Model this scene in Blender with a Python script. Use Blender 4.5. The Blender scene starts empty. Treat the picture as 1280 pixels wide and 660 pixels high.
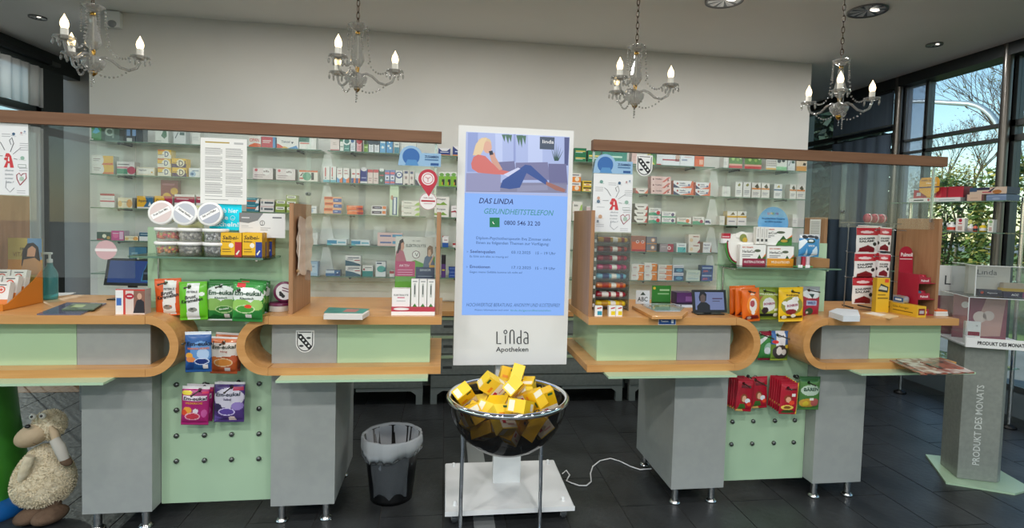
import bpy, bmesh, math, random
from mathutils import Matrix, Vector
sc = bpy.context.scene
col = sc.collection
R = random.Random(7)

# ------------------------------------------------------------------ camera
CAMD, CAMH, FPX, CX, CY, YAW, PIT, ROLL = 2.5148, 1.4524, 690.0, 653.65, 304.64, 0.1406, 0.044, 0.0286
_f = Vector((math.cos(PIT)*math.sin(YAW), math.cos(PIT)*math.cos(YAW), -math.sin(PIT)))
_r0 = Vector((math.cos(YAW), -math.sin(YAW), 0))
_u0 = Vector((math.sin(PIT)*math.sin(YAW), math.sin(PIT)*math.cos(YAW), math.cos(PIT)))
_r = _r0*math.cos(ROLL) + _u0*math.sin(ROLL)
_u = -_r0*math.sin(ROLL) + _u0*math.cos(ROLL)
CO = Vector((0, -CAMD, CAMH))
cam = bpy.data.objects.new('camera', bpy.data.cameras.new('camera'))
col.objects.link(cam)
cam.matrix_world = Matrix(((_r.x, _u.x, -_f.x, CO.x), (_r.y, _u.y, -_f.y, CO.y), (_r.z, _u.z, -_f.z, CO.z), (0, 0, 0, 1)))
cam.data.sensor_width = 36
cam.data.lens = 36*FPX/1280
cam.data.shift_x = -(CX-640)/1280
cam.data.shift_y = (CY-330)/1280
cam.data.clip_start = .05; cam.data.clip_end = 400
sc.camera = cam

def ray(u, v):
    return _f + _r*((u-CX)/FPX) - _u*((v-CY)/FPX)
def PY(u, v, Y):
    d = ray(u, v); return CO + d*((Y-CO.y)/d.y)
def PZ(u, v, Z):
    d = ray(u, v); return CO + d*((Z-CO.z)/d.z)
def PX(u, v, X):
    d = ray(u, v); return CO + d*((X-CO.x)/d.x)

# ------------------------------------------------------------------ light and exposure
sc.view_settings.view_transform = 'Standard'
sc.view_settings.look = 'None'
sc.view_settings.exposure = EXPOSURE = 0.0
sc.view_settings.gamma = 1
sc.view_settings.use_curve_mapping = False
sc.cycles.use_denoising = True
sc.cycles.max_bounces = 10
sc.cycles.transparent_max_bounces = 24
sc.cycles.caustics_reflective = False
sc.cycles.caustics_refractive = False
sc.cycles.sample_clamp_indirect = 6
world = bpy.data.worlds.new('sky'); sc.world = world
world.use_nodes = True
_n = world.node_tree.nodes; _l = world.node_tree.links
_sky = _n.new('ShaderNodeTexSky'); _sky.sky_type = 'NISHITA'; _sky.sun_disc = False
_sky.sun_elevation = math.radians(24); _sky.sun_rotation = math.radians(250); _sky.air_density = 1.1; _sky.dust_density = .2
_bg = _n['Background']; _l.new(_sky.outputs[0], _bg.inputs[0]); _bg.inputs[1].default_value = SKY_STRENGTH = .21
_sun = bpy.data.lights.new('sun', 'SUN'); _sun.energy = SUN_E = 4.5; _sun.angle = .009; _sun.color = (1, .93, .82)
sun = bpy.data.objects.new('sun', _sun); col.objects.link(sun)
sun.rotation_euler = Vector((.62, -.66, -.42)).to_track_quat('-Z', 'Y').to_euler()
DOWNLIGHT_W = 11.0

# ------------------------------------------------------------------ materials
def lin(h):
    h = h.lstrip('#')
    if len(h) == 3: h = ''.join(c*2 for c in h)
    c = [int(h[i:i+2], 16)/255 for i in (0, 2, 4)]
    return tuple(x/12.92 if x <= .04045 else ((x+.055)/1.055)**2.4 for x in c)
_mats = {}
def M(h, rough=.5, metal=0, coat=0, emit=0, spec=.5):
    k = (h, rough, metal, coat, emit, spec)
    if k in _mats: return _mats[k]
    m = bpy.data.materials.new('paint_'+h.lstrip('#')); m.use_nodes = True
    b = m.node_tree.nodes['Principled BSDF']
    b.inputs['Base Color'].default_value = (*lin(h), 1)
    b.inputs['Roughness'].default_value = rough; b.inputs['Metallic'].default_value = metal
    b.inputs['Coat Weight'].default_value = coat; b.inputs['Specular IOR Level'].default_value = spec
    if emit:
        b.inputs['Base Color'].default_value = (.004, .004, .005, 1)
        b.inputs['Emission Color'].default_value = (*lin(h), 1); b.inputs['Emission Strength'].default_value = emit
    _mats[k] = m; return m
def nmat(name):
    m = bpy.data.materials.new(name); m.use_nodes = True
    nt = m.node_tree; return m, nt.nodes, nt.links, nt.nodes['Principled BSDF']
def noisy(name, ha, hb, scale=(1, 1, 1), nscale=5, rough=.5, bump=0, bscale=None, detail=4, spec=.5, coat=0, lo=.35, hi=.65):
    m, N, L, b = nmat(name)
    tc = N.new('ShaderNodeTexCoord'); mp = N.new('ShaderNodeMapping'); mp.inputs['Scale'].default_value = scale
    L.new(tc.outputs['Object'], mp.inputs[0])
    no = N.new('ShaderNodeTexNoise'); no.inputs['Scale'].default_value = nscale; no.inputs['Detail'].default_value = detail
    L.new(mp.outputs[0], no.inputs['Vector'])
    cr = N.new('ShaderNodeValToRGB'); cr.color_ramp.elements[0].position = lo; cr.color_ramp.elements[1].position = hi
    cr.color_ramp.elements[0].color = (*lin(ha), 1); cr.color_ramp.elements[1].color = (*lin(hb), 1)
    L.new(no.outputs['Fac'], cr.inputs[0]); L.new(cr.outputs[0], b.inputs['Base Color'])
    b.inputs['Roughness'].default_value = rough; b.inputs['Specular IOR Level'].default_value = spec; b.inputs['Coat Weight'].default_value = coat
    if bump:
        bp = N.new('ShaderNodeBump'); bp.inputs['Strength'].default_value = bump; bp.inputs['Distance'].default_value = .01
        n2 = N.new('ShaderNodeTexNoise'); n2.inputs['Scale'].default_value = bscale or nscale*3; n2.inputs['Detail'].default_value = 5
        L.new(mp.outputs[0], n2.inputs['Vector']); L.new(n2.outputs['Fac'], bp.inputs['Height']); L.new(bp.outputs[0], b.inputs['Normal'])
    return m
def glassy(name, tint, ior=1.45, rough=0, haze=0, hazecol='#ffffff', gain=1):
    # thin sheet: tinted see-through, fresnel reflection, optional milky share
    m, N, L, b = nmat(name); N.remove(b)
    out = N['Material Output']
    tr = N.new('ShaderNodeBsdfTransparent'); tr.inputs[0].default_value = (*lin(tint), 1)
    gl = N.new('ShaderNodeBsdfGlossy'); gl.inputs['Roughness'].default_value = rough
    fr = N.new('ShaderNodeFresnel')
    ge = N.new('ShaderNodeNewGeometry'); mr = N.new('ShaderNodeMapRange')     # same reflectance from both faces of the sheet
    mr.inputs['To Min'].default_value = ior; mr.inputs['To Max'].default_value = 1/ior
    L.new(ge.outputs['Backfacing'], mr.inputs['Value']); L.new(mr.outputs[0], fr.inputs[0])
    mx = N.new('ShaderNodeMixShader'); L.new(fr.outputs[0], mx.inputs[0])
    base = tr
    if haze:
        df = N.new('ShaderNodeBsdfDiffuse'); df.inputs[0].default_value = (*lin(hazecol), 1)
        hm = N.new('ShaderNodeMixShader'); hm.inputs[0].default_value = haze
        L.new(tr.outputs[0], hm.inputs[1]); L.new(df.outputs[0], hm.inputs[2]); base = hm
    L.new(base.outputs[0], mx.inputs[1]); L.new(gl.outputs[0], mx.inputs[2]); L.new(mx.outputs[0], out.inputs[0])
    return m

WOOD = noisy('beech_wood', '#bd884f', '#c9955c', (1.2, 14, 14), 3, .38, 0, None, 6, .4, .15)
BEAM = noisy('beam_wood', '#6e4d37', '#7c5a42', (1.0, 16, 16), 3, .5, 0, None, 6, .3)
DIVW = noisy('divider_wood', '#98704f', '#a97f5d', (14, 14, 1.2), 3, .45, 0, None, 6, .3)
GREY = noisy('grey_laminate', '#9a9d9a', '#9ea19d', (1, 1, 1), 25, .4, 0, None, 2, .5)
GREYD = noisy('drawer_grey', '#6f7470', '#7a7f7a', (1, 1, 1), 40, .45)
GREEN = noisy('mint_glass_panel', '#adc9a2', '#b5d1a9', (1, 1, 1), 2, .12, 0, None, 2, .6, .6)
GREENF = noisy('mint_frosted_panel', '#aac6a6', '#b2cdac', (1, 1, 1), 2, .3, 0, None, 2, .5, .2)
SLATE = noisy('slate_tile', '#262727', '#37393a', (1, 1, 1), 3.5, .36, .25, 30, 8, .5)
GROUT = noisy('grout', '#2c2b29', '#3a3937', (1, 1, 1), 30, .9)
PLASTER = noisy('white_plaster', '#dbd9d5', '#dfddd9', (1, 1, 1), 2, .9, .05, 120, 3, .2)
CEILM = noisy('ceiling_paint', '#ecebe8', '#efeeeb', (1, 1, 1), 1.5, .95, .04, 150, 3, .15)
BACKP = noisy('shelf_back_panel', '#e0e1d8', '#e6e6df', (1, 1, 1), 1.2, .35, 0, None, 3, .5)
WALLG = noisy('grey_wall', '#8b8e8c', '#979a97', (1, 1, 1), 2, .85)
FRAME = M('#4a4e4f', .4, .6)
FRAMED = M('#2e3233', .45, .4)
STEEL = M('#c9c9c6', .22, 1)
CHROME = M('#dcdcdc', .07, 1)
BRASS = M('#a8843c', .25, 1)
DARK = M('#1a1a1b', .45)
BLACK = M('#0b0b0c', .4)
WHITE = M('#eeeeec', .45)
PAPER = M('#ecebe7', .7, spec=.2)
GLASS = glassy('clear_pane', '#fafdfb', 1.45, 0, .022, '#ffffff')  # white haze share stands in for the veil of reflections, with slight dirt
WGLASS = glassy('window_pane', '#eaf4f5', 1.45)
SGLASS = glassy('shelf_glass', '#e2efe7', 1.5)
GEDGE = glassy('shelf_glass_edge', '#86b39a', 1.5, .05, .35, '#9cc2ac')
ACRYL = glassy('acrylic', '#f6f8f8', 1.49, .02, .015)
FROST = glassy('frosted_acrylic', '#ffffff', 1.4, .3, .62, '#e9ebe8')
CRYST = glassy('crystal', '#d2d2cf', 1.8, .05, .16, '#ffffff')
SMOKE = glassy('smoked_acrylic', '#8e8a86', 1.5, .02, .03, '#555250')

# ------------------------------------------------------------------ mesh helpers
class MB:
    def __init__(s):
        s.v = []; s.f = []; s.m = []; s.s = []; s.mats = []
    def mi(s, m):
        if m not in s.mats: s.mats.append(m)
        return s.mats.index(m)
    def add(s, vs, fs, mat, T=None, smooth=False):
        o = len(s.v); k = s.mi(mat)
        for p in vs: s.v.append((T @ Vector(p)) if T else Vector(p))
        for i, f in enumerate(fs):
            s.f.append([o+j for j in f]); s.m.append(k); s.s.append(smooth)
        return s
    def box(s, x0, y0, z0, x1, y1, z1, mat, T=None, front=None):
        vs = [(x0,y0,z0),(x1,y0,z0),(x1,y1,z0),(x0,y1,z0),(x0,y0,z1),(x1,y0,z1),(x1,y1,z1),(x0,y1,z1)]
        fs = [(3,2,1,0),(4,5,6,7),(1,2,6,5),(2,3,7,6),(3,0,4,7)]
        s.add(vs, fs, mat, T); s.add(vs, [(0,1,5,4)], front or mat, T); return s
    def quad(s, a, b, c, d, mat, T=None): return s.add([a,b,c,d], [(0,1,2,3)], mat, T)
    def poly(s, pts, mat, T=None): return s.add(pts, [tuple(range(len(pts)))], mat, T)
    def prism(s, pts, d, mat, T=None, cap=None):
        # pts: (x,z) outline counter-clockwise seen from -Y; front at y=0, back at y=d
        n = len(pts)
        vs = [(x,0,z) for x,z in pts] + [(x,d,z) for x,z in pts]
        s.add(vs, [tuple(range(n))], cap or mat, T)
        s.add(vs, [tuple(range(2*n-1, n-1, -1))], mat, T)
        s.add(vs, [(i, i+n, (i+1)%n+n, (i+1)%n) for i in range(n)], mat, T); return s
    def slab(s, pts, z0, z1, mat, T=None):
        # pts: (x,y) outline counter-clockwise seen from above
        n = len(pts)
        vs = [(x,y,z0) for x,y in pts] + [(x,y,z1) for x,y in pts]
        s.add(vs, [tuple(range(n-1,-1,-1)), tuple(range(n,2*n))] + [(i,(i+1)%n,(i+1)%n+n,i+n) for i in range(n)], mat, T); return s
    def lathe(s, prof, mat, T=None, n=20, smooth=True, close=False):
        vs = []; fs = []
        for r, z in prof:
            for i in range(n):
                a = 2*math.pi*i/n; vs.append((r*math.cos(a), r*math.sin(a), z))
        for j in range(len(prof)-1):
            for i in range(n):
                fs.append((j*n+i, j*n+(i+1)%n, (j+1)*n+(i+1)%n, (j+1)*n+i))
        s.add(vs, fs, mat, T, smooth)
        if close:
            s.add(vs, [tuple(range(n-1,-1,-1))], mat, T); m = (len(prof)-1)*n
            s.add(vs, [tuple(range(m, m+n))], mat, T)
        return s
    def cyl(s, r, z0, z1, mat, T=None, n=16): return s.lathe([(r,z0),(r,z1)], mat, T, n, True, True)
    def ball(s, r, mat, T=None, n=10, sx=1, sy=1, sz=1):
        pr = [(max(1e-4, r*math.sin(math.pi*k/(n//2+1))), -r*math.cos(math.pi*k/(n//2+1))) for k in range(n//2+2)]
        return s.lathe(pr, mat, (T or Matrix()) @ Matrix.Diagonal((sx,sy,sz,1)), n)
    def tube(s, pts, r, mat, T=None, n=8, closed=False):
        P = [Vector(p) for p in pts]; k = len(P); vs = []; up = None
        for i, p in enumerate(P):
            a = P[(i-1)%k] if (closed or i) else p; b = P[(i+1)%k] if (closed or i < k-1) else p
            t = (b-a).normalized()
            if up is None: up = t.orthogonal().normalized()
            up = (up - t*up.dot(t)).normalized(); w = t.cross(up)
            rr = r[i] if isinstance(r, (list, tuple)) else r
            for j in range(n):
                an = 2*math.pi*j/n; vs.append(p + up*(rr*math.cos(an)) + w*(rr*math.sin(an)))
        fs = []
        for i in range(k if closed else k-1):
            for j in range(n):
                i2 = (i+1)%k; fs.append((i*n+j, i*n+(j+1)%n, i2*n+(j+1)%n, i2*n+j))
        s.add(vs, fs, mat, T, True)
        if not closed: s.add(vs, [tuple(range(n-1,-1,-1)), tuple(range((k-1)*n, k*n))], mat, T)
        return s
    def disc(s, c, r, mat, T=None, n=20, ry=None, a0=0, a1=360):
        # in the xz plane facing -Y
        full = a1-a0 >= 360
        pts = [(c[0]+r*math.cos(math.radians(a0+(a1-a0)*i/n)), c[1], c[2]+(ry or r)*math.sin(math.radians(a0+(a1-a0)*i/n))) for i in range(n if full else n+1)]
        return s.poly(pts, mat, T)
    def text(s, txt, x, z, h, mat, y=0, T=None, align='LEFT', shear=0, w=None, bold=0, fn=None, rot=0):
        me = textmesh(txt, align, shear, bold)
        if not me: return s
        vs, fs, wd = me
        k = h/.72; kx = k
        if w and wd > 0: kx = w/wd
        off = 0
        cr, sr = math.cos(rot), math.sin(rot)
        out = []
        for a, b in vs:
            px, pz = a*kx, b*k
            px, pz = x+px*cr-pz*sr, z+px*sr+pz*cr
            out.append((px, (fn(px, pz) if fn else 0)+y, pz))
        return s.add(out, fs, mat, T)
    def build(s, name, parent=None, recenter=None, bevel=0, seg=2, sub=0, smooth=None):
        me = bpy.data.meshes.new(name)
        vs = [Vector(p) for p in s.v]
        loc = Vector((0, 0, 0))
        if parent is None and recenter is not False and vs:
            xs = [p.x for p in vs]; ys = [p.y for p in vs]; zs = [p.z for p in vs]
            loc = Vector(((min(xs)+max(xs))/2, (min(ys)+max(ys))/2, min(zs)))
            vs = [p-loc for p in vs]
        elif recenter == 'world' and parent is not None:
            o = parent.location + (parent.parent.location if parent.parent else Vector((0,0,0)))
            vs = [p-o for p in vs]
        me.from_pydata(vs, [], s.f)
        for m in s.mats: me.materials.append(m)
        me.polygons.foreach_set('material_index', s.m)
        me.polygons.foreach_set('use_smooth', s.s if smooth is None else [smooth]*len(s.f))
        me.update()
        o = bpy.data.objects.new(name, me); col.objects.link(o); o.location = loc
        if parent is not None: o.parent = parent
        if bevel:
            b = o.modifiers.new('edge', 'BEVEL'); b.width = bevel; b.segments = seg; b.limit_method = 'ANGLE'; b.angle_limit = .7
        if sub:
            b = o.modifiers.new('round', 'SUBSURF'); b.levels = b.render_levels = sub
        return o

_tc = {}
def textmesh(txt, align='LEFT', shear=0, bold=0):
    k = (txt, align, shear, bold)
    if k in _tc: return _tc[k]
    cu = bpy.data.curves.new('t', 'FONT'); cu.body = txt; cu.align_x = align; cu.shear = shear; cu.offset = bold; cu.resolution_u = 2
    ob = bpy.data.objects.new('t', cu)
    me = ob.to_mesh()
    vs = [(v.co.x, v.co.y) for v in me.vertices]; fs = [tuple(p.vertices) for p in me.polygons]
    ob.to_mesh_clear(); bpy.data.objects.remove(ob); bpy.data.curves.remove(cu)
    if not vs: _tc[k] = None; return None
    wd = max(a for a, b in vs)-min(a for a, b in vs)
    _tc[k] = (vs, fs, wd); return _tc[k]

def tag(o, label, cat, group=None):
    o['label'] = label; o['category'] = cat
    if group: o['group'] = group
    return o
def thing(name, label, cat, loc=(0,0,0), rotz=0, group=None):
    o = bpy.data.objects.new(name, None); col.objects.link(o)
    o.location = loc; o.rotation_euler = (0, 0, rotz); o.empty_display_size = .05
    return tag(o, label, cat, group)
def struct(o): o['kind'] = 'structure'; return o
def stuff(o): o['kind'] = 'stuff'; return o
def copytree(o, parent=None):
    c = o.copy(); col.objects.link(c); c.parent = parent
    for ch in list(o.children): copytree(ch, c)
    return c
TR = Matrix.Translation
def RZ(a): return Matrix.Rotation(a, 4, 'Z')
def RX(a): return Matrix.Rotation(a, 4, 'X')
def RY(a): return Matrix.Rotation(a, 4, 'Y')
def place(T, mb):   # helper: matrix from location and z rotation
    return T
# ------------------------------------------------------------------ setting
CEIL = 2.97
XL, XR, YB, YF, YN = -3.95, 4.5, 2.25, 4.1, -5.0
fl = struct(MB().box(XL-.2, YN-.2, -.12, XR+.2, YF+.2, -.004, GROUT).build('floor', recenter=False))
# slate tiles, running bond: .3 wide across, .64 long in depth
tile_me = {}
def tile(x0, y0, x1, y1, mb=None):
    w, d = round(x1-x0, 3), round(y1-y0, 3)
    if mb is not None: mb.box(x0+.003, y0+.003, -.01, x1-.003, y1-.003, 0, SLATE); return
    if (w, d) not in tile_me:
        o = MB().box(-w/2+.0028, -d/2+.0028, -.01, w/2-.0028, d/2-.0028, 0, SLATE).build('tile', parent=fl)
        tile_me[(w, d)] = o.data
    else:
        o = bpy.data.objects.new('tile', tile_me[(w, d)]); col.objects.link(o); o.parent = fl
    o.location = ((x0+x1)/2, (y0+y1)/2, R.uniform(-.0006, .0006))
far = MB(); k = 0
x = .92-.3*17
while x < XR:
    xa, xb = max(x, XL), min(x+.3, XR)
    y = (.145 if k % 2 else .465)-.64*9
    while y < YF:
        ya, yb = max(y, YN), min(y+.64, YF)
        if xb <= -2.75: yb = min(yb, 2.2)
        if yb-ya > .02 and xb-xa > .02:
            if ya > -.7 and not (xa > -2.6 and xb < 3.2 and ya > 2.25): tile(round(xa, 3), round(ya, 3), round(xb, 3), round(yb, 3))
            else: tile(xa, ya, xb, yb, far)
        y += .64
    x += .3; k += 1
stuff(far.build('tile_remainder', parent=fl))
# parquet beyond the back wall's left end
pq = struct(MB().box(XL, 2.2, -.02, -2.75, YF, -.002, GROUT).build('floor_parquet', recenter=False))
PARQ = noisy('parquet_oak', '#7d5a3a', '#96704b', (12, 1.5, 1), 3, .45)
for i in range(8):
    for j in range(2):
        MB().box(XL+i*.15+.001, 2.2+j*.95, -.012, XL+(i+1)*.15-.001, 2.2+(j+1)*.95-.002, .002, PARQ).build('plank', parent=pq)
struct(MB().box(XL-.2, YN-.2, CEIL, XR+.2, YF+.2, CEIL+.2, CEILM).build('ceiling', recenter=False))
wb = struct(MB().box(-2.76, YB, 0, 3.33, YB+.28, CEIL, PLASTER).build('wall_back', recenter=False))
MB().box(-2.7, YB-.014, .74, 3.25, YB, 1.95, BACKP).build('backing_panel', parent=wb)
struct(MB().box(XL-.2, YF, 0, XR+.2, YF+.2, CEIL, WALLG).build('wall_far', recenter=False))

def bar(mb, X, y0, z0, y1, z1, m, d=.06, side=1):
    mb.box(min(X, X+d*side), y0, z0, max(X, X+d*side), y1, z1, m)
def window(n, X, ys, zs, m, side, panes=True, gl=WGLASS, d=.07, w=.05):
    fr = MB()
    for y in ys: bar(fr, X, y-w/2, zs[0], y+w/2, zs[-1], m, d, side)
    for z in zs: bar(fr, X, ys[0]-w/2, z-w/2, ys[-1]+w/2, z+w/2, m, d*.9, side)
    o = struct(fr.build('window_%d' % n, recenter=False))
    for a, b in zip(ys, ys[1:]):
        for c, e in zip(zs, zs[1:]):
            MB().box(X+side*.03-.003, a+w/2, c+w/2, X+side*.03+.003, b-w/2, e-w/2, gl).build('pane', parent=o)
    return o
# right-hand shop front
struct(MB().box(XR, YN, -.1, XR+.1, YF, .2, M('#5d666c', .5)).build('wall_right', recenter=False))
window(1, XR, [-4.9, -3.83, -2.76, -1.69, -.62, .31, 1.38], [.22, 2.22, 2.34, 2.9], M('#5a5e5f', .35, .6), 1)
window(2, XR, [1.40, 2.2], [.22, 2.22, 2.34, 2.9], M('#5a5e5f', .35, .6), 1, w=.03)
window(6, XR, [2.215, 2.45], [.22, 2.22, 2.34, 2.9], M('#7a8084', .35, .6), 1, gl=glassy('frosted_strip', '#dfe9f2', 1.45, .2, .45, '#b9cbe0'), w=.02)
window(3, XR, [2.49, 3.42, YF-.03], [.22, 2.42, 2.50, 2.9], FRAMED, 1)
tr = MB(); tr.box(XR-.09, YN, 2.87, XR+.1, YF, CEIL, FRAMED)
struct(tr.build('trim_1', recenter=False))
cm = MB()
for y in (1.39, 2.47): cm.cyl(.035, 0, CEIL, M('#6d6a66', .3, .8), TR((XR-.06, y, 0)))
struct(cm.build('trim_2', recenter=False))
# roller blinds drawn over the rear part of that shop front
BLIND = noisy('blind_fabric', '#56677a', '#607284', (1, 6, .3), 3, .9, .05, 40)
def wavy(name, X, y0, y1, z0, z1, m, amp=.012, nw=9, label='', cat='curtain', n=60, par=None):
    mb = MB(); vs = []; fs = []
    for i in range(n+1):
        t = i/n; y = y0+(y1-y0)*t
        xo = amp*math.sin(t*nw*2*math.pi)+amp*.5*math.sin(t*nw*4.7+1)
        vs += [(X+xo, y, z0), (X+xo, y, z1), (X+xo+.004, y, z0), (X+xo+.004, y, z1)]
    for i in range(n):
        a, b = 4*i, 4*i+4
        fs += [(a, b, b+1, a+1), (a+2, a+3, b+3, b+2), (a+1, b+1, b+3, a+3), (a, a+2, b+2, b)]
    mb.add(vs, fs, m, None, True)
    return mb.build(name, par)
r = thing('roller_blind', 'upper dark blue-grey roller blind above the transom at the rear right', 'blind', (XR-.04, 3.0, 2.5))
MB().box(-.002, -.45, .02, .002, .42, .36, BLIND).build('cloth', r)
MB().cyl(.025, -.46, .43, FRAMED, TR((0, 0, .37)) @ RX(math.pi/2) @ TR((0, 0, .0))).build('roller', r)
MB().box(-.012, -.45, 0, .012, .42, .02, M('#9aa3a8', .3, .8)).build('bottom_rail', r)
tag(wavy('curtain', XR-.07, 2.53, 3.38, .03, 2.42, BLIND, .01, 5), 'dark blue-grey floor-length curtain behind the wire snack rack', 'curtain')

# left shop front, mostly hidden behind the beam and glass
struct(MB().box(XL-.1, YN, -.1, XL, YF, .3, M('#6c7270', .5)).build('wall_left', recenter=False))
window(4, XL, [-4.9, -3.4, -1.9, -.4, 1.0, 2.0, 3.0-.5, 3.53], [.32, 2.2, 2.38, 2.80], M('#4b5352', .4, .3), -1, w=.07)
lt = MB(); lt.box(XL-.1, YN, 2.8, XL+.03, YF, CEIL, M('#3c4342', .5)); lt.box(XL-.1, 3.56, .3, XL+.02, 3.85, CEIL, M('#474e4d', .5))
struct(lt.build('trim_3', recenter=False))
NETC = glassy('net_curtain', '#ffffff', 1.05, .5, .55, '#f2f2ee')
tag(wavy('net_curtain', XL+.06, 2.45, 3.5, .1, 2.2, NETC, .02, 9), 'white net curtain hanging in the left window below the transom', 'curtain')
tag(wavy('net_curtain', XL+.06, 2.45, 3.5, 2.4, 2.78, NETC, .012, 9), 'short white net curtain in the upper left window', 'curtain')
ra = thing('window_motor', 'long dark closer box above the upper left window', 'motor', (XL+.05, 3.3, 2.86))
MB().box(-.03, -.5, -.02, .03, .3, .03, FRAMED).build('housing', ra, bevel=.004); MB().box(-.03, .3, -.015, .03, .42, .02, M('#777c7b', .4, .5)).build('end_block', ra)

# glazed front behind the viewer
struct(MB().box(XL, YN-.1, -.1, XR, YN, .25, WALLG).build('wall_front', recenter=False))
fw = MB()
xx = XL
while xx < XR+.1:
    fw.box(xx-.04, YN-.1, .25, xx+.04, YN, CEIL, FRAME); xx += (XR-XL)/6
fw.box(XL, YN-.1, 2.2, XR, YN, 2.3, FRAME)
struct(fw.build('window_5', recenter=False))

# ceiling downlights
def downlight(x, y, d, label, lamp=True, watt=None):
    t = thing('downlight', label, 'ceiling light', (x, y, CEIL))
    MB().lathe([(d*.43, -.004), (d*.5, -.012), (d*.5, 0)], M('#6e6e70', .35, .5), n=32).build('ring', t)
    rf = MB(); n = 28  # facet greys alternate: reflections painted onto a flat dish
    for i in range(n):
        a, b = 2*math.pi*i/n, 2*math.pi*(i+1)/n
        rf.quad((0, 0, -.001), (d*.43*math.cos(b), d*.43*math.sin(b), -.006), (d*.43*math.cos(a), d*.43*math.sin(a), -.006), (0, 0, -.001), M(('#d8dadc', '#70757a', '#f2f2f2')[i % 3], .25, .45))
    rf.build('reflector', t)
    MB().ball(d*.09, M('#fff6e6', .5, emit=2.0), TR((d*.14, -d*.1, -.006)), 16, 1.5, .8, .3).build('lamp', t)
    l = bpy.data.lights.new('downlight_lamp', 'AREA'); l.shape = 'DISK'; l.size = d*.8; l.energy = watt or DOWNLIGHT_W; l.color = (1, .985, .97)
    o = bpy.data.objects.new('downlight_lamp', l); col.objects.link(o); o.parent = t; o.location = (0, 0, -.02)
    return t
downlight(1.83, 1.06, .25, 'large recessed downlight cut by the top edge of the picture')
downlight(2.868, 1.02, .25, 'large recessed downlight right beside the rightmost chandelier chain')
downlight(-3.287, 2.512, .12, 'small recessed downlight in the far left ceiling corner', watt=6)
downlight(3.899, 1.532, .12, 'small recessed downlight close to the right window', watt=6)
downlight(-1.29, 1.06, .25, 'large recessed downlight over the left counter, above the picture')  # this one and the next are out of view, added for interior light
downlight(.27, 1.06, .25, 'large recessed downlight over the totem, above the picture')
for y, wt, rn in ((-.9, 14, 'nearest to the counters'), (-2.7, 32, 'in the middle of the customer floor'), (-4.3, 38, 'along the glazed front')):  # unseen rows, added to brighten the counter fronts and back wall
    for x, cn in ((-2.6, 'leftmost'), (-.9, 'second from left'), (.8, 'third from left'), (2.5, 'rightmost')):
        downlight(x, y, .25, '%s large downlight in the row %s' % (cn, rn), watt=wt*(.65 if x > 2 else 1))['group'] = 'added downlights over the customer floor'

# motion sensor on the back wall
t = thing('motion_sensor', 'small white motion sensor box under the ceiling behind the leftmost chandelier', 'sensor', (-2.57, YB, 2.84))
MB().box(-.055, -.05, 0, .055, 0, .12, WHITE).build('housing', t, bevel=.008)
MB().ball(.035, M('#9a9c9e', .2), TR((0, -.045, .025)), 12, 1, .5, .8).build('lens', t)

# ---- outdoors beyond the right shop front
GROUND = noisy('pavement', '#8f8d88', '#a29f99', (1, 1, 1), 1.5, .9, .2, 8)
struct(MB().box(-60, -60, -.4, 90, 80, -.15, GROUND).build('ground', recenter=False))
LAWN = noisy('lawn', '#6f8a3f', '#93a85a', (1, 1, 1), 3, .95, .3, 20)
struct(MB().box(8.0, -20, -.15, 40, 40, -.1, LAWN).build('ground_lawn', recenter=False))
LEAFS = [M('#55702e', .6), M('#6d8638', .6), M('#8a9a48', .6), M('#3f5626', .6)]
LEAFY = [M('#c4b458', .6), M('#a89a48', .6), M('#d0c676', .6)]
BARK = noisy('bark', '#6a5a4a', '#8a7864', (1, 1, 4), 8, .9)
def leafball(mb, c, rx, ry, rz, n, mats, s=.12):
    for _ in range(n):
        th = R.uniform(0, 6.283); ph = math.acos(R.uniform(-.6, 1)); q = R.uniform(.55, 1)**.5
        p = Vector((c[0]+rx*q*math.sin(ph)*math.cos(th), c[1]+ry*q*math.sin(ph)*math.sin(th), c[2]+rz*q*math.cos(ph)))
        a = Vector((R.gauss(0, 1), R.gauss(0, 1), R.gauss(0, 1))).normalized(); b = a.orthogonal().normalized()
        k = s*R.uniform(.6, 1.3)
        mb.add([p-a*k, p-b*k*.5, p+a*k, p+b*k*.5], [(0, 1, 2, 3)], R.choice(mats))
def bush(x, y, rx, rz, mats, label, n=900):
    t = thing('bush', label, 'bush', (x, y, -.12), 0, 'bushes beyond the right window')
    m = MB(); leafball(m, (0, 0, rz*.55), rx*.8, rx, rz*.62, n, mats, .085); stuff(m.build('foliage', t))
    st = MB()
    for i in range(5): st.tube([(0, 0, 0), (R.uniform(-.3, .3)*rx, R.uniform(-.3, .3)*rx, rz*.7)], .025, BARK, n=5)
    st.build('stem', t)
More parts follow.
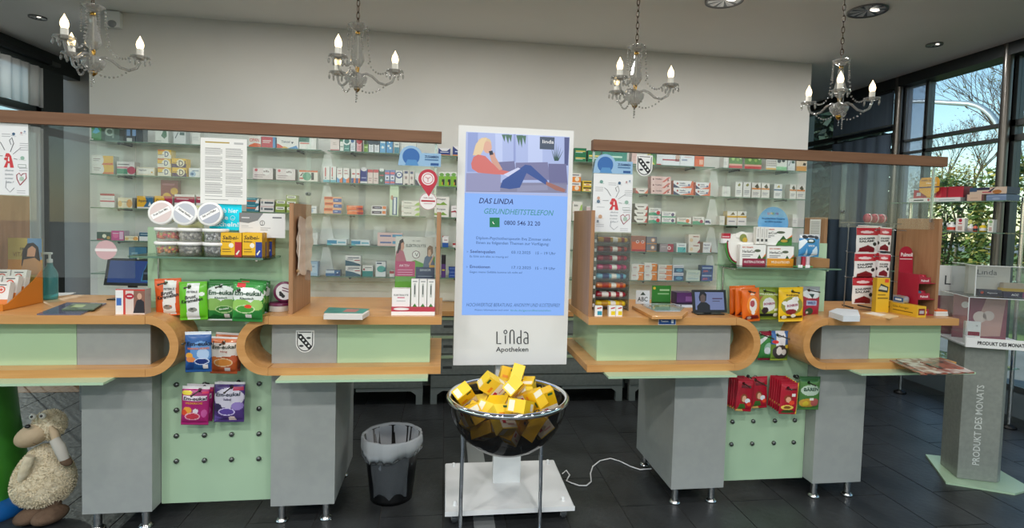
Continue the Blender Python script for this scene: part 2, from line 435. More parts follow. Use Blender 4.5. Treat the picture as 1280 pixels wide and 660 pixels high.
def tree(x, y, h, label, leaves=0, seed=1, mats=LEAFY):
    rr = random.Random(seed)
    t = thing('tree', label, 'tree', (x, y, -.12))
    mb = MB(); tips = []
    def grow(p, d, L, r, dep):
        e = p+d*L
        mid = p+d*(L*.5)+Vector((rr.gauss(0, 1), rr.gauss(0, 1), 0))*L*.04
        mb.tube([p, mid, e], [r, r*.85, r*.7], BARK, n=4 if dep else 6)
        if dep == 0: tips.append(e); return
        for i in range(3 if dep > 1 else 4):
            ax = Vector((rr.gauss(0, 1), rr.gauss(0, 1), rr.gauss(0, .4)+.25)).normalized()
            nd = (d*.9+ax*.42).normalized(); nd.z = max(nd.z, .05)
            grow(p+d*L*rr.uniform(.55, 1), nd.normalized(), L*rr.uniform(.6, .8), r*.58, dep-1)
        tips.append(e)
    grow(Vector((0, 0, 0)), Vector((0, 0, 1)), h*.32, h*.0085, 6)
    mb.build('branches', t)
    if leaves:
        lf = MB()
        for _ in range(leaves):
            p = rr.choice(tips)+Vector((rr.gauss(0, .2), rr.gauss(0, .2), rr.gauss(0, .2)))
            a = Vector((rr.gauss(0, 1), rr.gauss(0, 1), rr.gauss(0, 1))).normalized(); b = a.orthogonal().normalized(); k = .05
            lf.add([p-a*k, p-b*k*.6, p+a*k, p+b*k*.6], [(0, 1, 2, 3)], rr.choice(mats))
        stuff(lf.build('foliage', t))
tree(17.5, 11.2, 9.5, 'tall bare tree standing right of the curved street lamp outside', 250, 3, [M('#8a8a4a', .6)])
tree(24, 20.5, 9.5, 'bare tree with a few reddish leaves left of the curved street lamp', 700, 5, [M('#a8705a', .6), M('#8f5f4e', .6)])
tree(15.6, 12.9, 4.6, 'small tree with yellow autumn leaves below the street lamp arm', 2200, 9)
tree(22.5, 15.8, 9.5, 'bare tree behind the middle of the street lamp arm', 300, 17, [M('#9a8a5a', .6)])
tree(18, 6.6, 8.5, 'bare tree seen through the window strip at the right picture edge', 300, 11)
DKL = [M('#2f4030', .7), M('#3a4c36', .7), M('#28362a', .7)]
for i, (x, y) in enumerate(((7.6, 7.4), (8.0, 9.6))):
    t = thing('evergreen', ['nearer', 'farther'][i]+' tall dark evergreen outside the rear right shop front', 'tree', (x, y, -.12))
    m = MB(); leafball(m, (0, 0, 2.0), 1.0, 1.05, 2.2, 2600, DKL, .16); stuff(m.build('foliage', t)); m = MB(); m.tube([(0, 0, 0), (0, 0, 3)], .08, BARK, n=6); m.build('trunk', t)
for i in range(6):
    bush(13.2+.3*(i % 2), 4.2+i*2.2, 1.05, 2.4+.3*(i*3 % 4), [LEAFS+LEAFY[:1], LEAFS[1:]+LEAFY, LEAFS[:2]+LEAFY[:1]][i % 3],
         ['rightmost', 'second from right', 'third from right', 'third from left', 'second from left', 'leftmost'][i]+' leafy shrub in the hedge outside the right window', 2600)
t = thing('street_lamp', 'pale grey street lamp with a curved arm outside the right window', 'street lamp', (12.0, 8.05, -.15))
pl = MB(); pts = [(0, 0, 0), (0, 0, 3.45)]
for i in range(1, 9):
    a = math.radians(90*i/8*.9); pts.append((0, 1.25*(1-math.cos(a)), 3.45+1.2*math.sin(a)))
pts.append((0, 2.1, 4.9)); pts.append((0, 3.2, 5.1))
pl.tube(pts, [.085, .075]+[.062]*8+[.055, .05], M('#c3cbcf', .4, .3), n=12); pl.build('pole', t)
MB().box(-.14, 3.1, 5.06, .14, 3.8, 5.16, M('#8a9296', .4, .4)).build('lamp_head', t, bevel=.02)
MB().cyl(.18, 0, .12, M('#9aa1a5', .5)).build('base', t)
# ------------------------------------------------------------------ counters
ZT, ZT2, ZL, ZL2 = 1.0, .964, .772, .738
DEPTH = .6
JA, JB, EB, EC, JC, JD, ED = -1.248, -.7525, -.0064, .679, 1.425, 1.92, 2.666
EA = JA-.7457
def counter(name, label, x_end, x_j, cols, panels, shelf, side_x):
    s = 1 if x_j > x_end else -1          # side on which the U curve sits
    a, b = min(x_end, x_j), max(x_end, x_j)
    t = thing(name, label, 'counter', ((a+b)/2, .3, 0), 0, 'curved beech service counters')
    W = dict(parent=t, recenter='world')
    MB().box(a, 0, ZT2, b-.0008 if s > 0 else b, DEPTH, ZT, WOOD).build('top_board', bevel=.002, **W)
    MB().box(a, 0, ZL2, b, DEPTH, ZL, WOOD).build('lower_board', bevel=.002, **W)
    # U-shaped end: two boards joined by a bent half ring, .2 deep
    mb = MB(); n = 22; zc = (ZT+ZL2)/2; ro = (ZT-ZL2)/2; ri = ro-.035
    vs = []; fs = []
    for i in range(n+1):
        an = math.radians(90-180*i/n)
        for r in (ro, ri):
            for y in (0, .198): vs.append((x_j+s*(.001+r*math.cos(an)), y, zc+r*math.sin(an)))
    for i in range(n):
        p = 4*i; q = p+4
        for A, B, C, D in ((p, q, q+1, p+1), (p+2, p+3, q+3, q+2), (p, p+2, q+2, q), (p+1, q+1, q+3, p+3)):
            fs.append((A, B, C, D) if s > 0 else (D, C, B, A))
    fs += [(0, 1, 3, 2), (4*n, 4*n+2, 4*n+3, 4*n+1)]
    mb.add(vs, fs, WOOD)
    mb.build('bent_end', **W)
    # inner carcass and coloured front panels
    pa, pb = min(p[0] for p in panels), max(p[1] for p in panels)
    MB().box(pa+.004, .083, ZL, pb-.004, DEPTH-.02, ZT2, M('#7d817c', .6)).build('carcass', **W)
    for x0, x1, m in panels:
        MB().box(x0+.001, .075, ZL+.0005, x1-.001, .083, ZT2-.0005, m).build('front_panel', **W)
    if side_x is not None:
        MB().box(min(side_x, side_x+s*.004), .084, ZL+.0005, max(side_x, side_x+s*.004), .58, ZT2-.0005, GREEN).build('side_panel', **W)
    # glass ledge for bags under the lower board
    MB().box(shelf[0], -.075, .7275, shelf[1], .105, ZL2, GREENF).build('bag_ledge', bevel=.001, **W)
    # standing column with round steel feet
    x0, x1 = cols
    MB().box(x0, .12, .09, x1, .64, ZL2-.001, GREY).build('column', bevel=.0015, **W)
    for fx in (x0+.04, x1-.045):
        for fy in (.16, .6):
            f = MB(); f.cyl(.017, .012, .09, STEEL, TR((fx, fy, 0))); f.lathe([(.0, .0), (.03, 0), (.03, .008), (.02, .016), (.017, .018)], STEEL, TR((fx, fy, 0)))
            f.build('foot', **W)
    return t
cA = counter('service_counter', 'beech counter at far left with tablet, vitamin display and turquoise bottle', EA, JA, (-1.565, -1.279), [(EA+.06, -1.555, GREEN), (-1.555, -1.262, GREY)], (EA+.05, -1.368), EA+.06)
cB = counter('service_counter', 'beech counter left of the totem with shield sticker on its grey panel', EB, JB, (-.773, -.488), [(-.761, -.477, GREY), (-.477, -.058, GREEN)], (-.70, -.062), -.058)
cC = counter('service_counter', 'beech counter right of the totem with candy roll dispenser and small tablet', EC, JC, (1.176, 1.462), [(.745, 1.156, GREEN), (1.156, 1.439, GREY)], (.763, 1.398), .745)
cD = counter('service_counter', 'beech counter at far right with wire snack rack and red tin display', ED, JD, (1.966, 2.25), [(1.941, 2.217, GREY), (2.217, 2.639, GREEN)], (2.056, 2.704), 2.639)
# upright wooden dividers on the counter tops
def divider(x, y0, y1, h, label, d=.018):
    return tag(MB().box(x-d/2, y0, ZT, x+d/2, y1, ZT+h, DIVW).build('divider_panel', bevel=.002), label, 'divider')
divider(-2.016, .03, .49, .495, 'wooden divider on the far left counter beneath the hand-drawn poster')
divider(-.675, .05, .38, .495, 'wooden divider with a hanging paper bag left of the teal magazine')
divider(-.03, .06, .38, .475, 'thin-looking edge-on wooden divider right of the electrolyte display')
divider(.69, .02, .38, .505, 'wooden divider left of the candy roll dispenser beside the totem')
divider(2.05, .23, .40, .51, 'wooden divider with a taped paper behind the light blue foil bag')
divider(2.615, .09, .37, .52, 'wide wooden divider behind the red tin display')

# ------------------------------------------------------------------ mint display panels between the counters
def display_panel(label, x0, x1, xi0, xi1, xl0, xl1, studx, rows, shelf_z, sx0, sx1, topz):
    t = thing('hook_display', label, 'display', ((x0+x1)/2, .206, .085))
    W = dict(parent=t, recenter='world')
    sh = MB()
    for q0, q1, zz0, zz1 in ((xl0, xl1, .085, ZL2-.0005), (xi0, xi1, ZL2-.0005, ZT+.001), (x0, x1, ZT+.001, topz)): sh.box(q0, .2, zz0, q1, .212, zz1, GREENF)
    sh.build('sheet', **W)
    for z in rows:
        for x in studx:
            MB().lathe([(0, .012), (.009, .011), (.011, .008), (.011, 0)], M('#6d6f6c', .35, .9), TR((x, .2, z)) @ RX(math.pi/2), 14).build('stud', **W)
    sh = MB()
    sh.slab([(sx0, .03), (sx0+.02, .012), (sx1-.02, .012), (sx1, .03), (sx1, .199), (sx0, .199)], shelf_z-.008, shelf_z, SGLASS)
    sh.box(sx0+.02, .0085, shelf_z-.008, sx1-.02, .0115, shelf_z, GEDGE)
    so = sh.build('glass_shelf', **W)
    for x in (sx0+.03, sx1-.06):
        MB().tube([(x, .199, shelf_z-.014), (x, .05, shelf_z-.014)], .005, STEEL).build('bracket', **W)
    MB().cyl(.004, ZT+.001, shelf_z-.0085, STEEL, TR((sx0+.045, .19, 0))).build('rod', **W)
    return t
dpL = display_panel('mint green display panel with metal studs between the two left counters', -1.335, -.715, -1.244, -.762, -1.277, -.775,
    (-1.212, -1.09, -.971, -.85), (.285, .405, .526, .645), 1.252, -1.33, -.76, 1.37)
dpR = display_panel('mint green display panel with metal studs between the two right counters', 1.422, 2.04, 1.442, 1.917, 1.464, 1.964,
    (1.539, 1.658, 1.783, 1.9), (.285, .407, .526, .645), 1.25, 1.40, 2.0, 1.37)

# ------------------------------------------------------------------ beams with hanging glass screens
def screen(label, x0, x1, cuts):
    t = thing('glass_screen', label, 'screen', ((x0+x1)/2, .12, 1.14))
    W = dict(parent=t, recenter='world')
    MB().box(x0, .1, 1.797, x1, .145, 1.849, BEAM).build('beam', bevel=.002, **W)
    for i, (a, b, zb, y) in enumerate(cuts):
        MB().box(a, y, zb, b, y+.005, 1.797, GLASS).build('pane', **W)
        for x in ((b-.012,) if i == 1 else (a+.012,) if i == 2 else ()):
            MB().lathe([(.006, -.002), (.008, -.002), (.008, .008), (.006, .008)], M('#8d9190', .3, .8), TR((x, y, 1.54)) @ RX(math.pi/2), 14).build('clamp', **W)
    for a in (cuts[0][0]+.01, cuts[2][1]-.01):
        MB().box(a-.005, .128, 1.5, a+.005, .138, 1.797, STEEL).build('hanger', **W)
    return t
gsL = screen('long wooden beam with glass screens over the two left counters', EA-.02, -.026, [(EA, -1.345, 1.145, .112), (-1.338, -.61, 1.5, .112), (-.63, -.041, 1.145, .12)])
gsR = screen('long wooden beam with glass screens over the two right counters', .70, 2.643, [(.702, 1.395, 1.145, .112), (1.402, 2.065, 1.5, .112), (2.045, 2.604, 1.46, .12)])

# ------------------------------------------------------------------ back wall glass shelves
SZ = [1.953, 1.703, 1.453, 1.206, .957]
ROW = ['top', 'second', 'third', 'fourth', 'fifth']
BAYS = [(-2.63, -.98, 'far left'), (-.93, -.16, 'left of the totem'), (-.09, 1.47, 'behind the totem'), (1.53, 2.31, 'right of the totem'), (2.37, 3.19, 'far right')]
YS = 2.03
for r, z in enumerate(SZ):
    for x0, x1, nm in BAYS:
        if nm == 'far right' and r > 3: continue
        t = thing('wall_shelf', '%s green-edged glass wall shelf in the %s bay' % (ROW[r], nm) if 'totem' not in nm else '%s green-edged glass wall shelf %s' % (ROW[r], nm), 'shelf', ((x0+x1)/2, YS, z-.008), 0, 'glass wall shelves')
        W = dict(parent=t, recenter='world')
        m = MB(); m.box(x0, YS+.002, z-.008, x1, YB-.015, z, SGLASS); m.box(x0, YS, z-.008, x1, YS+.002, z, GEDGE); m.build('glass', **W)
        for x in (x0+.18, x1-.18):
            b = MB(); b.tube([(x, YB-.016, z-.016), (x, YS+.03, z-.013)], .006, DARK); b.ball(.011, DARK, TR((x, YS+.03, z-.014)), 8); b.build('bracket', **W)
# frosted tapered uprights in the joints between the bays
UP = [(-.955, 0), (-.955, 1), (-.955, 2), (-.955, 3), (-.125, 2), (2.34, 0), (2.34, 1), (2.34, 2), (2.34, 3)]
for x, r in UP:
    o = MB().prism([(x-.055, SZ[r+1]+.001), (x+.075, SZ[r+1]+.001), (x+.03, SZ[r]-.024), (x-.02, SZ[r]-.024)], .004, FROST, TR((0, 2.12, 0))).build('tapered_upright')
    tag(o, 'tapered frosted upright between %s and %s shelf, %s' % (ROW[r], ROW[r+1], 'right of the far right display' if False else {-.955: 'left of the candy-coloured slim cartons', -.125: 'below the red pin sticker', 2.34: 'above the small counter tablet'}[x]), 'upright', 'tapered shelf uprights')

# ------------------------------------------------------------------ drawer cabinets behind the counters
wt = MB().box(-2.6, 1.735, .695, 3.2, YB-.002, .73, WOOD).build('back_worktop', bevel=.002); tag(wt, 'long low beech worktop on the grey drawer cabinets', 'worktop')
for x0, x1, ws in ((-2.55, -1.70, 'at far left behind the counter'), (-1.66, -.145, 'left of the totem'), (-.085, 1.455, 'behind the totem'), (1.515, 3.1, 'right of the totem')):
    t = thing('drawer_cabinet', 'long grey drawer cabinet on bent legs, ' + ws, 'cabinet', ((x0+x1)/2, 2.0, 0), 0, 'grey drawer cabinets')
    W = dict(parent=t, recenter='world')
    MB().box(x0, 1.765, .13, x1, YB-.02, .694, GREYD).build('body', **W)
    for k, (z0, z1) in enumerate(((.555, .69), (.40, .545), (.235, .39))):
        d = MB().box(x0+.004, 1.75, z0, x1-.004, 1.765, z1, GREYD).build('drawer', bevel=.003, **W)
        MB().box(x0+.01, 1.742, z1-.028, x1-.01, 1.75, z1-.008, M('#9fb08f', .4)).build('pull_strip', parent=d, recenter='world')
        MB().box(x0+.09, 1.7485, z0+.045, x0+.16, 1.75, z0+.065, M('#3a3d3b', .5)).build('label_slot', parent=d, recenter='world')
    MB().box(x0+.002, 1.752, .135, x1-.002, 1.764, .225, GREYD).build('plinth_panel', bevel=.01, **W)
    for x in (x0, x1):
        s = 1 if x == x0 else -1
        out = [(x, 0), (x+s*.05, 0), (x+s*.05, .075), (x+s*.09, .105), (x+s*.5, .105), (x+s*.5, .13), (x, .13)]
        if s < 0: out = out[::-1]
        MB().prism(out, .05, M('#8b908c', .4), TR((0, 1.757, 0))).build('leg', **W)
    for x in (x0+.05, x1-.05): MB().box(x-.025, 2.1, 0, x+.025, 2.15, .13, M('#8b908c', .4)).build('leg', **W)
# ------------------------------------------------------------------ digital totem
TX, TY = .343, .30
t = thing('display_totem', 'white digital advertising totem on castors between the counters', 'totem', (TX, TY, 0))
W = dict(parent=t, recenter='world')
TWH = M('#e6e6e4', .35)
bp = MB().box(.028, .012, .062, .646, .53, .085, TWH); bp.build('base_plate', bevel=.008, **W)
for x in (.075, .60):
    for y in (.07, .48):
        c = MB(); c.cyl(.022, -.011, .011, M('#3a3c3d', .4), TR((x, y, .022)) @ RY(math.pi/2), 18); c.box(x-.016, y-.02, .022, x-.012, y+.02, .062, STEEL); c.box(x+.012, y-.02, .022, x+.016, y+.02, .062, STEEL); c.build('castor', **W)
        MB().lathe([(.009, .085), (.009, .1), (.006, .106), (0, .107)], WHITE, TR((x, y, 0)), 12).build('cap', **W)
MB().box(.273, .272, .085, .415, .33, .86, TWH).build('post', bevel=.004, **W)
hz0, hz1 = PY(638, 456, .22).z, PY(647, 160, .22).z
hx0, hx1 = PY(570, 300, .22).x, PY(713, 300, .22).x
MB().box(hx0, .22, hz0, hx1, .285, hz1, TWH).build('housing', bevel=.004, **W)
YSN = .2185
sp = lambda u, v: PY(u, v, YSN)
sx0, sx1 = sp(580, 280).x, sp(708.5, 280).x; sz0, sz1 = sp(640, 394).z, sp(648, 168).z
def E_(h, e=.9): return M(h, .3, emit=1.0)
s_ = MB().box(sx0, YSN, sz0, sx1, .2205, sz1, E_('#88b2f6')).build('screen', **W)
SW = dict(parent=s_, recenter='world')
def flat(mb, pts, mat, conv, dy):   # polygon given in picture points of the screen
    q = [conv(a, b) for a, b in pts]
    q = [(p.x, p.y-dy, p.z) for p in q]
    ar = sum(q[i][0]*q[(i+1) % len(q)][2]-q[(i+1) % len(q)][0]*q[i][2] for i in range(len(q)))
    if ar < 0: q = q[::-1]
    mb.poly(q, mat)
zc = lambda X, Y: sp(560+X/4.4, 150+Y/4.4)
def ell(cx, cy, a, b, rot=0, n=14): 
    c, s = math.cos(math.radians(rot)), math.sin(math.radians(rot))
    return [(cx+a*math.cos(6.2832*i/n)*c-b*math.sin(6.2832*i/n)*s, cy+a*math.cos(6.2832*i/n)*s+b*math.sin(6.2832*i/n)*c) for i in range(n)]
pic = MB(); zb = zc(0, 398).z
pic.quad((sx0, YSN-.0004, zb), (sx1, YSN-.0004, zb), (sx1, YSN-.0004, sz1), (sx0, YSN-.0004, sz1), E_('#a9b7e2', .8))
def F(pts, h, d=.0008): flat(pic, pts, E_(h, .8), zc, d)
F([(110, 70), (165, 70), (160, 285), (105, 285)], '#8f9fd2', .0006); F([(260, 75), (300, 77), (300, 230), (262, 230)], '#bcc9ee', .0006); F([(360, 78), (372, 78), (372, 230), (360, 230)], '#8f9ccf', .0006)
F([(440, 82), (520, 86), (520, 235), (440, 235)], '#bcc9ee', .0006); F([(640, 95), (668, 97), (660, 250), (640, 250)], '#4c5484', .0006)
for bx, by, h in ((305, 80, 40), (325, 80, 52), (340, 82, 40), (385, 84, 60), (400, 84, 70), (418, 86, 50)): F([(bx-10, by), (bx+12, by), (bx+6, by+h)], '#3f6a55')
for k in range(6): F([(585+k*3, 225), (566+k*14, 120+abs(k-2)*14), (592+k*3, 225)], '#2f4f4a')
F([(270, 232), (365, 226), (375, 300), (275, 300)], '#6f7099', .0009); F([(372, 235), (548, 232), (562, 330), (372, 330)], '#77779f', .0010); F([(552, 240), (650, 242), (658, 355), (556, 350)], '#6a6b95', .0011)
F([(100, 345), (655, 345), (653, 402), (98, 394)], '#83839f', .0011); F([(380, 360), (545, 358), (550, 385), (380, 395)], '#8f90ad', .0012)
F([(100, 292), (280, 292), (291, 305), (287, 392), (98, 390)], '#9293b8', .0013)
F([(136, 195), (150, 140), (172, 105), (205, 95), (232, 108), (240, 130), (215, 128), (196, 160), (178, 196)], '#d8bd96', .0014)
F(ell(217, 150, 24, 34), '#dba993', .0016); F([(140, 190), (155, 130), (185, 98), (215, 100), (200, 130), (192, 170), (172, 200)], '#e2c9a0', .0017)
F([(127, 240), (140, 203), (165, 190), (205, 198), (240, 235), (295, 275), (345, 285), (322, 302), (250, 298), (165, 290), (132, 268)], '#d06f6a', .0018)
F([(228, 190), (255, 178), (262, 205), (300, 272), (282, 276), (240, 232)], '#cf9c8a', .0019); F([(224, 172), (244, 168), (250, 190), (230, 194)], '#23263c', .0020)
F([(286, 372), (300, 332), (425, 246), (455, 250), (548, 336), (538, 356), (432, 292), (395, 372), (340, 380)], '#2f4f93', .0020)
F([(305, 300), (385, 262), (398, 268), (330, 312)], '#cdd2ee', .0022); F([(540, 338), (600, 362), (646, 382), (640, 398), (590, 386), (538, 356)], '#9d6a62', .0022)
F([(505, 92), (586, 96), (584, 164), (504, 160)], '#3c4a60', .0022)
pic.build('picture', **SW)
tx = MB()
def T_(mb, s, u0, v, h, mat, conv, w=None, dy=.0009, **k):
    p = conv(u0, v); q = conv(u0, v-h); ww = None
    if w: ww = (conv(u0+w, v).x-p.x)
    mb.text(s, p.x, p.z, q.z-p.z, mat, p.y-dy, w=ww, rot=-.0, **k)
T_(tx, 'linda', 677.5, 179, 4.5, E_('#ffffff'), sp, 14, .0028)
NV, TG, GR = E_('#1a2a66', .7), E_('#3f8f94', .8), E_('#3d5f93', .8)
T_(tx, 'DAS LINDA', 598, 254, 7, NV, sp, 43, shear=.25, bold=.012)
T_(tx, 'GESUNDHEITSTELEFON', 604, 267, 7, TG, sp, 87, shear=.25, bold=.008)
g = [sp(612, 272), sp(624.5, 272), sp(624.5, 284), sp(612, 284)]
tx.poly([(p.x, p.y-.0006, p.z) for p in (g[3], g[2], g[1], g[0])], E_('#0f7a4c', .8))
ph = sp(618, 278); pts = [(ph.x-.012+.008*math.cos(a)+.012, YSN-.0012, ph.z+.004+.011*math.sin(a)) for a in [math.radians(180+15*i) for i in range(7)]]
tx.tube(pts, .0022, E_('#ffffff'), n=4)
T_(tx, '0800 546 32 20', 630, 281, 5.6, E_('#22386e', .7), sp, 45, bold=.01)
for s, u, v, h, w, m in (('Diplom-Psychotherapeutin Eva Zimmer steht', 595, 299, 3.6, 93, GR), ('Ihnen zu folgenden Themen zur Verfügung:', 595, 304.8, 3.6, 91, GR),
    ('Seelenqualen', 587.5, 316, 3.9, 31, NV), ('03.12.2025', 639, 317, 3.6, 24, GR), ('15 – 19 Uhr', 668.5, 318, 3.6, 25, GR), ('Es fühlt sich alles so traurig an!', 587, 321.5, 2.6, 48, GR),
    ('Emotionen', 587, 335, 3.9, 25, NV), ('17.12.2025', 638.5, 336, 3.6, 24, GR), ('15 – 19 Uhr', 668, 337, 3.6, 25, GR), ('Gegen meine Gefühle komme ich nicht an!', 586.5, 341, 2.6, 66, GR)):
    T_(tx, s, u, v, h, m, sp, w, bold=.008)
T_(tx, '>', 583, 316, 3, GR, sp, 2); T_(tx, '>', 582.5, 335, 3, GR, sp, 2)
T_(tx, 'HOCHWERTIGE BERATUNG, ANONYM UND KOSTENFREI!', 582.5, 383, 4.6, GR, sp, 117, shear=.25)
T_(tx, 'Weitere Informationen auch unter', 593, 388.4, 2.4, GR, sp, 43); T_(tx, 'linda.de/gesundheitstelefon', 638, 389, 2.4, TG, sp, 50)
stuff(tx.build('lettering', **SW))
lg = MB(); hp = lambda u, v: PY(u, v, .2195); INK = M('#3c3f42', .5)
def stroke(mb, pts, w, mat, conv):
    q = [conv(*p) for p in pts]
    mb.tube([(p.x, p.y, p.z) for p in q], w, mat, n=5)
lz = lambda X, Y: hp(560+X/3.665, 290+Y/3.665)
SW_ = .0032
stroke(lg, [(224, 456), (224, 511), (243, 511)], SW_, INK, lz)
stroke(lg, [(263, 474), (263, 512)], SW_, INK, lz); stroke(lg, ell(263, 458, 7, 8, 0, 12)+[(270, 458)], SW_*.8, INK, lz)
stroke(lg, [(284, 512), (284, 462), (288, 451), (296, 449), (302, 456), (303, 512)], SW_, INK, lz)
stroke(lg, [(334, 450), (334, 511), (322, 511), (317, 505), (317, 488), (322, 482), (333, 482)], SW_, INK, lz)
stroke(lg, [(348, 460), (356, 458), (364, 464), (366, 472), (366, 511), (354, 511), (348, 505), (348, 492), (354, 486), (365, 486)], SW_, INK, lz)
T_(lg, 'Apotheken', 620, 439.5, 6, INK, hp, 40.5, .0009, bold=.012)
lg.build('logo_lettering', **W)
cb = MB(); pts = [PZ(u, v, .006) for u, v in ((703, 592), (708, 588), (712, 594), (708, 601), (715, 604), (724, 607), (733, 607), (739, 602), (738, 592), (741, 583), (750, 576), (763, 573), (776, 577), (788, 583), (800, 587), (814, 586))]
cb.tube(pts, .004, M('#dcdcda', .5), n=6); tag(cb.build('power_cable'), 'white power cable winding over the floor from the totem base', 'cable')
fd = thing('floor_duct', 'aluminium floor duct cover running under the totem base', 'duct', (.215, .2, 0))
for k in range(3): MB().box(-.05, -.75+k*.52, .0, .05, -.235+k*.52, .004, M('#a6a9a8', .35, .5)).build('cover_plate', fd, bevel=.001)

# ------------------------------------------------------------------ dump bin
BX, BY, BR, BZ = .282, -.20, .251, .695
t = thing('dump_bin', 'smoked bowl dump bin with chrome rim full of yellow cartons', 'bin', (BX, BY, 0))
prof = [(.002, BZ-.245)]+[(BR*math.sin(math.radians(a)), BZ-.245*math.cos(math.radians(a))) for a in range(8, 91, 6)]+[(BR, BZ)]
bw = MB(); bw.lathe(prof, SMOKE, n=48); bw.build('bowl', t)
rm = MB(); rm.tube([(BR*math.cos(6.28318*i/64), BR*math.sin(6.28318*i/64), BZ) for i in range(64)], .0115, CHROME, n=10, closed=True); rm.build('rim', t)
for sx in (-1, 1):
    l = MB(); l.tube([(sx*.182, .17, BZ), (sx*.182, .165, .36)], .0085, CHROME, n=10); l.tube([(sx*.182, .165, .36), (sx*.185, .16, .012)], .0095, CHROME, n=10); l.build('leg', t)
    l = MB(); l.tube([(sx*.182, .16, .012), (sx*.182, -.2, .012)], .0095, CHROME, n=10); l.build('floor_runner', t)
l = MB(); l.tube([(-.182, -.2, .012), (.182, -.2, .012)], .0095, CHROME, n=10); l.build('floor_runner', t)
ln = MB(); vs = []; n = 30
pr = [(.0, .0)]
ln.lathe([(.002, BZ-.238), (.08, BZ-.225), (.14, BZ-.196), (.168, BZ-.18), (.15, BZ-.176), (.1, BZ-.178), (.002, BZ-.18)], noisy('blue_tissue', '#16222c', '#2a3d4d', (1, 1, 1), 14, .8, .6, 25), n=30)
ln.build('tissue_liner', t)
YEL = [M('#f0c51c', .45), M('#e9b913', .45), M('#f3d03a', .45)]
def ybox_mesh(i):
    w, d, h = .074, .052, .11; mb = MB(); y = YEL[i]
    mb.box(-w/2, -d/2, -h/2, w/2, d/2, h/2, y)
    e = .0005
    for s in (-1, 1):    # broad faces
        Y = s*(d/2+e); T = TR((0, Y, 0)) if s < 0 else TR((0, Y, 0)) @ RZ(math.pi)
        mb.quad((-w/2, 0, -h/2+.004), (w/2, 0, -h/2+.004), (w/2, 0, -h/2+.045), (-w/2, 0, -h/2+.045), M('#f1e9d6', .5), T)
        mb.quad((-.026, -.0004, -.032), (-.010, -.0004, -.032), (-.010, -.0004, -.016), (-.026, -.0004, -.016), M('#c0163c', .5), T)
        mb.quad((-.006, -.0004, -.040), (.026, -.0004, -.040), (.026, -.0004, -.034), (-.006, -.0004, -.034), M('#d9a0a0', .5), T)
        mb.quad((.006, -.0004, .038), (.028, -.0004, .038), (.028, -.0004, .049), (.006, -.0004, .049), M('#2f5a2e', .5), T)
        mb.quad((-.027, -.0004, .004), (.0, -.0004, .004), (.0, -.0004, .016), (-.027, -.0004, .016), M('#e58b1c', .5), T)
    for s in (-1, 1):
        Z = s*(h/2+e); mb.add([(-w/2+.006, -d/2+.004, Z), (-w/2+.03, -d/2+.004, Z), (-w/2+.03, d/2-.006, Z), (-w/2+.006, d/2-.006, Z)], [(0, 1, 2, 3) if s > 0 else (3, 2, 1, 0)], M('#ece3c9', .5))
    X = w/2+e
    mb.add([(X, -d/2+.012, -.04), (X, d/2-.012, -.04), (X, d/2-.012, -.01), (X, -d/2+.012, -.01)], [(0, 1, 2, 3)], M('#efe6cf', .5))
    return mb
yb = [None]*3
# resting places inside the bowl: offset from the bowl centre and rim height, then turn angles
spots = [(-0.1495, -0.0001, -0.0855, 70, 20, 35), (-0.096, -0.0925, -0.1104, 40, 60, 20), (-0.039, -0.1565, -0.0436, 30, -50, 10), (0.0338, -0.1586, 0.0097, -30, 70, 0), (0.0976, -0.1307, -0.0833, 75, 30, 15), (0.1267, -0.0589, -0.098, 20, -30, -30), (-0.0838, -0.0447, -0.0522, -35, 50, 10), (0.0133, -0.1113, -0.1013, 60, 10, 40), (0.0294, 0.0112, -0.1245, 20, 80, 20), (0.1236, 0.0323, -0.0991, 60, -20, 30), (-0.1607, -0.102, -0.0407, -25, 40, 60), (-0.1221, 0.0945, -0.0682, 30, 50, 70), (-0.1831, 0.0285, -0.0056, 15, 35, -35), (-0.0579, 0.1739, -0.0811, 10, -25, 20), (-0.0605, 0.0817, 0.0235, -15, 30, -50), (0.0198, -0.0498, 0.0549, 10, 55, -45), (0.0162, 0.2037, 0.0135, -1.03, -17.02, 14.08), (0.053, 0.1337, 0.0443, 80, 15, 20), (0.1124, 0.1293, -0.0208, 70, -5, -15), (0.1707, -0.0014, -0.0253, 5, 8, -20), (0.0561, 0.0471, -0.015, 30, 60, 10), (-0.0279, 0.0187, -0.0461, 30, 70, 50), (0.0945, -0.069, 0.0051, -20, 35, 60), (-0.0754, 0.0607, -0.1355, 10, 80, 0), (0.0025, 0.1209, -0.1119, 80, 10, 0)]
byy = sorted(range(len(spots)), key=lambda i: spots[i][1]); rowof = {}
for rn, ids in (('front', byy[:8]), ('middle', byy[8:16]), ('back', byy[16:])):
    for k, i in enumerate(sorted(ids, key=lambda i: spots[i][0])): rowof[i] = (rn, k, len(ids))
for i, (x, y, z, a, b, c) in enumerate(spots):
    k = i % 3
    if yb[k] is None: yb[k] = ybox_mesh(k).build('medicine_carton', recenter=False); o = yb[k]
    else: o = bpy.data.objects.new('medicine_carton', yb[k].data); col.objects.link(o)
    o.location = (BX+x, BY+y, BZ+z); o.rotation_euler = (math.radians(b), math.radians(c), math.radians(a))
    rn, q, n = rowof[i]
    pos = 'leftmost' if q == 0 else 'rightmost' if q == n-1 else ['second', 'third', 'fourth', 'fifth', 'sixth', 'seventh', 'eighth'][q-1]+' from left'
    tag(o, 'yellow carton, %s in the %s row of the dump bin heap' % (pos, rn), 'carton', 'yellow cartons in the dump bin')

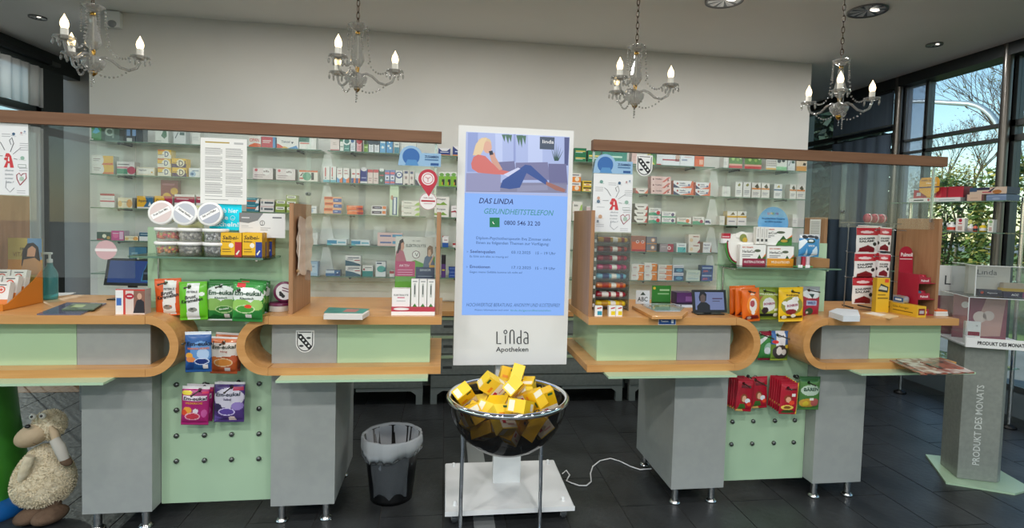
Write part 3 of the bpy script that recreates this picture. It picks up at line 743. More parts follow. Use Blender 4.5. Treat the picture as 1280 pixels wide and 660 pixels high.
# ------------------------------------------------------------------ waste bin
wc = (-.246, .35); wz = PY(488, 545, .35).z
t = thing('waste_bin', 'black plastic waste bin with a clear liner bag on the slate floor', 'waste bin', (wc[0], wc[1], 0))
MB().lathe([(0, .004), (.103, .004), (.106, 0), (.108, .02), (.142, wz), (.145, wz+.006), (.140, wz+.006), (.104, .01), (0, .01)], M('#0d0e0f', .35), n=40).build('body', t)
LIN = glassy('liner_film', '#e6eaee', 1.25, .25, .42, '#eef2f5')
lb = MB(); n = 72; pr = [(.092, .03), (.112, .05), (.128, .15), (.139, wz-.06), (.150, wz-.065), (.155, wz-.02), (.153, wz+.012), (.146, wz+.018), (.137, wz), (.125, wz-.12), (.1, .08)]
vs = []; fs = []
for j, (r, z) in enumerate(pr):
    for i in range(n):
        a = 6.28318*i/n; w = math.sin(a*9+j*.7)*.0025+math.sin(a*23+j)*.0018+R.uniform(-.001, .001)
        zz = z-.004*math.sin(a*7) if 3 <= j <= 5 else z
        if j in (4, 5): zz -= .03*max(0, math.cos(a+2.2))**3
        vs.append(((r+w)*math.cos(a), (r+w)*math.sin(a), zz))
for j in range(3, len(pr)-1):
    for i in range(n): fs.append((j*n+i, j*n+(i+1) % n, (j+1)*n+(i+1) % n, (j+1)*n+i))
lb.add(vs, fs, LIN, None, True); lb.build('liner_bag', t)
wf = MB(); vs = []; fs = []     # loose film hanging down the outside front
for i in range(17):
    a = math.radians(-132+84*i/16)
    for j in range(7):
        z = wz-.05-(wz-.085)*j/6; r = .1105+.0335*(z/wz)+.004+.003*math.sin(i*1.7+j)
        if j == 6: z += .03*abs(math.sin(i*.4))
        vs.append((r*math.cos(a), r*math.sin(a), z))
for i in range(16):
    for j in range(6): fs.append((i*7+j, i*7+j+1, i*7+j+8, i*7+j+7))
wf.add(vs, fs, glassy('film_skirt', '#b9bdc2', 1.2, .3, .11, '#c9d0d6'), None, True); wf.build('hanging_film', t)

# ------------------------------------------------------------------ plush sheep
b0 = PZ(55, 640, 0); b0 = Vector((b0.x, .30, 0))
t = thing('plush_sheep', 'cream plush toy sheep with brown feet standing left of the grey column', 'plush toy', tuple(b0))
WOOL = noisy('wool', '#d6c7a8', '#e6d9bd', (1, 1, 1), 18, .95, .9, 40, 6, .1)
VELV = noisy('velour', '#b9a284', '#c6b092', (1, 1, 1), 8, .95, .2, 60, 3, .1)
BRN = noisy('brown_plush', '#5d4a3c', '#6f5a49', (1, 1, 1), 15, .95, .4, 60, 3, .1)
def SPt(u, v, y=.3): p = PY(u, v, y); return p-b0
def blob(mb, c, rx, ry, rz, mat, rot=(0, 0, 0), n=28, pear=0):
    T = TR(c) @ RZ(rot[2]) @ RY(rot[1]) @ RX(rot[0]); pr = []
    for k in range(n//2+1):
        a = math.pi*k/(n//2); z = -math.cos(a); q = math.sin(a)*(1-pear*z*.5)
        pr.append((max(1e-4, q), z))
    mb.lathe(pr, mat, T @ Matrix.Diagonal((rx, ry, rz, 1)), n)
def fuzz(mb, c, rx, ry, rz, mat, count, pear=0, s=.012):
    for _ in range(count):
        z = R.uniform(-1, 1); a = R.uniform(0, 6.283); q = math.sqrt(1-z*z)*(1-pear*z*.5)
        nrm = Vector((q*math.cos(a)/rx, q*math.sin(a)/ry, z/rz)).normalized()
        p = Vector((c[0]+rx*q*math.cos(a), c[1]+ry*q*math.sin(a), c[2]+rz*z))
        d = (nrm+Vector((R.gauss(0, .7), R.gauss(0, .7), R.gauss(0, .7)))).normalized(); w = d.orthogonal().normalized()*s*.28
        mb.add([p-w, p+w, p+d*s], [(0, 1, 2)], mat)
bc = SPt(55, 594); sc_ = .00367
m = MB(); blob(m, bc, .116, .11, .142, WOOL, pear=.55); fuzz(m, bc, .116, .11, .142, WOOL, 6000, .55, .009); m.build('body', t)
hc = SPt(62, 531)
m = MB(); blob(m, hc, .062, .062, .066, WOOL); fuzz(m, hc, .062, .062, .066, WOOL, 1500, 0, .01); hd = m.build('head', t)
mz = SPt(42, 543, .27)
m = MB(); blob(m, mz, .078, .062, .050, VELV, (0, math.radians(-28), 0)); m.build('muzzle', hd)
for u, v, y in ((41, 521, .235), (53, 520, .245)):
    m = MB(); blob(m, SPt(u, v, y), .014, .012, .014, M('#e9e4d8', .3)); blob(m, SPt(u-1.5, v, y-.0095), .006, .005, .006, M('#2a2320', .2)); m.build('eye', hd)
m = MB(); blob(m, SPt(34.5, 533, .215), .012, .01, .009, M('#1d1a19', .35)); m.build('nose', hd)
m = MB(); m.tube([SPt(30+q*4.2, 556-3.5*math.sin(q*.55)+q*1.2-2, .214+.004*q) for q in range(5)], .0013, M('#57473a', .8), n=5); m.build('mouth', hd)
m = MB(); m.tube([SPt(63, 533, .255), SPt(68, 541, .25), SPt(71, 552, .25), SPt(71, 557, .25)], [.008, .017, .018, .006], VELV, n=10); m.build('ear', hd)
m = MB(); m.tube([SPt(68, 549, .24), SPt(74, 558, .235), SPt(79, 570, .235), SPt(81, 575, .235)], [.02, .024, .022, .018], M('#c3bdb2', .9), n=12); am = m.build('arm', t)
m = MB(); blob(m, SPt(83, 577, .235), .026, .022, .018, BRN, (0, .5, 0)); m.build('hoof', am)
m = MB(); m.tube([SPt(38, 570, .20), SPt(30, 590, .19), SPt(26, 600, .2)], [.02, .022, .012], WOOL, n=10); m.build('arm', t)
for u, v, y in ((41, 640, .24), (63, 642, .23)):
    m = MB(); c = SPt(u, v, y); c.z = .038; blob(m, c, .052, .075, .036, BRN, (0, 0, math.radians(-25)), pear=.1); m.build('foot', t)
for u in (46, 66):
    m = MB(); c = SPt(u, 628, .27); m.tube([Vector((c.x, c.y, .03)), Vector((c.x, c.y, .11))], .034, BRN, n=12); m.build('leg', t)
# green play column at the left picture edge
t = thing('play_column', 'green plastic play column on a blue foot at the left picture edge', 'play furniture', (-2.27, .42, 0))
GP = M('#3f8a2c', .3, coat=.3)
MB().lathe([(.255, .06), (.24, .2), (.215, .4), (.2, .6), (.195, .72)], GP, n=40).build('body', t)
MB().lathe([(0, .72), (.195, .72)], GP, n=40).build('lid', t)
MB().lathe([(.33, 0), (.34, .02), (.31, .06), (.2, .065)], M('#155a9c', .35), n=40).build('foot', t)

# ------------------------------------------------------------------ product-of-the-month stand
RT = -.379
t = thing('product_stand', 'grey product-of-the-month column on a green glass base at far right', 'display stand', (3.0, .266, 0), RT)
STG = noisy('stand_grey', '#868a83', '#8f938b', (1, 1, 1), 40, .4, 0, None, 2, .5, .2)
ctop = .80
m = MB(); m.slab([(0, .0), (.2, 0), (.23, .03), (.23, .2), (0, .2)], .012, ctop, STG); m.build('column', t, bevel=.003)
m = MB(); m.slab([(-.09, -.08), (.225, -.12), (.36, -.02), (.30, .34), (-.02, .34)], .0, .011, GREENF); m.build('base_plate', t)
m = MB(); m.text('PRODUKT DES MONATS', .105, .10, .036, M('#d5d8d3', .5), -.0015, rot=math.pi/2, w=.47, bold=.01); m.build('column_lettering', t)
m = MB(); m.box(-.03, -.06, ctop, .37, .31, ctop+.008, WHITE); m.build('tray_floor', t)
m = MB(); m.box(-.03, -.066, ctop, .37, -.06, ctop+.055, WHITE); m.text('PRODUKT DES MONATS', .025, ctop+.018, .02, M('#16181a', .5), -.0672, w=.235, bold=.03); m.build('sign_strip', t)
m = MB(); m.box(-.033, -.06, ctop, -.03, .31, ctop+.06, ACRYL); m.build('tray_side', t)
def acase(z0, z1, x0, x1, y0, y1, nm):
    m = MB()
    m.box(x0, y0, z0, x1, y0+.003, z1, ACRYL); m.box(x0, y0, z0, x0+.003, y1, z1, ACRYL); m.box(x1-.003, y0, z0, x1, y1, z1, ACRYL); m.box(x0, y0, z1-.004, x1, y1, z1, ACRYL)
    m.build(nm, t)
    f = MB()
    for x, y in ((x0, y0), (x1, y0)): f.box(x-.002, y-.002, z0, x+.002, y+.002, z1, M('#e8eced', .15, .3))
    f.box(x0, y0-.002, z1-.004, x1, y0+.002, z1, M('#e8eced', .15, .3)); f.box(x0-.002, y0, z1-.004, x0+.002, y1, z1, M('#e8eced', .15, .3))
    f.build('case_edge', t)
acase(ctop+.06, 1.085, -.02, .36, -.05, .28, 'lower_case')
acase(1.086, 1.265, .03, .36, .0, .27, 'upper_case')
STM = Matrix.Translation((3.0, .266, 0)) @ RZ(RT)
def onstand(mb, name, label, cat='carton'):
    mb.v = [STM @ Vector(p) for p in mb.v]; return tag(mb.build(name), label, cat)
CR = M('#8d2138', .5)
m = MB(); m.box(.0, .01, ctop+.009, .075, .035, ctop+.135, WHITE); m.quad((.004, .0094, ctop+.055), (.071, .0094, ctop+.055), (.071, .0094, ctop+.078), (.004, .0094, ctop+.078), CR); m.text('→', .045, ctop+.108, .012, M('#333', .5), .0094)
for k in range(4): m.quad((.008, .0094, ctop+.018+k*.008), (.05, .0094, ctop+.018+k*.008), (.05, .0094, ctop+.021+k*.008), (.008, .0094, ctop+.021+k*.008), M('#9a9a9a', .6))
onstand(m, 'product_carton', 'white carton with a crimson stripe in the product stand tray')
m = MB(); m.box(.06, .02, 1.087, .17, .05, 1.125, M('#2b2430', .5)); m.quad((.06, .0194, 1.11), (.17, .0194, 1.11), (.17, .0194, 1.125), (.06, .0194, 1.125), M('#3c3c46', .5)); m.disc((.075, .0194, 1.108), .008, M('#c84a28', .5)); m.text('Magnesium', .1, 1.103, .008, WHITE, .0192, w=.05)
onstand(m, 'medicine_carton', 'dark flat carton with an orange dot in the upper acrylic case')
m = MB(); m.box(.18, .015, 1.087, .315, .055, 1.118, M('#2a2140', .5)); m.quad((.27, .0144, 1.087), (.315, .0144, 1.087), (.315, .0144, 1.118), (.27, .0144, 1.118), M('#8a3a6a', .5)); m.text('ACC', .215, 1.097, .012, WHITE, .014, w=.038, bold=.03, shear=.15)
onstand(m, 'medicine_carton', 'dark violet flat carton in the upper acrylic case')
m = MB(); m.box(.19, .06, 1.087, .34, .1, 1.135, M('#c2a13a', .5)); m.box(.2, .06, 1.135, .3, .1, 1.165, M('#b7a994', .6)); onstand(m, 'medicine_carton', 'mustard and beige carton behind the violet carton')
m = MB(); m.box(.05, .12, 1.087, .26, .16, 1.255, M('#c7c4bb', .6)); m.text('Lında', .09, 1.205, .03, M('#4a4c4e', .5), .1192, w=.1); m.text('Apotheken', .09, 1.19, .007, M('#7a7c7e', .5), .1192, w=.09); onstand(m, 'paper_bag', 'stone-grey bag with dark lettering in the upper acrylic case', 'bag')
m = MB(); m.box(.02, .2, ctop+.009, .30, .206, 1.07, M('#9a5d68', .6)); m.quad((.12, .1992, .82), (.27, .1992, .83), (.29, .1992, 1.06), (.19, .1992, 1.06), M('#cfa69c', .6)); m.disc((.16, .199, .94), .035, M('#e2cfc6', .6)); m.disc((.205, .199, .95), .03, M('#e2cfc6', .6)); m.disc((.08, .199, 1.01), .02, M('#efe9e6', .6))
onstand(m, 'poster_card', 'crimson poster card with a pale heart inside the acrylic stand', 'poster')

# ------------------------------------------------------------------ chandeliers
FLAME = M('#ffe0a8', .3, emit=4.5); CANDLE = M('#f0ede4', .5)
def bead_line(mb, pts, r, mat=CRYST):
    P = [Vector(p) for p in pts]
    for a, b in zip(P, P[1:]):
        L = (b-a).length; k = max(1, int(L/(2.3*r)))
        for i in range(k): mb.ball(r, mat, TR(a.lerp(b, i/k)), 6)
def sag(a, b, d, n=8):
    a, b = Vector(a), Vector(b); return [a.lerp(b, i/n)-Vector((0, 0, d*4*(i/n)*(1-i/n))) for i in range(n+1)]
def make_chandelier():
    t = thing('chandelier', 'x', 'chandelier')
    m = MB(); z = .0; k = 0
    while z < .455:
        pts = [(.0085*math.cos(a), 0, z+.021+.021*math.sin(a)) for a in [6.28318*i/12 for i in range(12)]]
        m.tube(pts, .0026, M('#4a3a2c', .4, .8), RZ(math.pi/2*(k % 2)), 5, True); z += .034; k += 1
    m.build('chain', t)
    MB().lathe([(.0, .47), (.045, .468), (.05, .45), (.012, .43), (.004, .43)], BRASS, n=20).build('ceiling_rose', t)
    d = MB(); d.lathe([(.006, -.035), (.02, -.03), (.04, -.012), (.052, .002), (.05, .004), (.036, -.008), (.01, -.02)], CRYST, n=24); d.build('top_dish', t)
    c = MB(); c.lathe([(.014, -.05), (.018, -.07), (.016, -.09), (.026, -.13), (.036, -.17), (.038, -.19), (.026, -.215), (.013, -.23)], CRYST, n=10, smooth=False); c.lathe([(.005, -.05), (.005, -.3)], M('#d9d6cc', .3), n=8); c.build('baluster', t)
    b = MB(); b.lathe([(.006, -.03), (.014, -.04), (.011, -.052), (.005, -.055)], BRASS); b.build('brass_collar', t); b = MB(); b.lathe([(.006, -.225), (.012, -.235), (.008, -.26)], BRASS); b.build('brass_collar', t)
    c = MB(); c.lathe([(.01, -.255), (.04, -.27), (.056, -.285), (.05, -.31), (.03, -.335), (.008, -.345)], CRYST, n=16); c.build('bowl', t)
    c = MB(); c.lathe([(.004, -.335), (.02, -.342), (.014, -.356), (.006, -.364), (.0, -.368)], BRASS); c.build('finial', t)
    for k in range(3):
        T = RZ(k*2*math.pi/3)
        a = MB(); a.tube([T @ Vector(p) for p in ((.02, 0, -.27), (.05, 0, -.258), (.08, 0, -.27), (.115, 0, -.3), (.155, 0, -.31), (.19, 0, -.29), (.205, 0, -.255), (.205, 0, -.24))], .0075, CRYST, n=8)
        arm = a.build('arm', t); e = T @ TR((.205, 0, 0))
        m = MB(); m.lathe([(.008, -.245), (.03, -.24), (.046, -.228), (.048, -.224), (.03, -.232), (.01, -.236)], CRYST, e, 16)
        m.build('drip_pan', arm)
        m = MB(); m.cyl(.017, -.236, -.185, CANDLE, e, 16); m.build('candle', arm)
        m = MB(); m.lathe([(.012, -.187), (.0175, -.172), (.019, -.160), (.015, -.142), (.006, -.125), (.0008, -.112)], FLAME, e, 14); m.build('bulb', arm)
        m = MB()
        for q in range(6):
            f = e @ RZ(q*math.pi/3) @ TR((.046, 0, 0)); m.ball(.0045, CRYST, f @ TR((0, 0, -.232)), 6); m.ball(.0095, CRYST, f @ TR((0, 0, -.254)), 6, .7, .7, 1.6)
        stuff(m.build('pendants', arm))
        m = MB(); bead_line(m, sag(T @ Vector((.05, 0, -.002)), T @ Vector((.07, 0, -.2)), .03), .006); m.build('bead_strand', t); m = MB(); bead_line(m, sag(T @ Vector((.06, 0, -.2)), e @ Vector((-.04, 0, -.23)), .035), .0062); m.build('bead_strand', t)
        m = MB(); T2 = RZ((k+.5)*2*math.pi/3); bead_line(m, [T2 @ Vector((.05, 0, 0)), T2 @ Vector((.05, 0, -.15))], .0056); m.build('bead_strand', t)
        m = MB(); bead_line(m, sag(T @ Vector((.16, .0, -.305)), RZ((k+1)*2*math.pi/3) @ Vector((.05, 0, -.31)), .05, 10), .006); m.build('bead_strand', t)
    m = MB(); bead_line(m, [(0, 0, -.37), (0, 0, -.415)], .005); m.build('bead_strand', t); m = MB(); bead_line(m, [(.045, .02, -.2), (.047, .02, -.44)], .0052); m.build('bead_strand', t)
    return t
ch0 = make_chandelier()
for i, (x, y, zt, az, lb) in enumerate(((-1.874, .755, 2.515, -33, 'sparkling crystal chandelier at far left over the tablet counter'), (-.504, .7, 2.5, -28, 'crystal chandelier left of the totem, second from left'),
        (1.106, .7, 2.5, -26, 'crystal chandelier right of the totem, third from left'), (2.432, .68, 2.5, 0, 'rightmost crystal chandelier beside the large round downlight'))):
    o = ch0 if i == 0 else copytree(ch0)
    o.location = (x, y, zt)
    va = math.atan2(-CAMD-y, 0-x)           # direction towards the viewer
    o.rotation_euler = (0, 0, va+math.radians(az)*-1*-1)
    tag(o, lb, 'chandelier', 'crystal chandeliers')
# ------------------------------------------------------------------ cartons on the wall shelves
ORD = ['leftmost', 'second', 'third', 'fourth', 'fifth', 'sixth', 'seventh', 'eighth', 'ninth', 'tenth', 'eleventh', 'twelfth', 'thirteenth', 'fourteenth', 'fifteenth', 'sixteenth', 'seventeenth', 'eighteenth']
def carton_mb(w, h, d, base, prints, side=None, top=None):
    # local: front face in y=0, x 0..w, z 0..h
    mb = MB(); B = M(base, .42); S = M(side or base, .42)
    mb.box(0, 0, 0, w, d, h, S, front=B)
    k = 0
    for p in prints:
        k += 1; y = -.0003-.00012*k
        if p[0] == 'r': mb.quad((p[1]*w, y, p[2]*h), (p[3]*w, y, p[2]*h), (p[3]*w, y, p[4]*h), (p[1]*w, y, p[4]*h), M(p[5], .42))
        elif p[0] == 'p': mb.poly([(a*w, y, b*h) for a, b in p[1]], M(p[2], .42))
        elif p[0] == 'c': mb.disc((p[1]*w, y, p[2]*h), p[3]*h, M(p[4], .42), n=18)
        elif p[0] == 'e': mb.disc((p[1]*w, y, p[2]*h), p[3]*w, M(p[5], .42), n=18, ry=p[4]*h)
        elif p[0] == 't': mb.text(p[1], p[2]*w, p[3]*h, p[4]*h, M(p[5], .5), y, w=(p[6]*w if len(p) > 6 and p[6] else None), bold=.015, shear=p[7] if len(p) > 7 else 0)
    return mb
def lines(x0, x1, z0, n, c, dz=.1, t=.035):
    return [('r', x0, z0+i*dz, x1-(.12 if i % 2 else 0), z0+i*dz+t, c) for i in range(n)]
BAND = lambda c1, z0, z1: [('r', 0, z0, 1, z1, c1)]
TXT = '#4a4d55'
# design: (description, base, side, prints)
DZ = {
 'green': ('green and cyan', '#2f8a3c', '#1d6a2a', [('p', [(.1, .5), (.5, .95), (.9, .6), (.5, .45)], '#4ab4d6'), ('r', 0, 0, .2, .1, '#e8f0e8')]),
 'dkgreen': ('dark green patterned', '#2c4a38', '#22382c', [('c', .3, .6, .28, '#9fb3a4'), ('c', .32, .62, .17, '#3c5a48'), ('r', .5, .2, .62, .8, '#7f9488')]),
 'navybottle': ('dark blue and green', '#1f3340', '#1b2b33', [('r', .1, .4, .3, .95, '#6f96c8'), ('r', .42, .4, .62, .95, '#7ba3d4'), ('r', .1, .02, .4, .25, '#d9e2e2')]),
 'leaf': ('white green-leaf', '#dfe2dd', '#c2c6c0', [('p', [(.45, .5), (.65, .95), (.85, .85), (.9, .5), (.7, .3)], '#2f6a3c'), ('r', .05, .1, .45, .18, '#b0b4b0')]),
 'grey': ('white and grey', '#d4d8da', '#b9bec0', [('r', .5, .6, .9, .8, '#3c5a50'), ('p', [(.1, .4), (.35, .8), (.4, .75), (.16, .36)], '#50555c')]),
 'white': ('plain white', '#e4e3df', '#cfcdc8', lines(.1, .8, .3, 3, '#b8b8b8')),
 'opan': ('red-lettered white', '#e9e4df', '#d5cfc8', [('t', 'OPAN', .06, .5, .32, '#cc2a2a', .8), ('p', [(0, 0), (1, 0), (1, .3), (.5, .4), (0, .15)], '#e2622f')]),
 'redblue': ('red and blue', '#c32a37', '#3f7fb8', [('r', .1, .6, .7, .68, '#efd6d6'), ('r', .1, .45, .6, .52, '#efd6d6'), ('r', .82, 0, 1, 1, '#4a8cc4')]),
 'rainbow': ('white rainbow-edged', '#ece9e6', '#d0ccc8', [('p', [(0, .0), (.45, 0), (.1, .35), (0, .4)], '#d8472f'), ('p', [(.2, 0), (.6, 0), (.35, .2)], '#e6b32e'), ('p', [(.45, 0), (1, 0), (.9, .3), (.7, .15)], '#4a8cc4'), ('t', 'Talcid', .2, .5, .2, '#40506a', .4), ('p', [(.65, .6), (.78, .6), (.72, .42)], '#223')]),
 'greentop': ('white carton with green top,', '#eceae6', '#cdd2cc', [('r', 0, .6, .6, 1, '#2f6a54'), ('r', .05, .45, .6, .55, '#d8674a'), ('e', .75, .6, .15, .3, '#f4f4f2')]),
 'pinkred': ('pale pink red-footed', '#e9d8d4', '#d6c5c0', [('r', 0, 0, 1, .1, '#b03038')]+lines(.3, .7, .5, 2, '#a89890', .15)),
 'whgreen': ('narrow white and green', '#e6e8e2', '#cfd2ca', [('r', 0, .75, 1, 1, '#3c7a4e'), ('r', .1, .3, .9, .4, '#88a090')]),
 'tealcirc': ('teal round-marked', '#2f7f74', '#236a60', [('c', .5, .72, .28, '#e8f0ee'), ('c', .5, .72, .18, '#2a6f66'), ('r', .15, .15, .85, .22, '#9fd0c8')]),
 'bluecirc': ('white blue-dot', '#dfe3ea', '#c8ccd4', [('c', .4, .75, .12, '#2a5a94')]+lines(.15, .85, .15, 3, '#8b93a8')),
 'redcirc': ('pink red-dot', '#e6a9b0', '#7a2030', [('r', 0, .55, 1, 1, '#e8dede'), ('c', .5, .75, .2, '#b8202e')]+lines(.15, .85, .15, 3, '#c05868')),
 'limecirc': ('lime dark-dot', '#6f9a2c', '#4f7a20', [('c', .5, .7, .16, '#223a18'), ('r', .1, .3, .9, .4, '#c8e09a')]),
 'blackcirc': ('white black-dot', '#e2e4ea', '#2a2a30', [('c', .5, .75, .24, '#1f2a3c')]+lines(.15, .85, .15, 3, '#9aa0b4')),
 'ltblue': ('light blue', '#5ba3d6', '#3f86bc', [('r', .1, .7, .9, .95, '#d8e6f0'), ('c', .5, .4, .1, '#e6f0f6')]),
 'blue': ('mid blue white-dotted', '#3f8fcc', '#2f74ac', [('c', .35, .5, .08, '#e6f0f6'), ('c', .65, .35, .07, '#e6f0f6'), ('c', .5, .75, .06, '#e6f0f6')]),
 'whteal': ('white and teal', '#e4e6e4', '#cfd3d0', [('r', 0, 0, 1, .45, '#2a7f9a'), ('r', .15, .6, .85, .68, '#7a8a90')]),
 'navyor': ('navy and white orange-footed', '#22387c', '#1a2b60', [('r', 0, 0, 1, .13, '#e08a3c'), ('p', [(0, 1), (.3, .62), (.7, .62), (1, 1)], '#e6e6ea'), ('r', .15, .4, .85, .5, '#c8cfe6')]),
 'yelor': ('white, yellow and orange', '#e9e6e0', '#b9bcb8', [('r', .52, 0, 1, 1, '#eebc4a'), ('p', [(.45, 0), (1, 0), (1, .25), (.55, .2)], '#e47a4a'), ('e', .38, .5, .18, .55, '#efece8'), ('r', .08, .6, .4, .66, '#8a6a6a'), ('r', .08, .4, .34, .46, '#a89898')]),
 'pinkgr': ('white, pink and green', '#eae7e4', '#d2cecb', [('r', 0, .05, .6, .45, '#3f9070'), ('r', 0, .48, .62, .62, '#d98a9a'), ('c', .82, .35, .3, '#c03a5c'), ('r', .05, .75, .7, .82, '#777')]),
 'cream': ('flat cream', '#e4dcc6', '#d6c9a4', [('r', .1, .2, .92, .88, '#f0eee8'), ('t', 'Natrium', .14, .55, .22, '#445', .4), ('r', .8, .3, .9, .5, '#e0b040')]),
 'd1y': ('yellow and white D-lettered', '#ece6d4', '#d8c27a', [('r', 0, .42, 1, 1, '#e9bd2c'), ('r', 0, .84, .5, 1, '#d8783a'), ('c', .63, .48, .42, '#f4efdf'), ('t', 'D', .48, .2, .6, '#2c4a80', .3), ('r', .05, .38, .45, .43, '#42507a')]),
 'd1p': ('yellow and purple D-lettered', '#4a1f52', '#e0b020', [('r', 0, .42, 1, 1, '#edbe2c'), ('c', .6, .5, .42, '#f4e9c8'), ('t', 'D1', .46, .18, .62, '#3c1a4c', .46), ('r', .05, .5, .4, .56, '#8a5a20')]),
 'whblue': ('white and pale blue', '#e6e9ec', '#cfd4d8', [('e', .35, .35, .28, .3, '#a9c4de'), ('r', .3, .65, .9, .75, '#7d93ac'), ('c', .3, .35, .15, '#3c6aa0')]),
 'maroon': ('pale pink maroon-edged', '#e8dadb', '#5c2a34', [('c', .16, .82, .12, '#cc5a64'), ('c', .68, .72, .3, '#f3ecec'), ('t', 'alfa', .52, .66, .18, '#5c2a34', .3), ('r', .08, .38, .6, .44, '#a89098'), ('r', .08, .22, .5, .27, '#a89098'), ('r', 0, 0, 1, .06, '#5c2a34')]),
 'orblk': ('white, orange and green', '#ece6dc', '#d9d4ca', [('r', 0, .85, 1, 1, '#dd6a2c'), ('r', .02, .2, .22, .32, '#c03a2c'), ('c', .42, .45, .38, '#4f9a7a'), ('p', [(.05, .5), (.2, .8), (.24, .76), (.1, .45)], '#222'), ('r', .66, .15, .8, .8, '#38302c')]),
 'redtxt': ('white red-lettered teal-footed', '#e9e8e6', '#d4d3d0', [('r', 0, 0, 1, .15, '#6ab4c4'), ('r', .25, .35, .42, .92, '#cc3a40'), ('c', .35, .25, .04, '#204')]),
 'blor': ('white, blue and orange', '#e9e3e0', '#b8a9a4', [('r', 0, 0, .5, .35, '#5a9fd4'), ('r', .5, 0, 1, .35, '#e8733a'), ('e', .5, .4, .4, .15, '#f2efee'), ('r', .2, .6, .8, .66, '#c88a8a'), ('r', .2, .8, .7, .85, '#c88a8a')]),
 'navor2': ('white, navy and orange', '#eae4e2', '#d0cac8', [('r', 0, 0, .55, .35, '#2c4a94'), ('r', .55, 0, 1, .35, '#e0703c'), ('r', .2, .6, .85, .7, '#c04a50')]),
 'navyw': ('navy white-footed', '#2f3a86', '#242c66', [('r', 0, 0, 1, .14, '#e4e2e6'), ('e', .5, .97, .42, .14, '#e8e6ea'), ('r', .15, .35, .85, .42, '#a9b0dc')]),
 'redtop': ('pale red-topped', '#e4cfcc', '#c9b4b0', [('r', 0, .8, 1, 1, '#c8303c'), ('r', .2, .35, .8, .41, '#b08080'), ('r', .2, .2, .7, .25, '#b08080')]),
 'dkg2': ('dark green white-topped', '#1f4a3c', '#173a30', [('e', .5, .95, .42, .12, '#eef0ee'), ('p', [(.4, .9), (.6, .9), (.5, .8)], '#222'), ('r', .15, .55, .85, .62, '#c8404c'), ('e', .45, .25, .2, .1, '#a9c4b8')]),
 'bluepink': ('blue and pink', '#7486c0', '#5a6aa4', [('r', .05, .7, .95, .85, '#e06070'), ('r', .05, .08, .95, .2, '#e06070'), ('r', .1, .3, .9, .62, '#e0dfee'), ('r', .3, .4, .7, .5, '#445')]),
 'navring': ('white navy-ringed', '#e6e6ea', '#c8c8d0', [('r', 0, .0, 1, .1, '#2a3a7c'), ('c', .5, .68, .24, '#2c3f86'), ('c', .5, .7, .16, '#e8e8ee'), ('r', .35, .68, .65, .72, '#334')]),
 'navtop': ('white navy-topped', '#e4d8d4', '#ccc0bc', [('r', .2, .78, .8, .95, '#26346c'), ('r', .3, .4, .7, .6, '#a08080'), ('r', .3, 0, .8, .1, '#1c1c24')]),
 'navside': ('white and dark violet', '#e6e0e2', '#ccc6c8', [('p', [(0, 0), (.9, 0), (.3, .4), (0, .5)], '#2a2040')]),
 'limeb': ('lime and black', '#7cb52c', '#d8dccc', [('r', 0, .72, 1, 1, '#eceee6'), ('e', .5, .82, .42, .12, '#6aa04a'), ('r', .55, .1, 1, .5, '#22260c'), ('r', .55, .1, .7, .3, '#e0a82c')]),
 'redstripe': ('white red-striped', '#eceae8', '#d8d6d4', [('r', 0, .85, 1, 1, '#b0263c'), ('r', 0, .4, 1, .5, '#c8405a'), ('r', .1, .62, .8, .68, '#ccc')]),
 'creamor': ('cream and orange', '#efe3c4', '#9a9a96', [('e', .8, .45, .2, .4, '#e6a85a'), ('e', .15, .4, .14, .3, '#e9c07a'), ('r', .25, .55, .7, .62, '#998')]),
 'aqua': ('yellow and blue', '#2f6a92', '#a9a9a4', [('r', 0, 0, 1, .12, '#e8e6e0'), ('p', [(0, .12), (.4, .12), (.6, .5), (.5, 1), (0, 1)], '#e8b22c'), ('t', 'Aquamol', .08, .52, .22, '#2a3440', .6), ('p', [(.68, .2), (.92, .2), (.8, .55)], '#f0f0ee')]),
 'cyto': ('yellow and crimson', '#b22446', '#d0c8c0', [('r', 0, 0, 1, .12, '#e8e6e0'), ('p', [(0, .12), (.4, .12), (.62, .55), (.5, 1), (0, 1)], '#e8b22c'), ('t', 'Cynarix', .08, .54, .22, '#2a3440', .6), ('p', [(.68, .2), (.92, .2), (.8, .55)], '#f0f0ee')]),
 'crim': ('wide crimson and white', '#e6e4e4', '#c9c6c6', [('r', 0, .45, 1, .85, '#a82a50'), ('r', .1, .66, .7, .72, '#e8c8d0'), ('r', .1, .15, .6, .22, '#aaa')]),
 'crimtall': ('tall crimson', '#8a1f3e', '#6c1730', [('c', .78, .62, .12, '#e2b23c'), ('c', .35, .42, .14, '#e2b23c'), ('p', [(.05, .05), (.95, .0), (.9, .2), (.3, .3), (.05, .22)], '#6f5d52'), ('r', .1, .82, .8, .88, '#b86a80')]),
 'tealor': ('teal and orange', '#2a7a8c', '#1c5a68', [('r', .0, .42, .8, .6, '#d86a3c'), ('p', [(.7, .2), (1, .2), (1, .9), (.85, .7)], '#e8eaec'), ('r', 0, .8, .7, .9, '#7fc0cc')]),
 'whdark': ('white and charcoal', '#e4e2e0', '#d0cecc', [('r', .3, .3, .95, .6, '#4a5560'), ('r', 0, .75, 1, .95, '#d8c4c4'), ('r', .05, .3, .2, .7, '#8a9098')]),
 'olivew': ('olive and white', '#8aa04a', '#a9b07a', [('r', .08, .45, .92, .9, '#efefe8'), ('r', .18, .6, .82, .74, '#555a4a')]),
 'orblue': ('orange and blue', '#e8b08a', '#d8cfc0', [('r', 0, .5, .5, 1, '#e0663c'), ('r', .52, .1, 1, .7, '#2c5aa4'), ('r', .05, .72, .45, .82, '#5a2a2a'), ('r', .6, .4, .8, .5, '#c8d8ee')]),
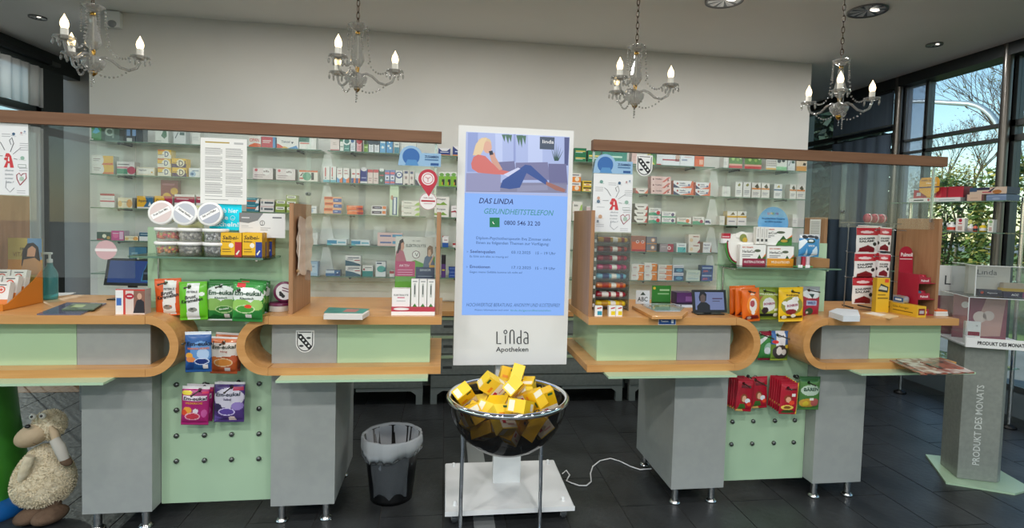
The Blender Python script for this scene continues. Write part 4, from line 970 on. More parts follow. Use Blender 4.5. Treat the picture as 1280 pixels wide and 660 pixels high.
 'orred': ('orange and dark red', '#e86a34', '#c8b8a8', [('r', .6, .1, 1, .55, '#a02030'), ('r', .0, .3, .3, .7, '#f08a50'), ('r', .1, .75, .6, .85, '#f4d8c8')]),
 'navor3': ('navy and orange', '#e6e4e6', '#c8c8cc', [('r', .05, .3, .7, .85, '#26244c'), ('r', .74, .3, .98, .9, '#e0783c'), ('r', .2, .5, .6, .6, '#c8c8dc')]),
 'palegreen': ('tall pale green', '#cfe0c4', '#b8ccb0', [('r', .3, .02, .85, .62, '#2f5a86'), ('r', .45, .05, .7, .6, '#dfe6ee'), ('e', .25, .6, .14, .08, '#c08a70')]),
 'whlime': ('white and lime', '#eceae2', '#d6d4c8', [('p', [(.7, .1), (1, .1), (1, .75), (.85, .6)], '#a9cc6a'), ('t', 'Sinuforte', .14, .5, .25, '#40483c', .4), ('p', [(.02, .75), (.1, .9), (.06, .95)], '#c04a5a')]),
 'whlime2': ('large white and leaf-green', '#eae8e2', '#3a3c34', [('p', [(.0, .15), (.9, .2), (.6, .5), (.4, .3), (0, .4)], '#7fa63c'), ('t', 'Prospan', .15, .7, .18, '#505860', .6)]),
 'redwh': ('small white red-slashed', '#eae4e4', '#3a2a2c', [('p', [(0, .5), (.6, .6), (.95, .4), (.9, .3), (.6, .45), (0, .4)], '#a02438'), ('r', .2, .75, .8, .8, '#999')]),
 'dkgold': ('dark green and gold', '#2c4a34', '#c0b48a', [('c', .55, .5, .24, '#f0ead0'), ('c', .85, .3, .2, '#c89a3a'), ('r', 0, 0, .5, .15, '#a03a40')]),
 'pink': ('bright pink', '#d0418c', '#b8a8b8', [('r', .65, .1, .95, .9, '#e6b8d6'), ('c', .35, .5, .28, '#e8609c'), ('r', .1, .7, .6, .78, '#f0d0e0')]),
 'navwh': ('white and petrol', '#e2e4e4', '#c8cccc', [('r', 0, .5, 1, .95, '#2a5a74'), ('r', .1, .7, .7, .78, '#b8ccd4')]),
 'bluewh': ('flat blue and white', '#e2e8ec', '#cfd6da', [('r', 0, .2, .5, .8, '#3c8fb8'), ('r', .55, .3, .95, .6, '#7fb8cc'), ('p', [(0, 0), (.3, 0), (.1, .3), (0, .3)], '#6ac4d0')]),
 'pinkblue': ('pink and blue', '#e6c4c0', '#d8b8b4', [('r', .1, .4, .55, .65, '#6a7aa8'), ('r', .6, .35, 1, .75, '#5a9cc0')]),
 'navred': ('white, navy and red', '#e8e6e6', '#8a1f30', [('r', 0, 0, 1, .4, '#2a5aa4'), ('p', [(0, .85), (.2, 1), (0, 1)], '#b02030'), ('r', .3, .6, .8, .68, '#c89aa0')]),
 'petrol': ('petrol blue windowed', '#3a7290', '#2c5a74', [('r', .15, .3, .5, .8, '#7fa8bc'), ('r', .2, .38, .45, .72, '#2f6078'), ('r', .72, .1, .85, .4, '#e8eef0')]),
 'sky': ('pale sky-blue', '#a9c8e4', '#7a96b4', [('r', .1, .2, .9, .85, '#c4daee'), ('r', .2, .6, .7, .68, '#7f9fc0')]),
 'bluesh': ('flat blue shaded', '#3a6a9c', '#2a4a70', [('r', 0, .5, .6, 1, '#d0dce8'), ('p', [(.6, .1), (1, .1), (1, .8), (.75, .5)], '#1f3f74'), ('c', .82, .6, .12, '#e8eef4')]),
 'tealwave': ('white and teal wave-printed', '#eae8e8', '#d0cece', [('p', [(0, 0), (1, 0), (1, .15), (.5, .4), (0, .55)], '#2a5a70'), ('r', .15, .75, .9, .83, '#3c4a60'), ('r', .6, .5, .95, .58, '#c04a50'), ('r', .1, .6, .5, .66, '#889')]),
 'tealhalf': ('white teal-footed', '#e8e8e6', '#cfd0ce', [('r', 0, 0, 1, .5, '#12827f'), ('c', .15, .65, .09, '#a02438'), ('r', .25, .78, .9, .85, '#888')]),
 'turq': ('white turquoise-oval', '#e2e6ea', '#5f6f7c', [('e', .55, .5, .42, .22, '#4aa9a0'), ('p', [(.7, .3), (1, .35), (1, .7)], '#2a7f88'), ('r', .1, .84, .6, .92, '#405070')]),
 'redcap': ('small red-capped', '#e6e0de', '#c8c0be', [('r', 0, .55, 1, 1, '#a82a34')]),
 'violet': ('slim violet and black', '#5a3a7c', '#2a2030', [('r', 0, .6, 1, 1, '#221c26'), ('r', .2, .3, .8, .36, '#d8c84a')]),
 'deepblue': ('deep blue', '#2a4fa0', '#1f3c80', [('r', .1, .5, .9, .62, '#8fa9dc')]),
 'emerald': ('emerald gold-striped', '#12774c', '#0d5c3a', [('r', .08, .45, .92, .6, '#e6cf6a'), ('r', .08, .3, .7, .38, '#dff0e6')]),
 'tealflat': ('teal', '#1f8a78', '#18705f', [('r', .1, .45, .8, .6, '#c8e8dc')]),
 'pinkpl': ('pale pink', '#e4c0bc', '#d0a8a4', lines(.2, .8, .3, 3, '#c08a88', .15)),
 'gryel': ('green and yellow', '#5f9a3c', '#e0c84a', [('p', [(0, 1), (1, 1), (1, .4)], '#2f6a34'), ('p', [(0, 0), (.8, 0), (0, .5)], '#e6cf5a')]),
 'redbar': ('wide white red-bar', '#e4e8f0', '#d0d4dc', [('r', .25, .42, .95, .54, '#b03a4c'), ('r', .8, .38, .98, .6, '#8a2a34'), ('r', 0, 0, .2, .1, '#c03a3c'), ('e', .9, .75, .1, .2, '#c8a898')]),
 'lav': ('white pale-printed', '#e6e8f0', '#d4d6de', [('r', .1, .45, .5, .6, '#9aa4c0'), ('r', .3, .75, .8, .8, '#d8a8a8')]),
 'orange': ('orange', '#e2662c', '#c8541f', [('r', .5, .2, .9, .6, '#eeb8a0'), ('r', 0, .7, 1, .8, '#c84a18')]),
 'tealorw': ('white, teal and orange', '#e8e0dc', '#b8b0ac', [('r', .58, .35, 1, .75, '#2f9aa4'), ('r', 0, 0, 1, .16, '#e06a34'), ('t', 'Meditonsin', .08, .45, .14, '#a04a40', .45)]),
 'grred': ('green leaf-printed red-footed', '#5f8a44', '#a8a498', [('r', 0, 0, 1, .22, '#c8383c'), ('r', 0, .22, 1, .36, '#e0a898'), ('c', .3, .75, .14, '#a9c878'), ('c', .65, .7, .12, '#8fb45c'), ('c', .85, .85, .1, '#d8e0b8')]),
 'dots': ('white black-dotted', '#e4dfda', '#c8c2ba', [('r', 0, 0, 1, .16, '#e0b45c')]+[('c', .12+.19*(i % 5), .35+.18*(i//5), .045, '#4a4444') for i in range(15)]),
 'mint': ('white mint-footed', '#dfe2dc', '#c4c8c0', [('r', 0, 0, 1, .3, '#8fc898'), ('c', .25, .75, .16, '#50585a'), ('c', .65, .8, .14, '#40484a')]),
 'bee': ('cream and honey bee', '#e4cdb4', '#ccb498', [('r', 0, 0, 1, .4, '#d89a4a'), ('p', [(.6, .5), (.9, .45), (.95, .65), (.7, .7)], '#3a3220')]),
 'orwh': ('white and orange', '#e9e6e2', '#d0ccc6', [('r', .52, 0, 1, .88, '#e8872c'), ('e', .48, .45, .14, .45, '#edeae6'), ('c', .28, .5, .24, '#e2dcda'), ('r', .1, .55, .4, .62, '#b86a60'), ('r', .62, .6, .85, .75, '#f4d8b8')]),
 'orcirc': ('white and orange white-dot', '#e8e4de', '#d0ccc6', [('r', 0, 0, 1, .6, '#e8892c'), ('c', .6, .35, .25, '#f6e4cc'), ('r', .1, .75, .8, .85, '#556')]),
 'yelb': ('yellow and black', '#e8c63a', '#d0ae24', [('r', .1, .55, .9, .8, '#3a3414'), ('r', .1, .15, .9, .4, '#f0e8c8'), ('r', .3, .2, .6, .34, '#c83a2a')]),
 'redsw': ('white red-swooped', '#e8dcd8', '#b87068', [('p', [(0, 0), (.3, 0), (.1, .5), (0, .6)], '#c84a40'), ('p', [(.7, 0), (1, 0), (1, .8)], '#e07048'), ('r', .3, .45, .7, .58, '#3a3040')]),
 'pinksw': ('pale pink red-striped', '#e8c6c2', '#b06864', [('p', [(.55, .05), (.68, .05), (.98, .9), (.85, .9)], '#d06058'), ('c', .12, .5, .14, '#803840'), ('t', 'Voltaflex', .22, .45, .24, '#5a4048', .32), ('p', [(.8, .2), (.9, .3), (.86, .7)], '#6a2a34')]),
 'volt': ('white, navy and orange swooped', '#e9e6ea', '#e0683c', [('p', [(0, 0), (.35, 0), (.12, .35), (0, .6)], '#232a5c'), ('p', [(.3, 0), (1, 0), (1, 1), (.92, 1), (.84, .3)], '#e0653a'), ('c', .2, .6, .15, '#b04a4a'), ('t', 'Voltaflex', .3, .55, .22, '#2c2f50', .3), ('r', .3, .3, .72, .37, '#3a4a84'), ('c', .78, .42, .15, '#4a5a90')]),
 'slimy': ('slim white olive-sprig', '#e4e2e0', '#b8b6b2', [('p', [(.3, .8), (.6, .95), (.75, .8), (.5, .7)], '#8a8a3c'), ('r', .15, .3, .8, .35, '#9a98a0'), ('r', .15, .2, .7, .24, '#9a98a0'), ('r', .15, .4, .8, .45, '#8a8890')]),
 'slimo': ('slim white orange-banded', '#e6e0dc', '#c0b8b0', [('r', 0, .55, 1, .66, '#dd8a3c'), ('p', [(.3, .75), (.6, .95), (.85, .7), (.6, .62)], '#4a4020'), ('r', .15, .3, .8, .35, '#9a98a0'), ('r', .15, .2, .7, .24, '#9a98a0')]),
 'slimb': ('slim white blue-banded', '#e4e2e2', '#a8a8a4', [('r', 0, .55, 1, .64, '#2a5f8c'), ('p', [(.3, .75), (.6, .95), (.75, .75)], '#b8a03c'), ('r', .15, .3, .8, .35, '#9a98a0'), ('r', .15, .2, .7, .24, '#9a98a0')]),
 'paper': ('white paper-banded', '#e6e2de', '#c8b88a', [('r', 0, .55, 1, .68, '#dcb04a'), ('p', [(.3, .72), (.6, .95), (.8, .75)], '#6a5a3a'), ('r', .15, .25, .8, .32, '#9a98a0')]),
 'blackred': ('black-edged white and red', '#e8e4e2', '#2a2426', [('p', [(0, 0), (.25, 0), (.05, .45), (0, .5)], '#222'), ('p', [(.72, .1), (1, .0), (1, .75)], '#c8383c'), ('e', .5, .35, .38, .3, '#f0eeec'), ('r', .2, .45, .7, .6, '#443a40')]),
 'medred': ('white and green red-dot', '#eae8e6', '#cfccca', [('p', [(0, 0), (1, 0), (1, .15), (.4, .45), (0, .35)], '#3f9c7c'), ('c', .78, .38, .26, '#cc2f3c'), ('t', 'Ramedil', .12, .68, .18, '#40464e', .62), ('r', .12, .5, .5, .56, '#d08a8a')]),
 'medpur': ('white and green purple-dot', '#eae8ea', '#cfccd0', [('r', 0, 0, 1, .22, '#4fa588'), ('c', .8, .5, .28, '#4a3a74'), ('t', 'Ramedil', .12, .62, .2, '#444a6a', .5), ('r', .12, .4, .55, .48, '#556a9a')]),
 'medor': ('white and green orange-dot', '#eae6e2', '#cfccc8', [('p', [(0, 0), (1, 0), (.7, .25), (0, .35)], '#4fa588'), ('c', .75, .48, .3, '#e0703c'), ('t', 'Ramedil', .12, .66, .2, '#50484e', .5), ('r', .12, .46, .5, .54, '#d8a890')]),
 'medcr': ('white and green crimson-dot', '#eae8e6', '#cfccca', [('p', [(0, 0), (1, 0), (1, .2), (.4, .45), (0, .4)], '#3f9c7c'), ('c', .75, .38, .24, '#a02450'), ('t', 'Ramedil', .1, .7, .17, '#40464e', .62), ('r', .12, .52, .5, .58, '#c86a7a')]),
 'navfl': ('flat navy and white', '#e2e4ea', '#ccced4', [('r', .05, .3, .75, .75, '#26346c'), ('p', [(.7, .1), (.95, .3), (.8, .6)], '#26346c')]),
 'ordot': ('big orange twin-dot', '#d8622c', '#b85a30', [('r', 0, .62, 1, 1, '#9a6a58'), ('c', .4, .62, .1, '#e8e0dc'), ('c', .78, .62, .1, '#e8e0dc'), ('c', .4, .62, .06, '#a03028'), ('c', .78, .62, .06, '#a03028'), ('r', 0, 0, 1, .12, '#b02a34')]),
 'greyor': ('grey orange-dot', '#77757c', '#5a5860', [('c', .62, .55, .28, '#e0a070'), ('c', .62, .55, .17, '#f0e4dc'), ('r', 0, 0, 1, .12, '#c88a4a')]),
 'crgrey': ('crimson and grey', '#9c8f92', '#7a6f72', [('r', .58, 0, 1, 1, '#a82a3c'), ('c', .68, .5, .24, '#e8d8d4'), ('c', .68, .5, .12, '#a03038'), ('r', .1, .6, .45, .68, '#d0c4c4')]),
 'whtq': ('white and turquoise', '#e2e6e4', '#c8ccca', [('r', .1, 0, .95, .55, '#54b4b4'), ('p', [(.6, .1), (.9, .45), (.8, .5)], '#1f5a6a'), ('r', .2, .72, .8, .8, '#99a')]),
 'dred': ('white and dark red', '#e6e2e0', '#cac6c4', [('r', .05, .05, .38, .95, '#7a1c2c'), ('c', .3, .6, .1, '#e8e4e2'), ('r', .5, .7, .9, .76, '#8a7a7a'), ('p', [(.6, 0), (1, 0), (1, .3)], '#b03a44')]),
 'dredb': ('cream dark-red-edged', '#e8dfd6', '#cfc6bc', [('c', .25, .35, .2, '#e8c8a0'), ('r', .4, .7, .9, .8, '#a05a54'), ('p', [(.75, 0), (1, 0), (1, .4)], '#a03a40')]),
 'navbl': ('white navy-lettered', '#e8e6e8', '#b8906a', [('t', 'Natrixin', .08, .68, .17, '#2c3866', .7), ('r', .08, .45, .7, .5, '#99a'), ('r', .08, .35, .6, .4, '#99a'), ('p', [(.84, .1), (1, .0), (1, .8)], '#a0522a')]),
 'redhalf': ('red and white', '#e8e4e4', '#ccc8c8', [('r', 0, .45, 1, 1, '#b82234'), ('r', .1, .65, .8, .75, '#e8a8b0'), ('p', [(.6, .2), (.75, .35), (.9, .2)], '#222')]),
 'orw3': ('white orange-blocked', '#e8e4e0', '#cfcac4', [('r', .6, .05, 1, .9, '#e88a4a'), ('r', .1, .3, .5, .42, '#d08a7a'), ('c', .55, .3, .16, '#d87a5a'), ('r', .1, .65, .5, .72, '#b8a098')]),
 'bluepl': ('white and steel-blue', '#dfe2ea', '#c0c4cc', [('r', .1, 0, 1, .62, '#2f5a84'), ('e', .6, .3, .3, .2, '#5a9cc0'), ('r', .1, .72, .9, .84, '#b8b4cc')]),
 'pale': ('pale grey-green', '#d0dcd4', '#b8c4bc', [('r', .1, .3, .85, .4, '#8fb4c4'), ('r', .1, .55, .7, .62, '#9fb8b8'), ('c', .85, .5, .1, '#a8b4d0')]),
 'bluered': ('blue and red', '#2a4a94', '#1c3468', [('r', .05, .6, .9, .78, '#a9bce0'), ('p', [(.1, .1), (.6, .2), (.5, .4), (.15, .4)], '#b05a7c'), ('c', .8, .35, .12, '#1a2a50')]),
 'amber': ('small amber', '#b07a3a', '#8a5a26', [('r', 0, .3, 1, .7, '#d8c8a0')]),
}
SHELVES = []
def shelf(r, bay, phrase, items):
    # items: (u0, u1, v_top or height in metres, design, count stacked, depth, y offset)
    n = 0; npile = 0
    z = SZ[r]
    for it in items:
        u0, u1, vt, ds, cnt, dep, yo = (list(it)+[1, .075, 0])[:7] if len(it) < 7 else it
        if len(it) == 4: cnt, dep, yo = 1, .075, 0
        elif len(it) == 5: cnt, dep, yo = it[4], .075, 0
        elif len(it) == 6: cnt, dep, yo = it[4], it[5], 0
        y = YS+.022+yo
        vb = 0
        um = (u0+u1)/2
        vz = CY  # solve the pixel row of the shelf top at this column
        lo, hi = 0, 660
        for _ in range(30):
            md = (lo+hi)/2
            if PY(um, md, y).z > z: lo = md
            else: hi = md
        vb = lo
        ht = vt if vt < 1 else PY(um, vt, y).z-z
        vm = vb-8
        x0, x1 = PY(u0, vm, y).x, PY(u1, vm, y).x
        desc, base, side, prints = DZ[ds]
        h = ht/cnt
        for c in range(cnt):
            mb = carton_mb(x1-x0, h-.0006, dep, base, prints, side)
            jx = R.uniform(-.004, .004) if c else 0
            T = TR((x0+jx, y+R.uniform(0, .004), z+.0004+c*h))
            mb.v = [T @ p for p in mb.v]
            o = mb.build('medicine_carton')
            lev = '' if cnt == 1 else ['bottom', 'top'][c] if cnt == 2 else ['bottom', 'middle', 'top'][c]
            where = '%s shelf %s' % (ROW[r], phrase)
            pos = ORD[n]+(' from left' if n else '')
            noun = '' if 'carton' in desc else ' carton'
            if desc.endswith(','): desc = desc[:-1]
            if cnt == 1: lab = '%s%s, %s, %s' % (desc, noun, pos, where)
            else: lab = '%s%s, %s of %s pile, %s' % (desc, noun, lev, ['first', *ORD[1:]][npile], where)
            tag(o, lab, 'carton', 'cartons on the %s' % where)
        n += 1; npile += cnt > 1
H = .11
PA, PB, PT, PR, PE = 'at far left', 'left of totem', 'beside totem', 'right of totem', 'at far right'
shelf(0, 0, PA, [(114, 126, H, 'green'), (131, 149, H, 'dkgreen'), (156, 178, H, 'navybottle'), (194, 210, H, 'leaf'), (217, 232, H, 'grey'), (240, 250, H, 'white'), (311, 326, .085, 'opan'), (326.5, 344, .085, 'redblue'), (346, 373, .09, 'rainbow'), (374, 395, .095, 'greentop')])
shelf(0, 1, PB, [(413, 424, .095, 'pinkred'), (425, 429.5, .1, 'whgreen'), (430, 437, .11, 'tealcirc'), (438, 444, .11, 'bluecirc'), (446, 452, .11, 'redcirc'), (455, 460, .11, 'limecirc'), (461, 467, .115, 'blackcirc'), (468, 474, .115, 'blackcirc'), (475, 482, .11, 'ltblue'), (483, 490.6, .115, 'blue'), (493, 499, .11, 'whteal'), (502, 520, .1, 'white')])
shelf(0, 2, PT, [(548, 563, 185, 'navyor'), (566, 585, 183, 'navyor'), (718.5, 733, 185, 'emerald', 2), (735, 751, 188, 'emerald', 1, .09), (753, 784, .1, 'tealflat')])
shelf(0, 3, PR, [(790, 796, .1, 'pinkpl'), (813, 820.5, .1, 'gryel'), (821, 850, .1, 'redbar'), (850.5, 868, .1, 'lav'), (868.5, 880, .1, 'orange')])
shelf(0, 4, PE, [(905, 911, .1, 'white'), (911.5, 928, .11, 'grred'), (931, 952, .11, 'grred'), (958, 970.5, .11, 'dots'), (971, 984, .11, 'mint'), (985, 994, .11, 'grey'), (996, 1008.5, .11, 'bee')])
shelf(1, 0, PA, [(115, 142, 194.5, 'yelor', 2), (146, 168, 202, 'pinkgr'), (170, 193, 209, 'cream'), (197, 213.5, 187, 'd1y', 3), (215, 233, 198, 'd1p', 2), (236, 249.5, 210, 'whblue'), (316, 341, 210, 'maroon'), (345, 369, 211, 'maroon'), (374, 397, 213, 'orblk')])
shelf(1, 1, PB, [(404, 412, 208, 'redtxt'), (412.8, 420, 208, 'redtxt'), (421, 428, 210, 'blor'), (428.8, 436.5, 210, 'blor'), (439, 444.5, 211, 'navor2'), (445, 450, 211, 'navor2'), (450.5, 459, 211, 'navyw'), (459.5, 466, 212, 'redtop'), (466.5, 473, 212, 'redtop'), (473.5, 480.5, 211.5, 'dkg2'), (481, 487, 212.5, 'bluepink'), (487.5, 493.5, 212.5, 'bluepink'), (494.5, 503, 213, 'navring'), (504, 511, 213, 'navtop'), (511.5, 517.5, 213.5, 'navtop'), (519, 525.5, 216, 'navside')])
shelf(1, 2, PT, [(548.5, 555.5, 215, 'limeb'), (556, 563, 215, 'limeb'), (563.5, 570.5, 215, 'limeb'), (714, 726, 216.5, 'orcirc', 2), (728, 742, 226, 'yelb', 2), (750, 780, 222, 'white')])
shelf(1, 3, PR, [(795, 810, 235, 'redsw'), (814, 839, 220.5, 'pinksw', 3), (842, 867, 226, 'volt', 2), (869.5, 884, 228, 'pinkpl')][:3]+[(869.5, 888, 228, 'volt', 2)])
shelf(1, 4, PE, [(903, 913, 233, 'white'), (919.5, 928, 227.5, 'slimy'), (929.2, 938.5, 227.7, 'slimy'), (940, 951, 228.5, 'slimo'), (952, 962, 228.8, 'slimo'), (967.5, 977.5, 230, 'slimb'), (987.5, 995.3, 230.5, 'slimo'), (996, 1006, 231, 'slimo')])
shelf(2, 0, PA, [(125, 143, 242, 'redstripe'), (147, 165, 247, 'creamor'), (171, 191, 245, 'aqua'), (193, 215, 245, 'cyto'), (218, 243, 243, 'crim'), (245, 262, 243, 'crim', 1, .06), (308, 323, 247, 'tealor', 2), (325, 342, 249, 'whdark', 2), (344, 356.5, 250, 'olivew', 2), (358, 371, 244, 'olivew', 3), (385, 395.5, 257.5, 'whblue')])
shelf(2, 1, PB, [(405, 426.5, 246, 'orblue', 3), (434, 454, 257, 'orred', 2), (464, 482.5, 257, 'navor3', 2), (487, 498, 232, 'palegreen', 1, .03), (502, 524.5, 251, 'whlime', 3)])
shelf(2, 2, PT, [(543, 561, 246, 'whlime2', 2), (564, 572.5, 257, 'redwh'), (716, 728, 252, 'whlime', 2), (733, 741, 258, 'whdark')])
shelf(2, 3, PR, [(793, 809, 254.5, 'blackred', 3), (811, 826, 260, 'medred', 2), (827.5, 844.5, 264.5, 'medpur', 2), (846.5, 864, 272, 'medor'), (866, 880.5, 271, 'medcr'), (881.5, 889, 274, 'navfl')])
shelf(2, 4, PE, [(900, 906, 270, 'white'), (909, 921, 264, 'paper'), (921.6, 933, 264, 'paper'), (991, 997.5, 268, 'white')])
shelf(3, 0, PA, [(121, 138, 290, 'dkgold'), (139, 154.5, 288.5, 'pink'), (156, 172.5, 295, 'creamor'), (174, 190, 290, 'navwh'), (384, 396.5, 291, 'white', 2)])
shelf(3, 1, PB, [(409, 433, 299, 'bluewh'), (439, 462, 300, 'bluewh'), (472, 503, 291, 'pinkblue', 2)])
shelf(3, 2, PT, [(553, 560.5, 295, 'navred'), (566, 573, 304, 'redcap')])
shelf(3, 3, PR, [(790, 807, 295, 'ordot', 1, .1), (808, 821, 296, 'greyor', 2), (825, 842, 305, 'crgrey'), (846, 858, 304, 'whtq'), (861, 875, 293, 'dredb', 2), (879, 889.5, 303, 'navbl')])
shelf(4, 0, PA, [(161, 183, 309, 'petrol'), (384, 397, 327, 'sky')])
shelf(4, 1, PB, [(407, 425, 338, 'bluesh'), (432, 451, 319.5, 'tealwave', 2), (453, 466, 332, 'tealhalf'), (469.5, 482, 327, 'turq'), (487, 492.5, 339, 'redcap')])
shelf(4, 2, PT, [(551.5, 557, 319, 'violet'), (561, 570.5, 334, 'deepblue', 3)])
shelf(4, 3, PR, [(789, 804.5, 330, 'orwh', 2), (805.5, 821.5, 328.5, 'orwh', 2), (822.5, 840, 331, 'orw3', 3), (841, 854.5, 331, 'bluepl', 2), (858, 875, 338, 'pale', 2), (877, 891, 332, 'bluered', 2)])
def card_on_shelf(r, u0, u1, vt, y, label, h='#e6e9e4'):
    z = SZ[r]; a = PY(u0, vt, y); b = PY(u1, vt, y)
    m = MB(); m.box(a.x, y, z, b.x, y+.004, a.z, M(h, .6)); m.box(a.x, y, z, b.x, y+.03, z+.003, M(h, .6))
    tag(m.build('blank_card'), label, 'card')
card_on_shelf(3, 411, 437, 268, 2.17, 'blank white standing card behind the blue and white cartons')
card_on_shelf(3, 467, 482, 283, 2.17, 'blank white standing card left of the pink and blue pile')
card_on_shelf(4, 841, 876, 322, 2.19, 'blank white standing card behind the pale grey-green pile')
# tall crimson carton standing behind the yellow and crimson one
p = PY(201, 245, 2.15); q = PY(222.5, 245, 2.15); zt = PY(211, 225, 2.15).z
mb = carton_mb(q.x-p.x, zt-SZ[2]-.001, .05, *[DZ['crimtall'][i] for i in (1, 3)], DZ['crimtall'][2]); mb.v = [TR((p.x, 2.15, SZ[2]+.0005)) @ v for v in mb.v]
tag(mb.build('medicine_carton'), 'tall crimson carton standing behind the yellow and crimson carton', 'carton')
# ------------------------------------------------------------------ sweet bags on the display panels
def inpoly(x, z, pts):
    c = False; n = len(pts)
    for i in range(n):
        a, b = pts[i], pts[(i+1) % n]
        if (a[1] > z) != (b[1] > z) and x < (b[0]-a[0])*(z-a[1])/(b[1]-a[1])+a[0]: c = not c
    return c
def bag_mb(w, h, th, base, prints, texts=(), seed=0, nx=44, nz=56, back=None, gloss=.3):
    rr = random.Random(seed); ph = rr.uniform(0, 6)
    def prof(x, z):   # x,z in 0..1, bulge of the front
        ex = max(0, 1-abs(2*x-1)**3); zz = min(max((z-.07)/.86, 0), 1); ez = max(0, 1-abs(2*zz-1)**3.2)
        return th*(ex**.7)*(ez**.6)*.5+th*.05*math.sin(9*x+ph)*math.sin(7*z+ph)*(ex > .1)*(ez > .05)
    mb = MB(); vs = []
    def outx(x, z): return x*w+.006*w*math.sin(z*11+ph)
    for s in (-1, 1):
        for j in range(nz+1):
            for i in range(nx+1):
                x, z = i/nx, j/nz; vs.append((outx(x, z), s*(prof(x, z)+.0006), z*h))
    K = (nx+1)*(nz+1)
    groups = {}
    for j in range(nz):
        for i in range(nx):
            x, z = (i+.5)/nx, (j+.5)/nz; c = base
            for p in prints:
                if p[0] == 'r': hit = p[1] <= x <= p[3] and p[2] <= z <= p[4]
                elif p[0] == 'e': hit = ((x-p[1])/p[3])**2+((z-p[2])/p[4])**2 <= 1
                else: hit = inpoly(x, z, p[1])
                if hit: c = p[-1]
            a = j*(nx+1)+i
            groups.setdefault(c, []).append((a, a+1, a+nx+2, a+nx+1))
            groups.setdefault(back or base, []).append((K+a, K+a+nx+1, K+a+nx+2, K+a+1))
    first = True
    k0 = len(mb.v)
    for p in vs: mb.v.append(Vector(p))
    for c, fs in groups.items():
        k = mb.mi(M(c, gloss, coat=.25))
        for f in fs: mb.f.append([k0+q for q in f]); mb.m.append(k); mb.s.append(True)
    e = []
    for i in range(nx): e += [(i, K+i, K+i+1, i+1), (nz*(nx+1)+i, nz*(nx+1)+i+1, K+nz*(nx+1)+i+1, K+nz*(nx+1)+i)]
    for j in range(nz): e += [(j*(nx+1), (j+1)*(nx+1), K+(j+1)*(nx+1), K+j*(nx+1)), (j*(nx+1)+nx, K+j*(nx+1)+nx, K+(j+1)*(nx+1)+nx, (j+1)*(nx+1)+nx)]
    k = mb.mi(M(base, gloss, coat=.25))
    for f in e: mb.f.append([k0+q for q in f]); mb.m.append(k); mb.s.append(False)
    fn = lambda X, Z: -prof(min(max(X/w, 0), 1), min(max(Z/h, 0), 1))-.0022
    for s, x, z, hh, c, ww, shear, rot in texts:
        mb.text(s, x*w, z*h, hh*h, M(c, .4), 0, w=ww*w if ww else None, bold=.025, shear=shear, fn=fn, rot=math.radians(rot))
    return mb
_bag = {}
def bag(design, u0, v0, u1, v1, Y, label, group, tilt=0, rz=0, th=.03, hook=None):
    base, prints, texts = BG[design]
    p0, p1 = PY(u0, (v0+v1)/2, Y), PY(u1, (v0+v1)/2, Y); zt, zb = PY((u0+u1)/2, v0, Y).z, PY((u0+u1)/2, v1, Y).z
    w, h = p1.x-p0.x, zt-zb
    T = TR((p0.x, Y, zb)) @ TR((w/2, 0, h)) @ RZ(math.radians(rz)) @ RY(math.radians(tilt)) @ TR((-w/2, 0, -h))
    mb = bag_mb(w, h, th, base, prints, texts, sum(map(ord, design)) % 97+int(u0))
    mb.v = [T @ p for p in mb.v]
    xs = [p.x for p in mb.v]; zs_ = [p.z for p in mb.v]
    for hx_, hz_ in HOOKS:
        if not (min(xs)-.01 < hx_ < max(xs)+.01 and min(zs_)-.01 < hz_ < max(zs_)+.01): continue
        keep = [i for i, f in enumerate(mb.f) if all((mb.v[q].x-hx_)**2+(mb.v[q].z-hz_)**2 > .0066**2 for q in f) and not (min(mb.v[q].x for q in f) < hx_+.005 and max(mb.v[q].x for q in f) > hx_-.005 and min(mb.v[q].z for q in f) < hz_+.005 and max(mb.v[q].z for q in f) > hz_-.005)]
        mb.f = [mb.f[i] for i in keep]; mb.m = [mb.m[i] for i in keep]; mb.s = [mb.s[i] for i in keep]
    return tag(mb.build('sweet_bag'), label, 'bag', group)
# hooks carrying the bags belong to the panels; every bag has a punched hole where its hook passes
HOOKS = []
def hook(par, u, v, y0=.03):
    p = PY(u, v, .1); m = MB(); HOOKS.append((p.x, p.z))
    m.tube([(p.x, .199, p.z), (p.x, y0, p.z)], .0032, M('#5d5b54', .35, .8), n=6)
    m.ball(.005, M('#5d5b54', .35, .8), TR((p.x, y0, p.z)), 8)
    m.cyl(.009, 0, .003, M('#3a3a38', .4), TR((p.x, .1995, p.z)) @ RX(math.pi/2), 12)
    m.build('hook', parent=par, recenter='world')
for u, v in ((208, 353.5), (240, 357.5), (278, 357), (312, 358), (247, 421), (283, 426.5), (248, 489), (288, 485)): hook(dpL, u, v, -.042 if u in (312, 247) else .03)
for u, v in ((934, 363.5), (958, 364), (988, 364), (1013, 363), (957, 420), (976, 420), (929, 479), (948, 477), (979, 482), (1008, 477)): hook(dpR, u, v)
